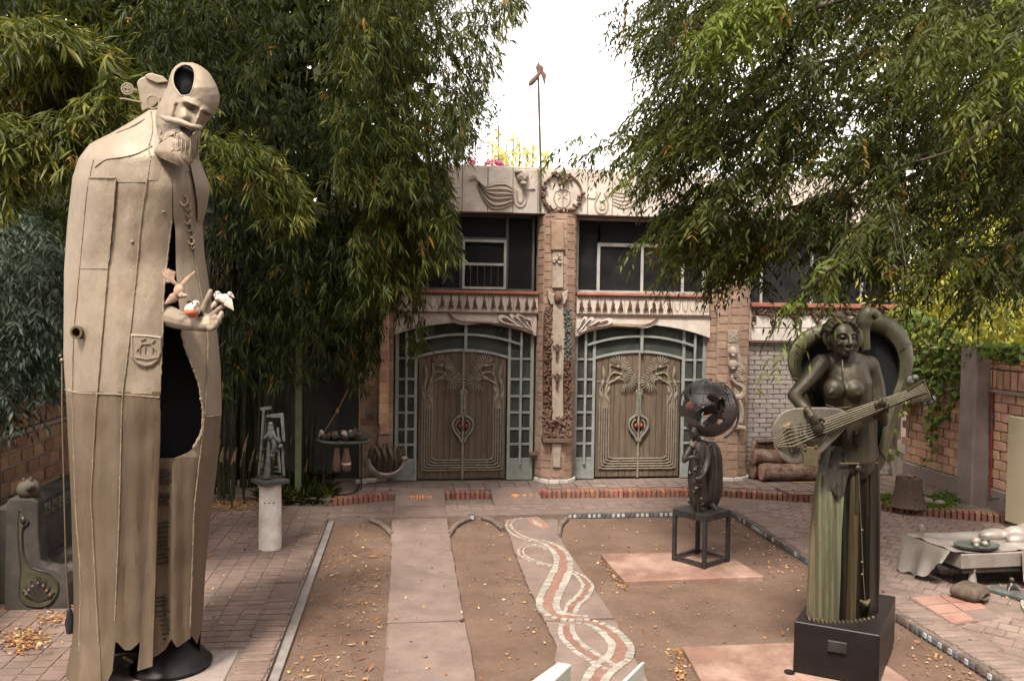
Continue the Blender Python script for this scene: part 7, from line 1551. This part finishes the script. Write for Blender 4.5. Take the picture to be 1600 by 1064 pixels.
# ---- big pinnate tree overhanging from the right
rt = root('overhanging_tree', (11.6, 11.2, .1), 'large tree with feathery leaves overhanging the court from the right', 'tree'); A_ = [[], [], [], [], []]
RTP = [
 ([(1060, -60), (1680, -60), (1680, 395), (1560, 395), (1500, 385), (1440, 370), (1380, 380), (1320, 390), (1270, 370), (1230, 350), (1180, 345), (1120, 325), (1080, 295), (1050, 260), (1040, 200), (1050, 120), (1040, 40)], 520, 8.4, 11.6, (.42, .2), (-.85, -.15, -.25)),
 ([(1000, -40), (1080, -50), (1080, 180), (1060, 290), (1040, 310), (1015, 270), (1000, 245), (1030, 190), (1035, 130), (1010, 60)], 36, 9.6, 11.6, (.55, .2), (-.85, -.1, -.3)),
 ([(965, 205), (1000, 180), (1030, 175), (1020, 240), (990, 250)], 6, 10.4, 11.6, (.55, .2), (-.9, 0, -.25)),
 ([(1050, 300), (1080, 290), (1140, 325), (1230, 340), (1240, 385), (1200, 395), (1150, 395), (1110, 375), (1065, 345)], 56, 9.4, 11.4, (.5, .2), (-.6, -.1, -.4)),
 ([(1290, 345), (1340, 350), (1420, 345), (1480, 385), (1600, 385), (1660, 405), (1540, 415), (1490, 405), (1430, 385), (1390, 390), (1340, 395)], 46, 8.2, 10.0, (.42, .2), (-.45, -.1, -.5)),
 ([(1262, 425), (1280, 425), (1280, 440), (1262, 440)], 2, 6.8, 7.1, (.6, .2), (-.55, -.05, -.6)), ([(1330, 330), (1430, 330), (1430, 360), (1330, 360)], 4, 7.2, 7.5, (.5, .2), (-.4, -.1, -.3)), ([(895, 200), (945, 190), (960, 230), (900, 225)], 2, 10.4, 11.4, (.6, .2), (-.9, 0, -.22)), ([(1000, -420), (1700, -420), (1700, -60), (1040, -60)], 150, 8.6, 11.5, (.4, .2), (-.8, -.1, -.3)),
 ([(1100, 0), (1240, -20), (1210, 50), (1120, 80)], 13, 7.8, 8.6, (.93, .03), (-.7, -.2, -.45)), ([(1440, -20), (1660, -30), (1660, 150), (1560, 150), (1430, 90)], 30, 6.6, 8.2, (.62, .22), (-.8, -.2, -.3))]
TWG = MB()
for poly, n, y0, y1, tone, dr in RTP:
    for p in sample_poly(poly, n, y0, y1):
        d = unit(np.array([random.gauss(0, .22), random.gauss(0, .45), random.gauss(0, .2)]) + np.array(dr)); ln = random.uniform(.45, 1.0); pts = []; tb = (min(.95, max(.05, random.gauss(*tone))), .1); c0 = np.array(p) - d * ln * .45
        for k in range(11):
            u = k / 10; pts.append(Vector(c0 + d * ln * u + np.array([0, 0, -1.0]) * .3 * ln * u * u))
        TWG.tube(pts[::2], [.007, .006, .005, .004, .003, .002], 3, cap=False)
        fr = [pts[random.randint(1, 10)] + Vector(rng.normal(size=3) * .02) for _ in range(int(13 * ln) + 3)]
        dd = unit(d + np.array([0, 0, -.2]))
        for a, c in zip(A_, pinnate(fr, .08, .135, (6, 8), (.24, .42), dd * .7, tb, .27, .018, .5)): a.extend(c)
stuff(TWG.build('twigs', M['branch'], rt, fix=False))
leaf_mesh('crown', *A_, LM['pinnate'], rt)
MB().tube(smooth_path([Vector((11.7, 11.2, 0)), Vector((11.5, 11.2, 2.5)), Vector((11, 11.1, 4.5)), Vector((9.6, 10.9, 5.6)), Vector((7.6, 10.8, 6.6))], 5), [lerp(.26, .05, k / 20) for k in range(21)], 10).build('trunk', M['bark'], rt, smooth=True)
for p in ((Q(1640, 330, 10), Q(1560, 270, 10), Q(1480, 240, 10), Q(1380, 190, 10), Q(1250, 170, 10.2)), (Q(1640, 140, 8), Q(1550, 195, 8), Q(1490, 235, 8.2), Q(1400, 260, 8.6)), (Q(1500, 250, 10), Q(1350, 300, 10), Q(1200, 330, 10.4), Q(1080, 340, 10.8)), (Q(1640, 60, 10), Q(1400, 80, 10.4), Q(1180, 120, 11), Q(1000, 190, 11.2)), (Q(1450, -40, 9), Q(1250, 20, 9), Q(1060, 90, 10), Q(975, 130, 10.8))):
    MB().tube(smooth_path(p, 5), [lerp(.045, .006, k / ((len(p) - 1) * 5)) for k in range((len(p) - 1) * 5 + 1)], 7).build('limb', M['branch'], rt, smooth=True)
# ---- ivy on the right wall
iv = root('ivy', (10.1, 14.2, 2.5), 'green ivy hanging over the brick wall at the right behind the lute player', 'ivy'); P, Dv, L, W, v = [], [], [], [], []
def ivyp(x, y, X):
    d = ray(x, y); t = X / d[0]; return Vector((X, d[1] * t, CAMH + d[2] * t))
IV = [([(1395, 470), (1480, 500), (1520, 540), (1512, 575), (1480, 590), (1455, 600), (1430, 620), (1412, 600), (1405, 560)], 900), ([(1515, 530), (1650, 540), (1650, 562), (1515, 556)], 320), ([(1440, 590), (1505, 570), (1500, 620), (1480, 660), (1455, 690), (1440, 640)], 130), ([(1445, 650), (1480, 640), (1462, 700), (1446, 740)], 35), ([(1380, 560), (1430, 600), (1420, 650), (1395, 640)], 120), ([(1385, 620), (1402, 640), (1400, 720), (1388, 700)], 30)]
for poly, n in IV:
    k = 0
    while k < n:
        x, y = random.uniform(1375, 1650), random.uniform(460, 745)
        if not inpoly(x, y, poly): continue
        k += 1; p = ivyp(x, y, 10.05 - random.random() * .14); P.append(p); Dv.append(unit(np.array([random.gauss(-.4, .4), random.gauss(-.1, .5), random.gauss(-.7, .4)]))); l = random.uniform(.08, .17); L.append(l); W.append(l * random.uniform(.75, 1)); v.append(min(1, max(0, random.gauss(.5, .24))))
leaf_mesh('foliage', P, Dv, L, W, v, LM['ivy'], iv, .1, .5)
for k in range(9): 
    x = random.uniform(1405, 1500); MB().tube(smooth_path([ivyp(x, 540, 10.1), ivyp(x + random.gauss(0, 8), 580, 10.08), ivyp(x + random.gauss(0, 14), 640 + random.random() * 50, 10.1)], 4), .007, 5).build('stem', M['branch'], iv)
# trees behind the right wall, sunlit
tree('sunlit_tree', 'yellow green sunlit tree behind the right wall', 'tree', sample_poly([(1390, 430), (1470, 400), (1560, 380), (1700, 330), (1700, 560), (1400, 545), (1360, 500)], 1500, 15.5, 19, None), [Vector((14, 17, 0)), Vector((14, 17, 2.4)), Vector((14.5, 17, 4.5))], .12, .24, 'yellow', .55, 9)
tree('sunlit_tree', 'pale yellow tree beyond the wall at the far right edge, showing through the overhanging branches', 'tree', sample_poly([(1500, 180), (1700, 200), (1700, 400), (1520, 420), (1440, 330)], 900, 17, 22, None), [Vector((17, 19, 0)), Vector((17, 19, 4)), Vector((17, 19, 7))], .15, .3, 'yellow', .5, 9)
tree('dark_tree', 'darker tree behind the right end of the building', 'tree', sample_poly([(1120, 40), (1200, -60), (1700, -60), (1700, 330), (1480, 400), (1200, 330), (1080, 250)], 1500, 20, 24, None), [Vector((14, 22, 0)), Vector((14, 22, 5)), Vector((14, 22, 10))], .2, .36, 'pinnate', .4, 8, var=(.5, .2))
# left behind the parapet
tree('slender_tree', 'sparse small leaved tree rising behind the left end of the parapet', 'tree', sample_poly([(700, 150), (745, 165), (775, 160), (765, 195), (740, 230), (725, 262), (690, 270), (680, 200)], 240, 18, 21, -.1), [Vector((1.0, 19.5, 5.0)), Vector((1, 19.5, 6.5)), Vector((1.5, 19.4, 8.6))], .09, .15, 'grey', .4, 8, var=(.75, .2), rr=.2, wr2=.04)
for k, (x, top, w_) in enumerate(((779, 192, 5), (769, 222, 4), (802, 210, 6), (791, 222, 5), (812, 218, 5), (824, 232, 5), (833, 222, 4), (785, 232, 7), (852, 240, 5))):
    pts = [Q(x + random.gauss(0, w_ * .45) * min(1, (y - top) / 25 + .25), y, 60 + random.uniform(-1, 1)) for y in [top + random.random() * (285 - top) for _ in range(26 if k else 30)]]
    b0 = Q(x, 300, 60); tree('poplar', ['tallest thin yellow poplar left of the vane pole behind the roof', 'short thin poplar leftmost of the row behind the roof', 'broad yellow poplar in the middle of the row behind the roof', 'yellow poplar between the tallest one and the broad one', 'yellow poplar just right of the broad one behind the roof', 'pale poplar second left of the vane pole behind the roof', 'slim poplar next to the vane pole behind the roof', 'low bushy poplar at the foot of the tallest one', 'low poplar right of the vane pole behind the roof'][k], 'tree', pts, [Vector((b0.x, 60, 0)), Vector((b0.x, 60, 5)), Q(x, top + 4, 60)], .3, .5, 'pop', .4, 5, 'yellow poplars behind the roof', dirz=1.4, rr=.12, var=(.5, .25), wr2=.12)
bo = root('bougainvillea', (1.4, 16.0, 6.2), 'pink flowering bougainvillea on the roof behind the parapet', 'flowering plant'); P, Dv, L, W, v = [], [], [], [], []
for poly, n in (([(729, 250), (742, 246), (745, 262), (728, 263)], 90), ([(758, 256), (768, 247), (785, 252), (790, 264), (755, 264)], 170), ([(780, 259), (805, 262), (805, 267), (778, 267)], 50)):
    for p in sample_poly(poly, n, 15.9, 16.3): P.append(p); Dv.append(unit(rng.normal(size=3))); L.append(random.uniform(.05, .09)); W.append(L[-1] * .8); v.append(random.random())
leaf_mesh('blossom', P, Dv, L, W, v, LM['pink'], bo); MB().tube([(1.2, 16.2, 5.7), (1.3, 16.1, 6.1), (1.5, 16.1, 6.4)], .02, 5).build('stem', M['branch'], bo)
# ---- ground cover, grass, fallen leaves
def scatter_ground(name, spots, m, lo, hi, wr, flat=True, z=.012, dirz=0.0):
    P, Dv, L, W, v = [], [], [], [], []
    for x, y, zz in spots: P.append((x, y, zz + random.uniform(.002, .02))); Dv.append(unit(np.array([random.gauss(0, 1), random.gauss(0, 1), dirz + random.gauss(0, .18)]))); l = random.uniform(lo, hi); L.append(l); W.append(l * random.uniform(*wr)); v.append(min(1, max(0, random.gauss(.5, .3))))
    return leaf_mesh(name, P, Dv, L, W, v, LM[m], None, 0.0 if flat else .2)
sp = []
for _ in range(230): sp.append((random.uniform(-1.15, -.25), random.uniform(7, 13.4), 0.01))
for _ in range(160): sp.append((random.uniform(.7, 1.7), random.uniform(7, 13.3), .01))
for _ in range(520): sp.append((5.5 - abs(random.gauss(0, .3)), random.uniform(6.2, 13.4), .01))
for _ in range(300): sp.append((random.uniform(2.4, 5.5), random.uniform(7, 13.4), .01))
for _ in range(60): sp.append((random.uniform(-.2, .66), random.uniform(7, 14), .05))
for _ in range(420): sp.append((random.uniform(-4.6, -1.3), random.uniform(8.6, 14), .095))
for _ in range(260): sp.append((random.uniform(5.7, 9.5), random.uniform(7, 13), .095))
for _ in range(120): x, y = random.gauss(2.75, .04), random.uniform(9.9, 11.3); sp.append((x, y, .01))
for _ in range(130): p = G(1068 + random.gauss(-6, 6), random.uniform(1015, 1064), 0); sp.append((p.x, p.y, .01))
scatter_ground('fallen_leaves', sp, 'dry', .02, .055, (.4, .8))
pe = MB()
for _ in range(1500):
    x, y = random.uniform(-1.15, 5.5), random.uniform(6.9, 13.4)
    if -.24 < x < .7 or (mnoise.noise((x * .8, y * .8, 6)) < -.05 and random.random() < .8): continue
    r = random.uniform(.006, .016); pe.add([(x + r, y, .008), (x, y + r, .008), (x - r, y, .008), (x, y - r, .008), (x + r * .2, y, .008 + r * .9)], [(0, 1, 4), (1, 2, 4), (2, 3, 4), (3, 0, 4)])
stuff(pe.build('gravel', M['slab'], fix=False))
sp = []
for _ in range(420): p = G(random.gauss(35, 20), 1000 + random.gauss(0, 9), .1); sp.append((p.x, p.y, .1))
for _ in range(130): p = G(random.uniform(60, 112), 966 + random.gauss(0, 6), .1); sp.append((p.x, p.y, .1))
scatter_ground('yellow_leaf_drift', sp, 'dry', .03, .06, (.4, .7))
sp = []
for _ in range(2600): x = random.uniform(-4.6, -2.1); sp.append((x, random.uniform(14.1, 15.6), .1 + abs(random.gauss(0, .03))))
for _ in range(170): sp.append((random.uniform(-1.1, -.3), random.uniform(7.2, 12), .01))
scatter_ground('bamboo_litter', sp, 'dry', .06, .16, (.1, .16))
def tuft(name, spots, m, lo, hi, wr): 
    P, Dv, L, W, v = [], [], [], [], []
    for x, y, zz in spots: P.append((x, y, zz)); Dv.append(unit(np.array([random.gauss(0, .55), random.gauss(0, .55), 1]))); l = random.uniform(lo, hi); L.append(l); W.append(l * wr); v.append(random.random())
    return leaf_mesh(name, P, Dv, L, W, v, LM[m], None, .35)
sp = []
for _ in range(2600): p = G(random.uniform(405, 515), random.uniform(752, 790), .1); sp.append((p.x, p.y + random.uniform(0, .4), .08))
tuft('ground_cover', [s for s in sp if s[0] < -1.35 + .25 * (s[1] - 14)], 'bamboo', .2, .45, .06)
sp = []
for _ in range(1500):
    p = G(random.gauss(1468, 16), random.gauss(784, 6), .2); sp.append((p.x, p.y, .19))
for _ in range(450): p = G(random.gauss(1388, 8), random.gauss(781, 4), .2); sp.append((p.x, p.y, .19))
tuft('grass_patch', sp, 'grass', .06, .16, .16)
